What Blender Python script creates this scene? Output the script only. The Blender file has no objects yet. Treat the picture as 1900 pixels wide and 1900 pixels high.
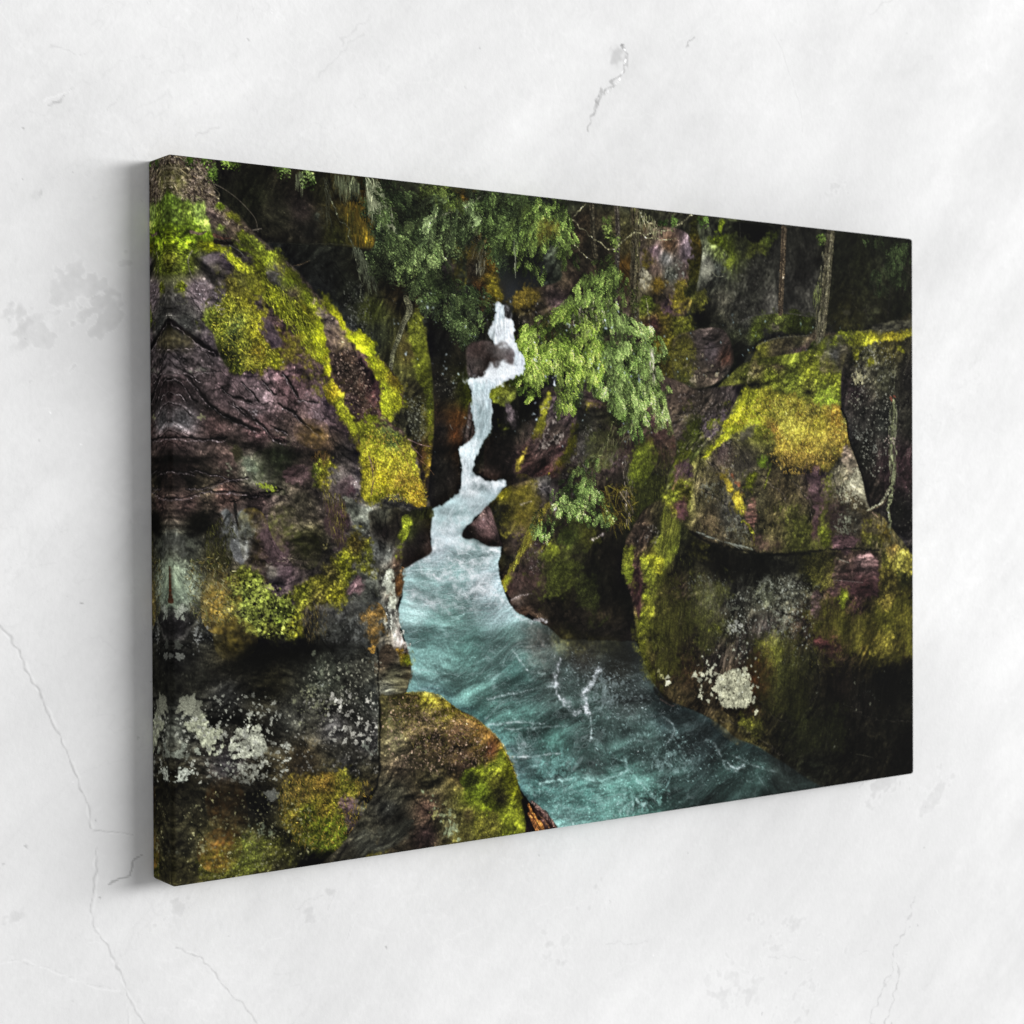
import bpy
import math, random
import numpy as np

# ---------------------------------------------------------------- print painter
# The printed picture is worked out numerically on a CW x CH grid of the canvas
# face and stored as a colour attribute of the canvas mesh.
CW, CH = 1320, 880
rng = np.random.default_rng(11)

def homog(src, dst):
    A = []; b = []
    for (x, y), (u, v) in zip(src, dst):
        A.append([x, y, 1, 0, 0, 0, -u*x, -u*y]); b.append(u)
        A.append([0, 0, 0, x, y, 1, -v*x, -v*y]); b.append(v)
    return np.append(np.linalg.solve(np.array(A, float), np.array(b, float)), 1).reshape(3, 3)

# measured corners of the canvas face -> grid of the canvas face
HM = homog([(313, 285), (1694.5, 442.8), (1697, 1436), (320, 1647.4)], [(0, 0), (CW, 0), (CW, CH), (0, CH)])

def cv(p):
    p = np.atleast_2d(np.array(p, float))
    q = np.c_[p, np.ones(len(p))] @ HM.T
    return q[:, :2] / q[:, 2:]

TN = 1024
def tile(beta, lo, hi, seed):
    r = np.random.default_rng(seed)
    f = np.fft.fftfreq(TN)*TN
    k = np.hypot(*np.meshgrid(f, f)); k[0, 0] = 1
    a = np.where((k >= lo) & (k <= hi), k**-beta, 0)
    n = np.fft.ifft2(np.fft.fft2(r.standard_normal((TN, TN)))*a).real
    return (n/n.std()).astype(np.float32)

T_F = tile(1.7, 6, 512, 1)       # rough fbm
T_G = tile(1.7, 6, 512, 2)
T_S = tile(2.3, 3, 200, 3)       # smooth large
T_M = tile(1.0, 30, 200, 4)      # mid grain
T_H = tile(0.3, 150, 512, 5)     # fine grit

def cells(seed, nc=128):
    r = np.random.default_rng(seed); c = TN//nc
    px = r.random((nc, nc))*c; py = r.random((nc, nc))*c; idv = r.random((nc, nc))
    Y, X = np.mgrid[0:TN, 0:TN]; ci = X//c; cj = Y//c
    F1 = np.full((TN, TN), 1e9); F2 = F1.copy(); ID = np.zeros((TN, TN))
    for dj in (-1, 0, 1):
        for di in (-1, 0, 1):
            a = (ci+di); b = (cj+dj)
            dx = a*c+px[b % nc, a % nc]-X-.5; dy = b*c+py[b % nc, a % nc]-Y-.5
            d = np.hypot(dx, dy); near = d < F1
            F2 = np.where(near, F1, np.minimum(F2, d)); ID = np.where(near, idv[b % nc, a % nc], ID); F1 = np.where(near, d, F1)
    return (F1/c).astype(np.float32), ((F2-F1)/c).astype(np.float32), ID.astype(np.float32)
C_F, C_E, C_I = cells(9)

def samp(t, X, Y, ang=0., sx=1., sy=1., off=0.):
    a = math.radians(ang); c, s = math.cos(a), math.sin(a)
    u = (X*c+Y*s)*sx+off*137.3; v = (-X*s+Y*c)*sy+off*71.9
    iu = np.floor(u).astype(np.int64); iv = np.floor(v).astype(np.int64); fu = (u-iu).astype(np.float32); fv = (v-iv).astype(np.float32)
    m = TN-1; a0 = iu & m; a1 = (iu+1) & m; b0 = iv & m; b1 = (iv+1) & m
    return (t[b0, a0]*(1-fu)+t[b0, a1]*fu)*(1-fv)+(t[b1, a0]*(1-fu)+t[b1, a1]*fu)*fv

def blur(m, s):
    if s < .35: return m
    r = int(math.ceil(2.6*s)); k = np.exp(-.5*(np.arange(-r, r+1)/s)**2); k /= k.sum()
    m = np.pad(m, ((r, r), (0, 0)), 'edge'); m = sum(k[i]*m[i:i+m.shape[0]-2*r] for i in range(2*r+1))
    m = np.pad(m, ((0, 0), (r, r)), 'edge'); return sum(k[i]*m[:, i:i+m.shape[1]-2*r] for i in range(2*r+1))

def smooth_poly(p, n=5, closed=True):
    p = np.array(p, float); N = len(p); out = []
    if N < 3: return p
    for i in range(N if closed else N-1):
        g = (lambda k: p[k % N]) if closed else (lambda k: p[min(max(k, 0), N-1)])
        a, b, c, d = g(i-1), g(i), g(i+1), g(i+2)
        for t in np.arange(n)/n:
            out.append(.5*((2*b)+(c-a)*t+(2*a-5*b+4*c-d)*t*t+(3*b-a-3*c+d)*t**3))
    if not closed: out.append(p[-1])
    return np.array(out)

img = np.zeros((CH, CW, 3), np.float32)
_o = [0]
def nxt():
    _o[0] += 1
    return _o[0]*1.37

def box(q, pad):
    x0 = int(max(0, q[:, 0].min()-pad)); x1 = int(min(CW, q[:, 0].max()+pad+1))
    y0 = int(max(0, q[:, 1].min()-pad)); y1 = int(min(CH, q[:, 1].max()+pad+1))
    return x0, y0, max(x1, x0+2), max(y1, y0+2)

def raster(q, bx):
    x0, y0, x1, y1 = bx; w, h = x1-x0, y1-y0; SS = 2
    par = np.zeros((h*SS, w+1), np.float32)
    p = q.copy(); p[:, 0] -= x0; p[:, 1] = (p[:, 1]-y0)*SS
    for i in range(len(p)):
        ax, ay = p[i]; bx_, by = p[(i+1) % len(p)]
        if ay == by: continue
        sg = 1.
        if ay > by: ax, ay, bx_, by = bx_, by, ax, ay; sg = -1.
        r0 = max(0, int(math.ceil(ay-.5))); r1 = min(h*SS-1, int(math.ceil(by-.5))-1)
        if r1 < r0: continue
        r = np.arange(r0, r1+1); xs = ax+(r+.5-ay)/(by-ay)*(bx_-ax); xs = np.clip(xs, 0, w-1e-3)
        xi = xs.astype(int); fr = xs-xi
        np.add.at(par, (r, xi), sg*(1-fr)); np.add.at(par, (r, np.minimum(xi+1, w)), sg*fr)
    m = np.abs(np.cumsum(par, 1))[:, :w].clip(0, 1)
    return m.reshape(h, SS, w).mean(1)

def grid(bx):
    Y, X = np.mgrid[bx[1]:bx[3], bx[0]:bx[2]]
    return X.astype(np.float32), Y.astype(np.float32)

def mask(pts, soft=.8, rag=0., rs=1., sm=True):
    q = cv(pts)
    if sm: q = smooth_poly(q)
    bx = box(q, 3*soft+rag*6+4); m = raster(q, bx)
    if rag > 0:
        X, Y = grid(bx); o = nxt(); b = blur(m, 1.2+rag*2.8)
        n = samp(T_F, X, Y, 0, rs, rs, o)*.6+samp(T_M, X, Y, 20, rs, rs, o+3)*.35
        m = 1/(1+np.exp(-np.clip(((b-.5)*4+n*1.5)*(2.3/max(soft, .3)), -20, 20)))
        m = m*(b > .01)
    else: m = blur(m, soft)
    return bx, m.astype(np.float32)

def field(bx, ctrl, p=3.):
    if not isinstance(ctrl, list): return np.array(ctrl, np.float32)[None, None, :]/255.
    c = cv([(a, b) for a, b, _ in ctrl]); col = np.array([k for _, _, k in ctrl], np.float32)/255.
    x0, y0, x1, y1 = bx; S = 4
    Y, X = np.mgrid[y0:y1+S:S, x0:x1+S:S]; w = np.zeros(X.shape+(len(ctrl),), np.float32)
    for i in range(len(ctrl)): w[..., i] = 1/(((X-c[i, 0])**2+(Y-c[i, 1])**2)+16)**(p/2)
    f = (w@col)/w.sum(-1, keepdims=True)
    h, w_ = y1-y0, x1-x0; yy = np.arange(h)/S; xx = np.arange(w_)/S
    yi = yy.astype(int); xi = xx.astype(int); fy = (yy-yi)[:, None, None]; fx = (xx-xi)[None, :, None]
    g = lambda a, b: f[np.minimum(yi+a, f.shape[0]-1)][:, np.minimum(xi+b, f.shape[1]-1)]
    return (g(0, 0)*(1-fx)+g(0, 1)*fx)*(1-fy)+(g(1, 0)*(1-fx)+g(1, 1)*fx)*fy

def comp(bx, m, col):
    x0, y0, x1, y1 = bx; v = img[y0:y1, x0:x1]; m = m[..., None]
    img[y0:y1, x0:x1] = v*(1-m)+col*m

def relief(h, k):
    d = np.zeros_like(h); d[1:-1, 1:-1] = (h[2:, 1:-1]-h[:-2, 1:-1])*.8+(h[1:-1, 2:]-h[1:-1, :-2])*.45
    return np.clip(d*k, -1.6, 1.6)

def t_rock(X, Y, ang=0, st=3., a=.5, cr=.6, sc=1., grit=.2):
    o = nxt(); wx = samp(T_S, X, Y, 0, 1.2, 1.2, o)*9; wy = samp(T_S, X, Y, 90, 1.2, 1.2, o+5)*9
    h = samp(T_F, X+wx, Y+wy, ang, sc/st**.5, sc*st**.5, o+1)
    L = a*.4*h+a*relief(h, 1.0)+.55*grit*samp(T_H, X, Y, 0, 1, 1, o)+a*.22*samp(T_M, X, Y, ang, .7, .9, o+2)
    r = np.abs(samp(T_G, X+wx, Y+wy, ang, sc*.45/st**.5, sc*.45*st**.5, o+3))
    hm = samp(T_G, X+wx, Y+wy, ang+18, sc*.55/st**.4, sc*.55*st**.4, o+7)
    L = L+a*relief(blur(hm, .8), 3.6)*.95-a*.9*np.exp(-(samp(T_G, X-wy, Y+wx, ang-25, sc*.3/st**.3, sc*.3*st**.3, o+8)/.09)**2)
    L = L+1.1*a*np.clip(.65*samp(T_M, X, Y, 0, 1.1, 1.1, o+9)+.6*samp(T_H, X, Y, 0, 1, 1, o+11)-1.15, 0, 1.2)
    return .95*L-.9*cr*np.exp(-(r/.06)**2)

def t_moss(X, Y, a=.5, sc=1., big=.35, ang=0, st=1.):
    o = nxt(); wx = samp(T_M, X, Y, 0, 1, 1, o)*1.2
    f = samp(C_F, X+wx, Y, 15, sc*1.35, sc*1.35, o); i = samp(C_I, X+wx, Y, 15, sc*1.35, sc*1.35, o)
    h = samp(T_M, X, Y, ang, .8/st**.5, .8*st**.5, o+2)
    hc = relief(blur(samp(T_G, X, Y, ang, .42/st**.4, .42*st**.4, o+9), 2.2), 7.)
    v = .34*hc+a*((i-.5)*.8-(f-.42)*.9+.5*samp(T_H, X, Y, 0, 1, 1, o+1)+relief(h, .5))+big*samp(T_F, X, Y, ang, .6/st**.5, .6*st**.5, o+4)*.75
    if st > 1: v = v-.9*big*np.exp(-(samp(T_G, X, Y, ang, .5/st**.5, .5*st**.5, o+6)/.16)**2)
    return v*.9-.06

def t_leaf(X, Y, a=.9, sc=.9):
    o = nxt(); sc = sc*1.3+.35; a = a*.8; f = samp(C_F, X, Y, 15, sc, sc, o); i = samp(C_I, X, Y, 15, sc, sc, o); e = samp(C_E, X, Y, 15, sc, sc, o)
    hc = relief(blur(samp(T_G, X, Y, 0, .5, .5, o+9), 2.), 6.)
    return .36*hc+a*((i-.55)*1.7+np.clip(e, 0, .5)*1.4-.38)+.2*samp(T_H, X, Y, 0, 1, 1, o)

MS = [0, 1.]
def paint(pts, col, kind='rock', soft=.8, rag=0., rs=1., al=1., var=None, va=.0, sm=True, p=3., **k):
    """fill a closed outline with a colour field times a material texture"""
    bx, m = mask(pts, soft, rag, rs, sm); X, Y = grid(bx); c = field(bx, col, p)
    if var is not None:      # second colour mixed in by a slow noise
        n = 1/(1+np.exp(-3*samp(T_F, X, Y, 10, .7, .7, nxt())-va)); c = c*(1-n[..., None])+np.array(var, np.float32)/255.*n[..., None]
    if kind == 'moss' and 'st' not in k and MS[0]: k = dict(k, ang=MS[0], st=MS[1])
    if kind: c = c*np.exp(np.clip({'rock': t_rock, 'moss': t_moss, 'leaf': t_leaf}[kind](X, Y, **k), -2.2, 1.25))[..., None]
    comp(bx, m*al, c)

def shade(pts, f=.4, soft=8, col=(8, 8, 6), sm=True):
    bx, m = mask(pts, soft, 0, 1, sm); x0, y0, x1, y1 = bx; X, Y = grid(bx)
    m = (m*np.clip(1+.25*samp(T_F, X, Y, 0, .8, .8, nxt()), .5, 1.15)).clip(0, 1)[..., None]*f; v = img[y0:y1, x0:x1]
    img[y0:y1, x0:x1] = v*(1-m)+np.array(col, np.float32)/255.*m*.6+v*m*.12

def glow(pts, col, al=.4, soft=8, rag=0.):
    bx, m = mask(pts, soft, rag); X, Y = grid(bx); comp(bx, m*al, np.array(col, np.float32)/255.*np.exp(.4*samp(T_F, X, Y, 0, 1, 1, nxt())+.3*samp(T_M, X, Y, 0, 1, 1, nxt()))[..., None])

def line(pts, w0, w1, col, al=1., var=.25, wob=0., sm=True, soft=.6):
    """tapering stroke, width in grid units"""
    q = cv(pts)
    if sm and len(q) > 2: q = smooth_poly(q, 6, False)
    bx = box(q, max(w0, w1)+3+wob*3); X, Y = grid(bx)
    if wob: o = nxt(); X = X+samp(T_M, X, Y, 0, .7, .7, o)*wob; Y = Y+samp(T_M, X, Y, 0, .7, .7, o+9)*wob
    best = np.full(X.shape, 1e9, np.float32); T = np.zeros(X.shape, np.float32); n = len(q)-1
    for i in range(n):
        a, b = q[i], q[i+1]; d = b-a; L = d@d+1e-9
        t = np.clip(((X-a[0])*d[0]+(Y-a[1])*d[1])/L, 0, 1); D = np.hypot(X-a[0]-t*d[0], Y-a[1]-t*d[1])
        k = D < best; best = np.where(k, D, best); T = np.where(k, (i+t)/n, T)
    w = (w0+(w1-w0)*T)/2; m = np.clip((w-best)/soft+.5, 0, 1)*np.minimum(1, (w*2+.25))
    c = np.array(col, np.float32)/255.*np.exp(var*(samp(T_H, X, Y, 0, 1, 1, nxt())+.6*samp(T_M, X, Y, 0, 1, 1, nxt())))[..., None]
    comp(bx, m*al, c)

def inside(pts, n):
    """n random grid points inside an outline"""
    q = smooth_poly(cv(pts)); bx = box(q, 0); m = raster(q, bx); ys, xs = np.nonzero(m > .5)
    if len(xs) == 0: return np.zeros((0, 2))
    k = rng.integers(0, len(xs), n)
    return np.c_[xs[k]+bx[0]+rng.random(n), ys[k]+bx[1]+rng.random(n)]

CLIP = [None]
def put(p, col, al=1.):
    x = np.floor(p[:, 0]).astype(int); y = np.floor(p[:, 1]).astype(int); k = (x >= 0) & (x < CW) & (y >= 0) & (y < CH)
    al = (np.broadcast_to(al, len(p))[k])[:, None]
    if CLIP[0] is not None: al = al*CLIP[0][y[k], x[k]][:, None]
    img[y[k], x[k]] = img[y[k], x[k]]*(1-al)+col[k]*al

def strands(pts, n, ln, ang, col, spread=12, al=.7, lv=.5, cv_=0., var=.3, th=1, droop=0.):
    """fine fibres: hanging lichen, moss hair, foam threads. ang in degrees, 90 = down"""
    b = inside(pts, n); n = len(b)
    if n == 0: return
    L = ln*(1-lv+2*lv*rng.random(n)); A = np.radians(ang+spread*rng.standard_normal(n)); K = cv_*rng.standard_normal(n)
    c = np.array(col, np.float32)/255.
    if c.ndim == 2: c = c[rng.integers(0, len(c), n)]
    else: c = np.repeat(c[None], n, 0)
    c = c*np.exp(var*rng.standard_normal((n, 1)))
    S = int(max(2, np.ceil(L.max()/.75)))
    for i in range(S):
        t = i/(S-1); s = t*L; a = A+K*t
        q = b+np.c_[np.cos(a)*s, np.sin(a)*s+droop*s*t]
        for o in range(th): put(q+[o*.9, 0], c.astype(np.float32), al*(1-.6*t))

def frond(x, y, a, L, col, droop=.35, side=.34, al=.92):
    m = int(max(4, L/1.75)); tt = np.linspace(0, 1, m); P = []; Q = []
    ax = x+math.cos(a)*L*tt; ay = y+math.sin(a)*L*tt+droop*L*tt*tt; ta = np.arctan2(math.sin(a)+2*droop*tt, math.cos(a))
    P.append(np.c_[ax, ay]); Q.append(np.full(m, .62))
    for s in (-1, 1):
        sl = L*side*(np.sin(np.pi*np.clip(tt*.85+.15, 0, 1))**.6)*(.75+.4*rng.random(m)); sa = ta+s*(.75+.12*rng.random(m)); tv = np.exp(.2*rng.standard_normal(m))*(1.12 if s < 0 else .88)
        for r in np.arange(.8, max(sl.max(), 1), .75):
            kk = sl >= r; f_ = r/np.maximum(sl[kk], 1); P.append(np.c_[ax[kk]+np.cos(sa[kk])*r, ay[kk]+np.sin(sa[kk])*r+.12*r]); Q.append((.62+.55*f_)*tv[kk])
    put(np.concatenate(P), (col[None]*np.concatenate(Q)[:, None]).astype(np.float32), al)

def bough(path, w, n, cols, lean=.36, droop=.26, jit=.7, w1=None, al=.92):
    """a limb with feathery sprays hanging off both sides; the lit ones lie on top"""
    q = smooth_poly(cv(path), 8, False); seg = np.hypot(*np.diff(q, axis=0).T); cs = np.r_[0, np.cumsum(seg)]; cs /= cs[-1]
    cols = np.array(cols, np.float32)/255.; w1 = w if w1 is None else w1
    ts = rng.random(n); lay = np.sort(rng.random(n))
    for i in range(n):
        t = ts[i]; x = np.interp(t, cs, q[:, 0]); y = np.interp(t, cs, q[:, 1]); k = min(len(q)-2, int(np.searchsorted(cs, t))); d = q[min(k+1, len(q)-1)]-q[max(k-1, 0)]; ta = math.atan2(d[1], d[0])
        W_ = w+(w1-w)*t; s = rng.choice([-1, 1]); off = W_*jit*rng.standard_normal()
        a = ta+s*(.35+.75*rng.random()); a = math.atan2(math.sin(a)*(1-lean)+lean, math.cos(a)*(1-lean)); u = lay[i]
        ci = u*(len(cols)-1); kq = min(int(ci), len(cols)-2); col = cols[kq]+(cols[kq+1]-cols[kq])*(ci-kq)
        col = col*math.exp(.16*rng.standard_normal())*(1-.22*max(0, off/W_))
        off = float(np.clip(off, -W_*.9, W_*.9)); lq = float(samp(T_F, np.array([x-math.sin(ta)*off*.75]), np.array([y+math.cos(ta)*off*.75]), 0, 1.6, 1.6, 7)[0])
        if lq < -.9 and u > .35: continue
        col = col*math.exp(.34*max(-1.5, min(1.3, lq))*(.4+.6*u)); frond(x-math.sin(ta)*off*.75, y+math.cos(ta)*off*.75+W_*.12*(1-u), a, W_*(.2+.42*rng.random()), col, droop, .3+.18*rng.random(), al)

def fronds(pts, n, ln, ang, cols, spread=25, al=.9, droop=.35, gap=2.1, side=.42, thin=1., k=13):
    """feathery conifer sprays in fanned clusters: dark ones first, light ones last"""
    nc = max(2, int(n/k*.85)); cen = inside(pts, nc); cols = np.array(cols, np.float32)/255.
    R = ln*.62
    for j, (cx, cy) in enumerate(cen):
        u = min(1., max(0., j/max(1, nc-1)+.12*rng.standard_normal())); ci = u*(len(cols)-1); q = int(min(ci, max(0, len(cols)-2)))
        base = cols[q]+(cols[min(q+1, len(cols)-1)]-cols[q])*(ci-q)
        base = base*math.exp(.2*rng.standard_normal()); A0 = ang+spread*.7*rng.standard_normal(); ar = math.radians(A0)
        px, py = -math.sin(ar), math.cos(ar)
        for i in range(k+3):
            dk = i < 4; t = rng.uniform(-1, 1); L = ln*(.45+.6*rng.random())*(1-.25*abs(t)); along = -.45*t*t*R+.35*R*rng.standard_normal()
            x = cx+px*t*R+math.cos(ar)*along+(1.5 if dk else 0); y = cy+py*t*R+math.sin(ar)*along+(2.5 if dk else 0)
            a = math.radians(A0+t*26+9*rng.standard_normal()); m = int(max(3, L/(gap*1.25))); tt = np.linspace(0, 1, m)
            ax = x+math.cos(a)*L*tt; ay = y+math.sin(a)*L*tt+droop*L*tt*tt; P = []; Q = []
            col = base*(.38 if dk else (.75+.5*i/(k+3)))
            P.append(np.c_[ax, ay]); Q.append(np.full(m, .6))
            for s in (-1, 1):
                sl = L*side*.95*(1-.7*tt)*(.5+.8*rng.random(m)); sa = a+s*(.8+.35*rng.random(m))+droop*.4*tt; tw_ = np.exp(.27*rng.standard_normal(m))
                for r in np.arange(.7, max(sl.max(), 1), .7):
                    kk = sl >= r; f_ = r/np.maximum(sl[kk], 1); qx = ax[kk]+np.cos(sa[kk])*r; qy = ay[kk]+np.sin(sa[kk])*r+droop*.25*r
                    P.append(np.c_[qx, qy]); Q.append((.55+.6*f_)*tw_[kk]); P.append(np.c_[qx+.5, qy-.7]); Q.append((.62+.5*f_)*tw_[kk])
            P = np.concatenate(P); Q = np.concatenate(Q)
            if thin < 1: kk = rng.random(len(P)) < thin; P, Q = P[kk], Q[kk]
            put(P, (col[None]*Q[:, None]).astype(np.float32), al)

def dots(pts, n, r0, r1, col, al=.9, var=.15, pw=2.5, el=1.):
    """lichen discs"""
    b = inside(pts, n); c0 = np.array(col, np.float32)/255.
    for x, y in b:
        r = r0+(r1-r0)*rng.random()**pw; R = int(r+2); xi, yi = int(x), int(y)
        x0, x1, y0, y1 = max(0, xi-R), min(CW, xi+R+1), max(0, yi-R), min(CH, yi+R+1)
        if x1 <= x0 or y1 <= y0: continue
        Y, X = np.mgrid[y0:y1, x0:x1]; th = np.arctan2(Y-y, X-x); d = np.hypot((X-x)/el, Y-y)*(1+.2*np.sin(2*th+x)+.16*np.sin(3*th+y)+.14*np.sin(5*th+x*2)+.1*np.sin(8*th+y))
        m = np.clip((r-d)/.7+.5, 0, 1)*al; c = c0*np.exp(var*rng.standard_normal())*np.exp(.12*rng.standard_normal(X.shape))[..., None]
        img[y0:y1, x0:x1] = img[y0:y1, x0:x1]*(1-m[..., None])+c*m[..., None]

def flecks(pts, dens, col, sc=1., al=.8, th=1.2, soft=.9):
    """noise-thresholded crusts inside a soft outline; dens shifts the amount"""
    bx, m = mask(pts, 5 if dens < 1 else 2.5, 0); X, Y = grid(bx); o = nxt(); dens = dens if dens < 1 else dens+.8
    n = .75*samp(T_M, X, Y, 30, sc, sc, o)+.6*samp(T_F, X, Y, 0, sc*.8, sc*.8, o+1)+.3*samp(T_H, X, Y, 0, 1, 1, o)
    k = 1/(1+np.exp(-np.clip((n+dens+(m-1)*2.5-th)*5/soft, -20, 20)))
    c = np.array(col, np.float32)/255.*np.exp(.16*samp(T_H, X, Y, 0, 1, 1, o+2)+.14*samp(T_M, X, Y, 0, 1, 1, o+3))[..., None]
    comp(bx, k*al*np.minimum(1, m*2), c)

def foamp(p, w, al=.8, col=(200, 220, 224), brk=.4, soft=1.):
    """soft broken foam around a path"""
    q = smooth_poly(cv(p), 6, False); bx = box(q, w*4+8); X, Y = grid(bx); o = nxt(); wx = samp(T_M, X, Y, 0, .6, .6, o)*w*.6; wy = samp(T_M, X, Y, 90, .6, .6, o+3)*w*.5
    D = np.full(X.shape, 1e9, np.float32)
    for i in range(len(q)-1):
        a, b = q[i], q[i+1]; d = b-a; t = np.clip(((X+wx-a[0])*d[0]+(Y+wy-a[1])*d[1])/(d@d+1e-9), 0, 1); D = np.minimum(D, np.hypot(X+wx-a[0]-t*d[0], Y+wy-a[1]-t*d[1]))
    n = samp(T_M, X, Y, 20, .8, 1.2, o+5)*.6+samp(T_H, X, Y, 0, 1, 1, o+6)*.45+samp(T_F, X, Y, 0, 1.3, 1.3, o+7)*.4
    m = np.exp(-(D/w)**2)*np.clip(.75+brk*n, 0, 1.2)+.5*np.exp(-(D/(w*2.6))**2)*np.clip(brk*2*n-.5, 0, 1)
    m = np.clip(m*al, 0, 1)
    if CLIP[0] is not None: m = m*CLIP[0][bx[1]:bx[3], bx[0]:bx[2]]
    comp(bx, m.astype(np.float32), np.array(col, np.float32)/255.)
# ================================================================ the printed picture
# outlines are in measured picture units, mapped to the canvas face by cv()
MY = (150, 160, 22); MG = (96, 118, 24); MD = (44, 50, 14); MO = (150, 132, 26)
PU = (74, 60, 62); DK = (16, 16, 12)
# ---- far forest and cliffs
paint([(300, 270), (1710, 430), (1710, 700), (1250, 760), (300, 1000)], [(500, 380, (24, 24, 16)), (800, 400, (40, 44, 28)), (950, 420, (48, 62, 36)), (1000, 500, (34, 38, 30)), (1100, 480, (44, 42, 28)), (1300, 420, (34, 34, 24)), (1450, 520, (28, 28, 24)), (1600, 520, (17, 18, 13)), (1690, 500, (18, 20, 15)), (560, 560, (22, 23, 19)), (900, 600, (26, 26, 22))], ang=80, st=1.5, a=.55)
# overhanging slab, top left
paint([(385, 285), (600, 312), (700, 328), (698, 380), (692, 462), (640, 458), (560, 452), (440, 442), (380, 380)], [(410, 330, (20, 20, 14)), (470, 360, (24, 25, 15)), (520, 400, (32, 31, 22)), (560, 390, (48, 40, 36)), (600, 350, (34, 34, 18)), (575, 430, (36, 34, 28)), (640, 360, (60, 50, 18)), (650, 420, (58, 54, 18)), (676, 440, (96, 78, 16)), (675, 390, (88, 68, 18)), (625, 440, (44, 46, 18)), (695, 420, (34, 32, 18))], ang=85, st=2.2, a=.5, cr=.4)
paint([(575, 395), (592, 392), (596, 412), (588, 414)], (72, 76, 62), rag=1, ang=60)
shade([(420, 440), (500, 448), (600, 456), (700, 462), (700, 476), (600, 474), (480, 468)], .85, 3)
line([(500, 450), (560, 453), (600, 452), (650, 455), (690, 461)], 1.2, 1, (54, 54, 42), .7)
strands([(640, 380), (690, 385), (690, 455), (655, 455)], 260, 14, 90, [(104, 84, 22), (80, 66, 18), (60, 60, 20)], 8, .5)
# wall under the slab
paint([(440, 450), (700, 463), (760, 480), (790, 560), (760, 600), (800, 620), (804, 720), (806, 790), (800, 870), (790, 930), (740, 900), (560, 620), (470, 470)], [(540, 500, (20, 21, 18)), (600, 520, (30, 32, 29)), (640, 600, (38, 40, 32)), (660, 540, (30, 33, 25)), (690, 520, (34, 32, 20)), (690, 575, (56, 62, 22)), (735, 545, (36, 30, 16)), (700, 620, (46, 50, 30)), (720, 690, (56, 56, 26)), (760, 650, (60, 54, 24)), (785, 690, (74, 78, 26)), (770, 720, (40, 38, 22)), (770, 780, (50, 50, 36)), (800, 770, (76, 72, 18)), (795, 850, (66, 46, 20)), (775, 880, (34, 28, 24))], ang=85, st=2.5, a=.55)
dots([(640, 530), (680, 540), (690, 640), (650, 620)], 170, .5, 1.4, (110, 112, 100), .6)
dots([(755, 740), (790, 740), (790, 810), (765, 810)], 130, .5, 1.5, (130, 132, 112), .6)
shade([(745, 545), (765, 545), (768, 580), (748, 590), (738, 570)], .75, 4)
shade([(640, 465), (700, 470), (720, 510), (690, 540), (660, 500)], .35, 8)
# mossy pillar edge
paint([(768, 590), (780, 590), (793, 640), (797, 668), (801, 700), (804, 740), (806, 790), (803, 850), (796, 900), (790, 860), (793, 780), (788, 730), (770, 690), (762, 640)], [(775, 610, (70, 74, 20)), (790, 660, (104, 112, 26)), (780, 700, (86, 92, 22)), (800, 740, (76, 84, 20)), (802, 790, (88, 92, 18)), (797, 850, (82, 68, 18))], 'moss', rag=1.2, a=.5)
glow([(775, 640), (795, 645), (797, 690), (785, 700)], (128, 136, 26), .5, 5, .5)
# pale dead root
line([(752, 552), (758, 575), (748, 600), (738, 630), (729, 655), (725, 682)], 7, 6, (104, 104, 74), .95, .3)
line([(757, 550), (764, 575), (750, 605), (741, 632)], 2, 2, (150, 150, 116), .6)
line([(746, 560), (752, 582), (742, 612), (733, 640)], 1.5, 1.5, (46, 46, 30), .6)
line([(765, 565), (766, 590)], 2, 1, (88, 88, 60), .7)
# dark slot and block left of the fall
paint([(797, 600), (880, 590), (880, 640), (868, 690), (877, 745), (874, 772), (856, 830), (850, 830), (856, 905), (845, 930), (800, 945), (795, 900), (806, 800), (803, 700)], [(820, 640, (14, 14, 12)), (855, 660, (26, 24, 16)), (868, 710, (44, 50, 16)), (872, 738, (50, 56, 14)), (825, 720, (24, 23, 18)), (850, 780, (66, 40, 16)), (845, 800, (60, 34, 16)), (820, 800, (26, 22, 18)), (862, 800, (34, 28, 24)), (815, 870, (24, 22, 18)), (840, 890, (26, 23, 20)), (830, 925, (22, 21, 18))], ang=88, st=2, a=.4, cr=.3)
shade([(797, 832), (858, 822), (852, 838), (797, 846)], .7, 4)
dots([(810, 690), (845, 700), (840, 740), (812, 740)], 40, .5, 1.3, (120, 118, 104), .5)
paint([(870, 748), (874, 752), (880, 790), (884, 805), (876, 818), (860, 822), (866, 790)], (62, 54, 50), ang=80)
# misty gorge above the fall
paint([(930, 470), (1000, 490), (985, 560), (950, 575), (935, 560), (915, 560), (905, 500)], [(940, 500, (36, 40, 34)), (950, 545, (52, 54, 54)), (975, 540, (34, 35, 35)), (925, 540, (48, 44, 30))], None, soft=5)
# hanging mossy rock between conifers and fall
paint([(880, 440), (900, 430), (915, 470), (925, 520), (935, 540), (930, 560), (915, 565), (895, 560), (880, 520), (868, 480)], [(890, 460, (70, 60, 22)), (905, 490, (92, 70, 18)), (915, 530, (104, 94, 20)), (890, 540, (74, 50, 22)), (880, 500, (34, 30, 22))], 'moss', rag=1.5, a=.5)
paint([(912, 518), (926, 530), (934, 548), (928, 560), (916, 545)], (122, 110, 24), 'moss', rag=1, a=.5)
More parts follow.
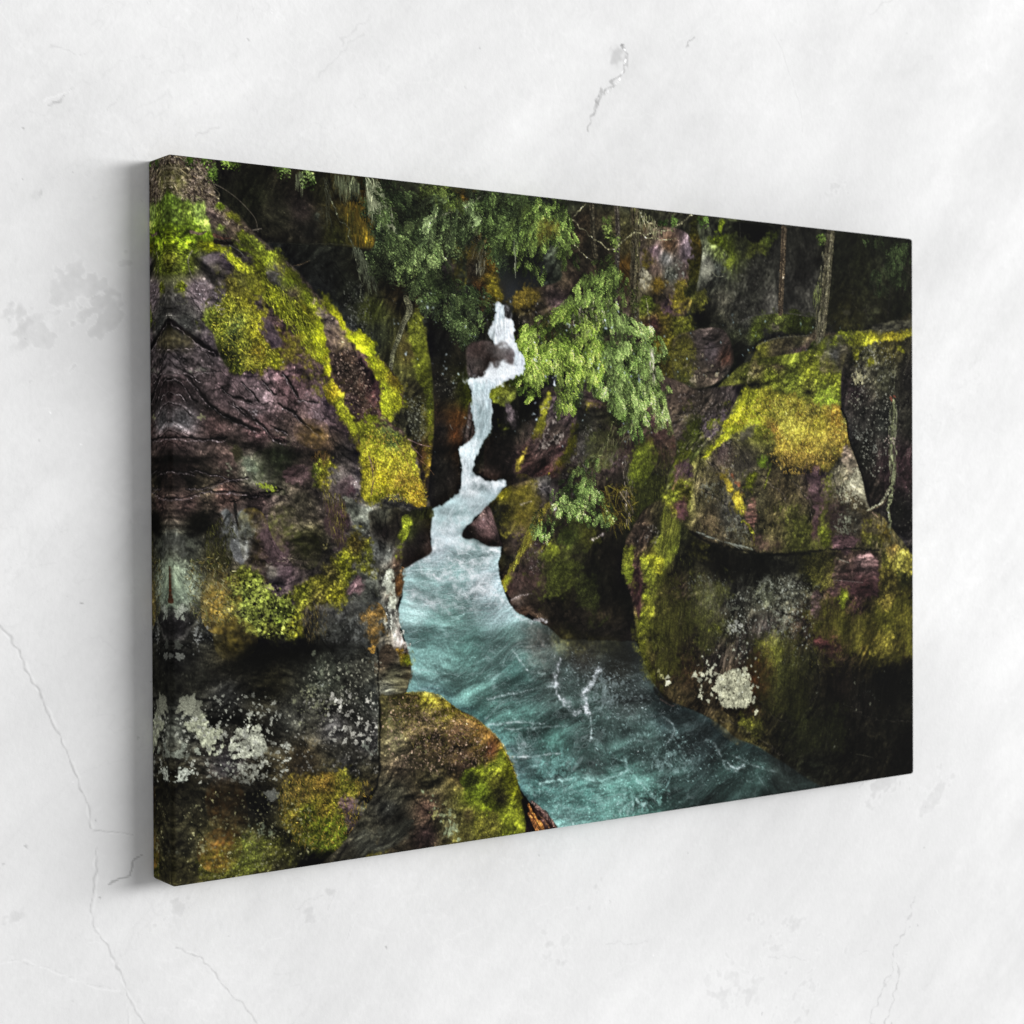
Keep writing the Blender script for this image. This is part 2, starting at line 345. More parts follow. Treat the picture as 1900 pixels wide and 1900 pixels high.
# ---- conifers, upper middle
fronds([(640, 330), (760, 345), (870, 360), (890, 420), (800, 440), (700, 420)], 340, 17, 35, [(18, 25, 15), (36, 48, 27), (54, 70, 40)], 28, .85)
paint([(780, 345), (860, 352), (872, 390), (840, 396), (800, 382)], [(800, 360, (50, 58, 24)), (840, 375, (84, 92, 32)), (865, 365, (120, 88, 22))], 'moss', rag=2, al=.8, a=.55)
shade([(762, 372), (800, 360), (800, 400), (775, 410)], .6, 5)
fronds([(790, 345), (870, 360), (872, 395), (800, 385)], 120, 13, 60, [(40, 56, 24), (86, 104, 44)], 25, .8)
strands([(680, 328), (700, 330), (718, 370), (738, 410), (720, 430), (700, 400), (684, 370)], 330, 19, 85, [(120, 128, 96), (150, 156, 120), (92, 100, 70)], 10, .65)
strands([(622, 322), (660, 328), (665, 350), (630, 345)], 130, 17, 88, [(92, 98, 70), (70, 76, 52)], 9, .55)
line([(604, 338), (622, 385), (640, 420), (655, 455), (664, 500), (672, 555)], 1.6, 1.4, (96, 100, 78), .75, .5, 1.5)
paint([(662, 470), (676, 480), (690, 520), (688, 535), (672, 515), (664, 495)], (84, 92, 68), 'moss', rag=2, al=.8)
strands([(655, 450), (690, 490), (700, 540), (680, 520)], 130, 12, 80, (96, 104, 78), 14, .5)
fronds([(700, 430), (780, 400), (830, 400), (880, 395), (890, 430), (850, 470), (800, 560), (700, 530), (670, 470)], 720, 17, 50, [(22, 30, 20), (52, 68, 38), (78, 98, 54), (98, 122, 70)], 30, .88)
shade([(745, 500), (775, 505), (765, 545), (740, 540)], .4, 7, (40, 32, 14))
fronds([(760, 460), (800, 455), (818, 500), (815, 525), (780, 510), (745, 505)], 130, 19, 35, [(50, 68, 34), (78, 100, 50), (104, 130, 68)], 22, .85)
fronds([(776, 412), (870, 385), (872, 410), (860, 425), (800, 440)], 260, 13, 80, [(44, 58, 32), (66, 84, 48), (84, 104, 62)], 26, .85)
line([(785, 414), (830, 396), (860, 388), (885, 370), (905, 352)], 2, 1, (128, 128, 104), .8, .4)
line([(865, 470), (880, 440), (895, 410)], 1.3, 1, (120, 116, 92), .6)
paint([(832, 440), (845, 450), (870, 455), (878, 470), (868, 490), (852, 478), (838, 465)], (104, 92, 24), 'moss', rag=2, al=.75)
paint([(838, 490), (852, 490), (850, 520), (838, 515)], (96, 90, 26), 'moss', rag=2, al=.7)
paint([(815, 490), (840, 488), (836, 520), (820, 520)], (74, 64, 62), 'rock', rag=2, al=.7)
strands([(878, 430), (902, 430), (900, 500), (885, 500)], 90, 13, 95, [(120, 118, 96), (90, 88, 60)], 14, .5)
fronds([(780, 530), (850, 515), (900, 545), (912, 575), (880, 600), (800, 580), (775, 560)], 380, 15, 50, [(20, 26, 18), (40, 52, 32), (58, 74, 40)], 35, .85)
line([(850, 518), (890, 548), (925, 563)], 1.6, 1, (70, 92, 52), .8)
fronds([(830, 580), (870, 575), (885, 610), (860, 640), (825, 620)], 170, 14, 55, [(28, 34, 24), (56, 72, 42), (84, 104, 62)], 30, .85)
line([(835, 515), (832, 545), (825, 590)], 1.5, 1, (24, 22, 18), .8)
fronds([(890, 355), (960, 365), (1010, 380), (960, 480), (915, 500), (900, 430)], 620, 15, 60, [(26, 36, 22), (38, 52, 27), (50, 68, 34), (64, 86, 42)], 45, .85)
fronds([(905, 445), (940, 445), (950, 480), (925, 490)], 50, 15, 100, [(66, 90, 46), (86, 112, 58)], 30, .7)
shade([(950, 470), (1000, 470), (1010, 540), (960, 545)], .5, 10, (22, 24, 22))
C0 = [(18, 25, 14), (34, 48, 26), (54, 72, 38), (78, 98, 54)]; C1 = [(20, 28, 14), (40, 56, 28), (62, 84, 40), (86, 112, 54)]
for pth, w, n, g in (([(700, 335), (735, 365), (775, 405)], 26, 86, C0), ([(690, 385), (730, 420), (770, 440)], 26, 79, C0), ([(690, 440), (735, 470), (775, 500), (790, 530)], 28, 108, C0), ([(735, 425), (775, 445), (805, 480), (818, 515)], 26, 108, [(28, 40, 22), (62, 84, 44), (94, 120, 64), (126, 152, 88)]), ([(885, 372), (850, 392), (815, 400), (785, 412)], 34, 144, [(28, 38, 22), (54, 72, 40), (80, 100, 58), (104, 124, 78)]), ([(870, 395), (860, 420), (850, 440)], 24, 43, C0), ([(780, 530), (830, 528), (880, 550), (922, 565)], 26, 108, [(18, 26, 14), (36, 52, 26), (56, 78, 38), (74, 98, 50)]), ([(825, 555), (850, 590), (868, 625)], 26, 79, C0), ([(895, 365), (920, 400), (935, 440), (930, 470)], 28, 108, C1), ([(975, 368), (945, 400), (915, 430), (900, 450)], 28, 108, C1), ([(900, 410), (930, 430), (955, 470)], 24, 64, C1), ([(800, 345), (830, 365), (850, 390)], 22, 57, [(40, 54, 20), (70, 90, 36), (96, 114, 52)])): bough(pth, w, n, g)
shade([(926, 480), (1000, 475), (1000, 540), (960, 562), (935, 552)], .45, 9, (30, 34, 36))
for q in ([(760, 372), (800, 365), (795, 395), (765, 400)], [(700, 470), (730, 500), (720, 540), (690, 520)], [(800, 500), (840, 500), (850, 530), (815, 535)], [(735, 395), (770, 400), (760, 420), (735, 412)], [(940, 470), (985, 460), (1000, 500), (950, 510)], [(870, 440), (890, 440), (900, 480), (880, 480)], [(850, 345), (880, 350), (875, 375), (855, 368)], [(955, 385), (975, 380), (965, 410), (950, 420)]): shade(q, .6, 6, (12, 14, 9))
# ---- rock behind the big branch
paint([(955, 545), (985, 535), (1040, 520), (1060, 470), (1240, 420), (1260, 640), (1220, 700), (1100, 640), (1000, 650), (958, 645), (953, 590)], [(975, 560, (62, 52, 20)), (970, 600, (34, 32, 24)), (1000, 580, (44, 38, 28)), (1030, 555, (76, 62, 58)), (1015, 605, (62, 58, 22)), (1050, 520, (66, 56, 42)), (1080, 480, (34, 30, 22)), (1120, 470, (38, 32, 22)), (1140, 560, (58, 46, 38)), (1160, 490, (84, 60, 20)), (1165, 600, (64, 58, 46)), (1200, 540, (60, 52, 34)), (1220, 480, (62, 50, 46)), (1240, 600, (70, 64, 22)), (1230, 650, (60, 58, 18))], ang=70, st=2, a=.6)
paint([(950, 560), (975, 538), (1000, 545), (985, 560), (965, 575)], (78, 66, 20), 'moss', rag=2, al=.8)
shade([(1000, 540), (1060, 545), (1050, 555), (1005, 550)], .5, 3)
dots([(960, 580), (1050, 560), (1040, 620), (970, 640)], 110, .5, 1.4, (140, 132, 112), .5)
flecks([(1015, 545), (1045, 545), (1050, 570), (1020, 570)], .1, (124, 104, 110))
paint([(1060, 395), (1180, 405), (1180, 470), (1060, 480)], [(1080, 420, (40, 32, 22)), (1150, 430, (48, 46, 26)), (1110, 450, (30, 28, 20))], 'moss', soft=4, al=.8, a=.6)
# rock face behind the trunks
paint([(1185, 440), (1260, 425), (1290, 470), (1285, 560), (1250, 600), (1200, 580), (1184, 540)], [(1195, 520, (128, 120, 92)), (1215, 500, (86, 70, 60)), (1212, 465, (86, 68, 76)), (1205, 450, (80, 70, 50)), (1235, 480, (110, 108, 104)), (1240, 455, (78, 58, 40)), (1280, 465, (96, 80, 96)), (1230, 540, (72, 62, 50)), (1220, 535, (88, 70, 22)), (1245, 510, (84, 86, 74)), (1270, 520, (84, 66, 62)), (1240, 570, (82, 60, 64)), (1275, 545, (92, 82, 26))], ang=80, st=2, a=.6, cr=.5)
flecks([(1184, 505), (1205, 500), (1208, 530), (1198, 542), (1185, 525)], .9, (168, 162, 134))
flecks([(1225, 480), (1270, 480), (1270, 540), (1230, 540)], .25, (140, 142, 128), 1.2)
paint([(1208, 525), (1232, 520), (1232, 540), (1215, 545)], (100, 80, 20), 'moss', rag=1.5, al=.8)
paint([(1185, 480), (1202, 470), (1206, 492), (1190, 505)], (104, 92, 24), 'moss', rag=1.5, al=.8)
paint([(1258, 520), (1272, 520), (1264, 560), (1250, 585), (1252, 555)], (110, 100, 22), 'moss', rag=1.5, al=.8)
shade([(1185, 545), (1235, 548), (1230, 570), (1190, 560)], .45, 5)
paint([(1284, 400), (1308, 405), (1306, 460), (1300, 480), (1305, 530), (1285, 560), (1276, 500), (1282, 460)], [(1296, 420, (44, 46, 16)), (1300, 455, (84, 70, 20)), (1292, 500, (70, 68, 18)), (1290, 540, (50, 52, 20))], 'moss', rag=1.5, a=.5)
paint([(1186, 552), (1215, 560), (1250, 585), (1285, 590), (1290, 615), (1260, 640), (1250, 700), (1220, 700), (1215, 650), (1190, 610)], [(1200, 560, (70, 84, 22)), (1230, 590, (84, 74, 22)), (1260, 600, (72, 72, 20)), (1215, 600, (54, 36, 30)), (1235, 640, (94, 88, 18)), (1225, 680, (66, 62, 20)), (1270, 615, (88, 92, 24))], 'moss', rag=1.5, a=.6)
# ---- dark rocks, upper right
paint([(1305, 405), (1460, 420), (1460, 600), (1380, 600), (1340, 615), (1300, 610), (1290, 560), (1303, 470)], [(1325, 430, (34, 36, 26)), (1400, 430, (10, 10, 8)), (1335, 470, (70, 80, 36)), (1330, 500, (62, 66, 58)), (1312, 495, (110, 110, 96)), (1360, 480, (62, 72, 22)), (1400, 520, (38, 38, 32)), (1440, 500, (36, 36, 30)), (1430, 560, (48, 46, 42)), (1340, 560, (56, 54, 44)), (1330, 600, (40, 40, 30)), (1300, 585, (20, 19, 12)), (1380, 570, (30, 30, 25))], ang=80, st=1.5, a=.6)
dots([(1340, 470), (1450, 460), (1450, 590), (1340, 590)], 420, .5, 1.3, (110, 108, 96), .45)
shade([(1332, 412), (1415, 418), (1435, 428), (1408, 452), (1390, 450), (1370, 440), (1335, 436)], .95, 1.5)
paint([(1310, 460), (1325, 442), (1345, 438), (1380, 442), (1405, 452), (1425, 430), (1440, 425), (1445, 440), (1420, 470), (1385, 480), (1366, 484), (1355, 478), (1345, 462), (1325, 455)], [(1335, 450, (92, 112, 20)), (1350, 470, (84, 100, 22)), (1375, 455, (50, 54, 30)), (1400, 470, (66, 72, 20)), (1430, 440, (44, 52, 16))], 'moss', rag=1, a=.5)
paint([(1352, 480), (1362, 484), (1352, 505), (1345, 508)], (98, 112, 26), 'moss', rag=1)
line([(1321, 505), (1330, 513), (1345, 512)], 1.4, 1, (140, 140, 112), .8)
paint([(1304, 492), (1316, 490), (1319, 505), (1312, 514), (1305, 505)], (118, 118, 102), 'rock', rag=.8)
shade([(1338, 515), (1362, 530), (1358, 540), (1330, 525)], .6, 3)
paint([(1300, 535), (1308, 532), (1310, 560), (1285, 580), (1284, 560)], (88, 88, 26), 'moss', rag=1, al=.8)
shade([(1287, 560), (1300, 575), (1310, 600), (1290, 612), (1282, 600)], .8, 3)
paint([(1333, 412), (1345, 409), (1338, 430), (1331, 436)], (74, 88, 16), 'moss', rag=.6)
line([(1372, 414), (1373, 440)], 1, .8, (70, 70, 60), .6)
# deep wood, far right
paint([(1455, 425), (1700, 445), (1700, 610), (1640, 612), (1560, 612), (1500, 620), (1455, 600)], [(1480, 460, (24, 24, 20)), (1490, 530, (34, 33, 30)), (1560, 470, (16, 17, 11)), (1600, 510, (20, 22, 10)), (1640, 470, (22, 26, 16)), (1580, 580, (38, 36, 14)), (1620, 580, (28, 27, 14)), (1690, 520, (20, 20, 14)), (1680, 590, (18, 20, 10))], ang=85, st=1.5, a=.45)
fronds([(1600, 435), (1690, 450), (1690, 470), (1610, 470)], 60, 12, 70, [(24, 28, 16), (34, 44, 24)], 40, .7)
fronds([(1650, 460), (1680, 465), (1682, 500), (1670, 530), (1655, 510), (1640, 500)], 90, 14, 80, [(28, 36, 20), (44, 60, 32), (54, 74, 38)], 35, .8)
fronds([(1615, 515), (1645, 495), (1645, 530), (1625, 545)], 60, 14, 120, [(26, 34, 20), (42, 54, 30)], 30, .8)
line([(1655, 500), (1650, 550), (1645, 600)], 3, 4, (34, 33, 26), .9)
line([(1612, 560), (1608, 600)], 1, 1, (62, 60, 48), .6)
flecks([(1560, 530), (1585, 530), (1585, 555), (1565, 555)], -.1, (76, 74, 60))
paint([(1564, 577), (1576, 576), (1577, 584), (1566, 584)], (74, 70, 48), None)
paint([(1621, 572), (1631, 573), (1630, 582), (1622, 580)], (66, 66, 44), None)
glow([(1345, 500), (1440, 480), (1450, 590), (1345, 590)], (58, 57, 50), .45, 14); glow([(1460, 470), (1515, 470), (1510, 600), (1460, 600)], (44, 43, 38), .5, 12); glow([(1550, 480), (1690, 480), (1690, 600), (1550, 600)], (36, 38, 24), .4, 18)
for pth, w, n in (([(1672, 450), (1665, 480), (1650, 505)], 26, 70), ([(1670, 470), (1680, 500), (1672, 525)], 22, 60), ([(1660, 490), (1635, 510), (1618, 530)], 22, 60), ([(1620, 520), (1630, 545)], 16, 20), ([(1600, 440), (1640, 450), (1690, 462)], 18, 50)): bough(pth, w, n, [(20, 26, 14), (36, 50, 26), (54, 74, 38), (66, 88, 48)], al=.8)
for k_ in range(16):
    x = 1560+rng.random()*135; y = 480+rng.random()*115; line([(x, y), (x+rng.normal(6, 9), y+rng.uniform(8, 26))], 1.4, 1, (66, 62, 50), .5, .3, 1)
# long boulders under the wood
paint([(1356, 625), (1370, 598), (1400, 585), (1450, 580), (1500, 588), (1540, 600), (1545, 612), (1520, 622), (1450, 618), (1400, 640), (1372, 690), (1358, 680)], [(1385, 600, (58, 58, 50)), (1400, 612, (62, 74, 20)), (1440, 595, (60, 66, 26)), (1480, 600, (44, 54, 14)), (1380, 650, (44, 46, 34)), (1530, 608, (30, 30, 22)), (1370, 670, (26, 28, 16))], 'moss', rag=.8, a=.5)
line([(1372, 598), (1400, 585), (1450, 580), (1500, 587)], 2.5, 2, (66, 64, 58), .7)
paint([(1428, 606), (1448, 604), (1447, 611), (1436, 615)], (122, 116, 88), 'rock', rag=1)
shade([(1390, 640), (1450, 618), (1510, 618), (1510, 626), (1440, 628), (1400, 655)], .7, 3)
paint([(1392, 665), (1405, 640), (1440, 628), (1500, 622), (1560, 625), (1540, 660), (1480, 675), (1430, 680), (1395, 680)], [(1410, 650, (76, 76, 22)), (1440, 650, (58, 52, 34)), (1480, 635, (52, 50, 30)), (1485, 655, (66, 50, 50)), (1460, 675, (64, 60, 36))], 'moss', rag=.8, a=.5)
line([(1405, 640), (1440, 627), (1500, 622)], 1.8, 1.2, (96, 94, 74), .6)
# purple boulder and black gap
paint([(1250, 630), (1280, 615), (1320, 608), (1345, 615), (1360, 650), (1358, 680), (1330, 710), (1290, 722), (1262, 718), (1248, 690)], [(1270, 640, (62, 56, 26)), (1300, 630, (74, 64, 60)), (1330, 625, (58, 50, 46)), (1320, 650, (92, 80, 84)), (1280, 670, (80, 72, 60)), (1345, 665, (70, 46, 36)), (1300, 695, (72, 62, 52)), (1270, 700, (52, 54, 26)), (1350, 690, (50, 46, 40))], ang=15, st=1.5, a=.5)
paint([(1250, 640), (1285, 640), (1275, 680), (1255, 690)], (78, 76, 22), 'moss', rag=2.5, al=.75)
flecks([(1265, 660), (1345, 655), (1345, 710), (1270, 718)], .0, (150, 138, 110), 1.1)
line([(1275, 648), (1320, 645), (1355, 636)], 1.4, 1.4, (24, 20, 18), .8)
shade([(1358, 640), (1390, 640), (1372, 690), (1352, 718), (1300, 728), (1250, 728), (1232, 722), (1300, 720), (1340, 705), (1358, 680)], .9, 2.5)
# ---- trunks
def trunk(p, w0, w1, c, hi, n=60):
    line(p, w0, w1, c, 1, .35)
    q = [(a-1.3, b) for a, b in p]; line(q, w0*.3, w1*.3, tuple(int(v*.55) for v in c), .6, .3)
    q = [(a+1.6, b) for a, b in p]; line(q, w0*.28, w1*.28, hi, .55, .5, .8)
trunk([(1098, 380), (1100, 440), (1105, 475)], 9, 9, (46, 42, 30), (70, 66, 50))
trunk([(1144, 384), (1146, 440), (1143, 520), (1140, 570), (1142, 620)], 8, 10, (62, 56, 46), (92, 88, 74))
trunk([(1177, 388), (1180, 440), (1176, 520), (1175, 570), (1180, 640)], 15, 19, (58, 52, 36), (92, 86, 62))
trunk([(1454, 424), (1452, 480), (1449, 540), (1447, 580)], 11, 10, (66, 56, 42), (92, 80, 62))
trunk([(1541, 430), (1537, 470), (1532, 530), (1526, 590), (1519, 645)], 17, 19, (66, 62, 46), (116, 110, 86))
strands([(1530, 435), (1548, 435), (1530, 620), (1512, 620)], 240, 9, 97, [(130, 126, 100), (40, 38, 26), (90, 88, 58)], 8, .5)
strands([(1170, 400), (1186, 400), (1186, 620), (1172, 620)], 240, 9, 90, [(104, 98, 74), (34, 30, 20), (74, 76, 36)], 8, .5)
strands([(1514, 525), (1524, 530), (1518, 560), (1508, 556)], 50, 9, 92, (104, 112, 60), 8, .6)
paint([(1500, 640), (1512, 630), (1515, 655), (1495, 680), (1478, 682), (1490, 665)], (40, 50, 14), 'moss', rag=.8)
fronds([(1512, 430), (1530, 435), (1528, 448), (1514, 450)], 26, 10, 100, [(60, 84, 30), (90, 116, 48)], 30, .85)
# lichened twigs over the rock face
tw = (140, 136, 100)
for p, w in (([(1185, 394), (1200, 410), (1222, 424), (1240, 428), (1262, 412), (1284, 400)], 2.2), ([(1170, 432), (1200, 434), (1225, 428)], 1.6), ([(1195, 440), (1230, 444), (1255, 442)], 1.4), ([(1045, 395), (1065, 412), (1085, 430), (1110, 448), (1130, 462), (1146, 458)], 1.8), ([(1065, 452), (1085, 475), (1105, 485)], 1.3), ([(1146, 456), (1165, 440), (1178, 432)], 2.4), ([(1200, 556), (1202, 590), (1210, 625)], 1.6), ([(1062, 404), (1075, 392), (1090, 378)], 1.4)):
    line(p, w, w*.7, tw, .8, .5, 1.)
strands([(1185, 390), (1205, 400), (1230, 430), (1190, 425)], 70, 8, 90, [(120, 122, 80), (150, 146, 110)], 14, .6)
fronds([(1130, 388), (1142, 390), (1142, 450), (1130, 445), (1122, 420)], 70, 12, 80, [(50, 66, 28), (92, 116, 48), (120, 144, 66)], 30, .85)
fronds([(1230, 394), (1252, 398), (1248, 425), (1230, 415)], 34, 11, 80, [(40, 66, 26), (76, 108, 44)], 30, .8)
fronds([(1295, 400), (1315, 403), (1310, 412), (1298, 410)], 20, 9, 80, [(50, 80, 28), (90, 124, 50)], 40, .8)
fronds([(1150, 530), (1170, 530), (1180, 580), (1160, 560)], 24, 12, 100, [(40, 50, 20), (70, 84, 34)], 30, .6)
# ---- bright conifer boughs
G0 = [(22, 30, 14), (52, 72, 30), (84, 112, 46), (118, 150, 66)]; G1 = [(28, 40, 14), (66, 94, 30), (104, 138, 44), (138, 176, 62), (162, 196, 84)]; G2 = [(24, 36, 16), (58, 86, 36), (92, 128, 54), (130, 168, 82), (150, 186, 98)]
for pth, w, n in (([(1056, 372), (1020, 385), (985, 410), (962, 440), (956, 460)], 26, 150), ([(1050, 385), (1042, 410), (1050, 450), (1056, 485)], 24, 140), ([(1030, 400), (1005, 430), (985, 465), (978, 495)], 24, 120), ([(1010, 375), (990, 395), (970, 425)], 20, 70), ([(1000, 490), (1006, 520)], 14, 24)): bough(pth, w, n, G0)
paint([(1000, 425), (1025, 420), (1022, 440), (1000, 445)], (104, 88, 24), 'moss', rag=2, al=.45)
shade([(998, 450), (1008, 450), (1008, 496), (996, 492)], .6, 4)
strands([(953, 445), (960, 445), (958, 490), (954, 490)], 8, 20, 90, (130, 136, 110), 4, .6)
shade([(1095, 500), (1150, 500), (1150, 600), (1230, 650), (1235, 770), (1190, 780), (1130, 700), (1060, 700), (985, 700), (985, 650), (1050, 600)], .4, 12)
# ---- middle rocks right of the stream
paint([(960, 698), (1000, 720), (1180, 690), (1290, 722), (1340, 770), (1260, 860), (1240, 940), (1170, 1000), (1180, 1190), (1060, 1195), (1010, 1160), (940, 1100), (925, 1050), (935, 1000), (905, 960), (925, 900), (900, 880), (900, 820), (915, 800), (912, 740)], [(960, 730, (24, 26, 14)), (945, 790, (16, 15, 12)), (930, 860, (24, 19, 17)), (985, 750, (20, 20, 12)), (1000, 800, (52, 44, 38)), (1025, 790, (84, 70, 68)), (1030, 850, (60, 46, 44)), (975, 860, (66, 48, 44)), (1080, 780, (26, 26, 20)), (1090, 830, (42, 40, 36)), (1130, 850, (58, 46, 44)), (1160, 820, (44, 34, 30)), (1200, 840, (46, 44, 26)), (1220, 800, (60, 46, 40)), (1140, 760, (40, 40, 24)), (1240, 760, (62, 52, 44)), (1120, 930, (40, 36, 24)), (1190, 900, (36, 40, 16)), (1200, 980, (34, 38, 16)), (950, 950, (60, 54, 30)), (985, 940, (80, 72, 34)), (1010, 910, (84, 76, 74)), (960, 1000, (54, 44, 34)), (1000, 1040, (58, 46, 42)), (1040, 1060, (40, 44, 18)), (1100, 1080, (15, 15, 10)), (1130, 1030, (16, 14, 10)), (970, 1080, (38, 28, 24)), (960, 1120, (66, 52, 42)), (1050, 1130, (22, 18, 14)), (1110, 1150, (28, 24, 20)), (1140, 1190, (24, 20, 18)), (1060, 1000, (38, 34, 22)), (935, 1030, (28, 28, 18)), (1150, 1100, (12, 11, 8))], ang=60, st=1.8, a=.5)
# knob by the first pool
paint([(907, 728), (925, 714), (950, 705), (962, 712), (955, 740), (940, 755), (922, 750), (912, 742)], [(915, 735, (96, 104, 32)), (935, 725, (112, 118, 40)), (950, 715, (60, 66, 24)), (935, 748, (80, 88, 28))], 'moss', rag=.5, a=.35)
shade([(912, 752), (925, 756), (935, 790), (925, 800), (912, 795)], .75, 4)
paint([(938, 738), (945, 750), (954, 772), (955, 795), (948, 790), (942, 765)], (96, 84, 88), 'rock', rag=.8, ang=70)
paint([(926, 780), (940, 785), (945, 798), (935, 800)], (84, 92, 24), 'moss', rag=1)
shade([(935, 798), (960, 802), (1000, 740), (985, 725), (965, 740), (958, 780)], .75, 5)
shade([(905, 830), (935, 812), (960, 825), (955, 880), (930, 890), (885, 870)], .45, 9)
glow([(883, 858), (905, 870), (930, 880), (925, 888), (890, 880)], (54, 42, 38), .5, 5)
# tall purple rock with moss rims
paint([(1008, 745), (1025, 735), (1060, 745), (1068, 790), (1040, 880), (1000, 885), (960, 880), (958, 860), (965, 835), (985, 810), (1000, 780)], [(1015, 775, (80, 70, 62)), (1030, 765, (92, 78, 76)), (1030, 800, (74, 62, 54)), (1000, 830, (80, 62, 58)), (975, 850, (74, 52, 46)), (1010, 870, (44, 28, 26)), (1040, 840, (62, 44, 42)), (1050, 770, (70, 58, 54))], ang=110, st=1.6, a=.5)
flecks([(1005, 770), (1045, 760), (1040, 830), (985, 840)], .05, (150, 138, 128), 1.1)
paint([(1003, 752), (1018, 724), (1026, 735), (1018, 765), (1008, 790), (998, 812), (988, 812), (996, 785)], [(1010, 750, (122, 122, 24)), (1000, 790, (104, 102, 24)), (992, 808, (86, 78, 30))], 'moss', rag=.6, a=.35)
paint([(957, 862), (966, 842), (980, 830), (974, 850), (960, 878)], (104, 92, 28), 'moss', rag=.8, a=.4)
paint([(1060, 778), (1075, 775), (1072, 815), (1062, 840), (1045, 860), (1025, 872), (1018, 876), (1030, 860), (1045, 840), (1052, 812)], [(1065, 795, (100, 100, 24)), (1055, 835, (112, 108, 24)), (1030, 866, (130, 110, 28))], 'moss', rag=.8, a=.4)
line([(1018, 877), (1016, 884)], 3, 1, (112, 96, 24), 1)
paint([(1085, 745), (1105, 742), (1125, 744), (1122, 750), (1100, 752), (1090, 756)], (128, 122, 24), 'moss', rag=1, a=.4)
paint([(1030, 720), (1090, 715), (1130, 725), (1110, 745), (1060, 750), (1035, 740)], [(1060, 730, (44, 50, 34)), (1110, 735, (84, 66, 60)), (1040, 720, (70, 54, 48))], 'rock', rag=2, al=.8)
fronds([(1060, 725), (1095, 725), (1085, 770), (1060, 770)], 60, 12, 85, [(26, 36, 20), (56, 76, 40)], 30, .75)
dots([(1080, 790), (1100, 800), (1100, 860), (1075, 880), (1040, 890)], 130, .5, 1.8, (126, 122, 112), .5)
flecks([(1078, 790), (1100, 790), (1098, 850), (1080, 860)], -.1, (96, 100, 86))
flecks([(1120, 835), (1160, 830), (1170, 870), (1140, 880)], -.1, (110, 92, 96))
# lower mid rocks
paint([(905, 940), (925, 915), (950, 900), (1000, 885), (1020, 882), (1022, 900), (1018, 935), (1005, 960), (985, 990), (960, 1020), (940, 1030), (930, 1000), (918, 960)], [(935, 915, (120, 114, 28)), (960, 890, (80, 66, 52)), (965, 915, (110, 98, 28)), (985, 935, (104, 92, 34)), (1010, 905, (104, 98, 96)), (1000, 930, (84, 74, 60)), (920, 950, (40, 40, 30)), (940, 950, (24, 22, 14)), (965, 960, (92, 78, 26)), (960, 990, (72, 58, 54)), (940, 990, (40, 34, 26))], ang=60, st=1.3, a=.45)
paint([(928, 912), (950, 904), (960, 912), (955, 925), (935, 925)], (134, 128, 26), 'moss', rag=1.5, al=.8, a=.4)
shade([(908, 945), (930, 935), (948, 955), (945, 985), (938, 1010), (925, 1000), (918, 970)], .65, 4)
paint([(958, 905), (985, 915), (1000, 940), (975, 960), (955, 940)], (118, 108, 30), 'moss', rag=3, al=.6, a=.4)
line([(1018, 935), (1000, 965), (985, 995), (965, 1025), (945, 1060), (934, 1080)], 7, 9, (112, 104, 30), .8, .35, 2.)
strands([(990, 960), (1010, 970), (970, 1030), (940, 1085), (932, 1078), (965, 1020)], 260, 9, 125, [(130, 122, 34), (150, 150, 40), (70, 60, 30)], 10, .6)
paint([(935, 1075), (948, 1060), (945, 1078), (935, 1090)], (138, 140, 34), 'moss', rag=.6, a=.4)
paint([(1010, 1005), (1030, 1008), (1040, 1030), (1025, 1050), (1005, 1040)], [(1020, 1020, (110, 118, 24)), (1010, 1040, (80, 84, 26))], 'moss', rag=1.5, a=.45, al=.9)
paint([(1040, 980), (1110, 985), (1105, 1030), (1080, 1040), (1050, 1020)], [(1050, 990, (48, 66, 18)), (1095, 1000, (84, 88, 24)), (1075, 1030, (34, 36, 16))], 'moss', rag=3, al=.7, a=.4)
shade([(1050, 1030), (1150, 1010), (1180, 1180), (1060, 1130)], .55, 14)
glow([(1035, 1070), (1065, 1060), (1060, 1130), (1040, 1110)], (44, 46, 16), .45, 8)
glow([(985, 1015), (1010, 990), (1005, 1020), (985, 1040)], (84, 66, 62), .4, 4)
dots([(975, 1010), (1010, 1000), (1000, 1060), (985, 1060)], 60, .5, 1.3, (170, 160, 156), .5)
paint([(945, 1115), (960, 1105), (985, 1118), (980, 1140), (1000, 1148), (960, 1138)], [(955, 1120, (120, 104, 92)), (975, 1130, (72, 56, 44)), (990, 1145, (70, 58, 50))], ang=25, rag=.6, a=.4)
flecks([(985, 1140), (1020, 1145), (1018, 1160), (990, 1155)], .1, (180, 180, 184))
flecks([(1120, 1143), (1145, 1140), (1140, 1150), (1120, 1150)], .4, (130, 128, 126), 1., .7)
glow([(1090, 1135), (1150, 1130), (1150, 1160), (1090, 1155)], (62, 52, 34), .35, 7)
shade([(1062, 790), (1078, 800), (1060, 850), (1030, 885), (1045, 850)], .5, 4); shade([(1020, 885), (1080, 870), (1060, 915), (1024, 935)], .5, 6); shade([(930, 880), (1000, 886), (1020, 882), (950, 902), (925, 912)], .6, 3)
paint([(935, 1085), (960, 1060), (1000, 1050), (1010, 1090), (1000, 1140), (960, 1128), (942, 1110)], [(950, 1090, (78, 60, 54)), (990, 1070, (62, 46, 42)), (985, 1120, (52, 42, 34)), (955, 1115, (120, 104, 94))], 'rock', rag=2, ang=35, a=.35, al=.7)
for q in ([(948, 1112), (965, 1104), (985, 1100)], [(1004, 760), (1030, 752)], [(1100, 1000), (1120, 990)], [(1002, 905), (1018, 900)], [(965, 935), (985, 930)]): line(q, 3, 1.5, (168, 156, 152), .5, .4, 1, soft=2)
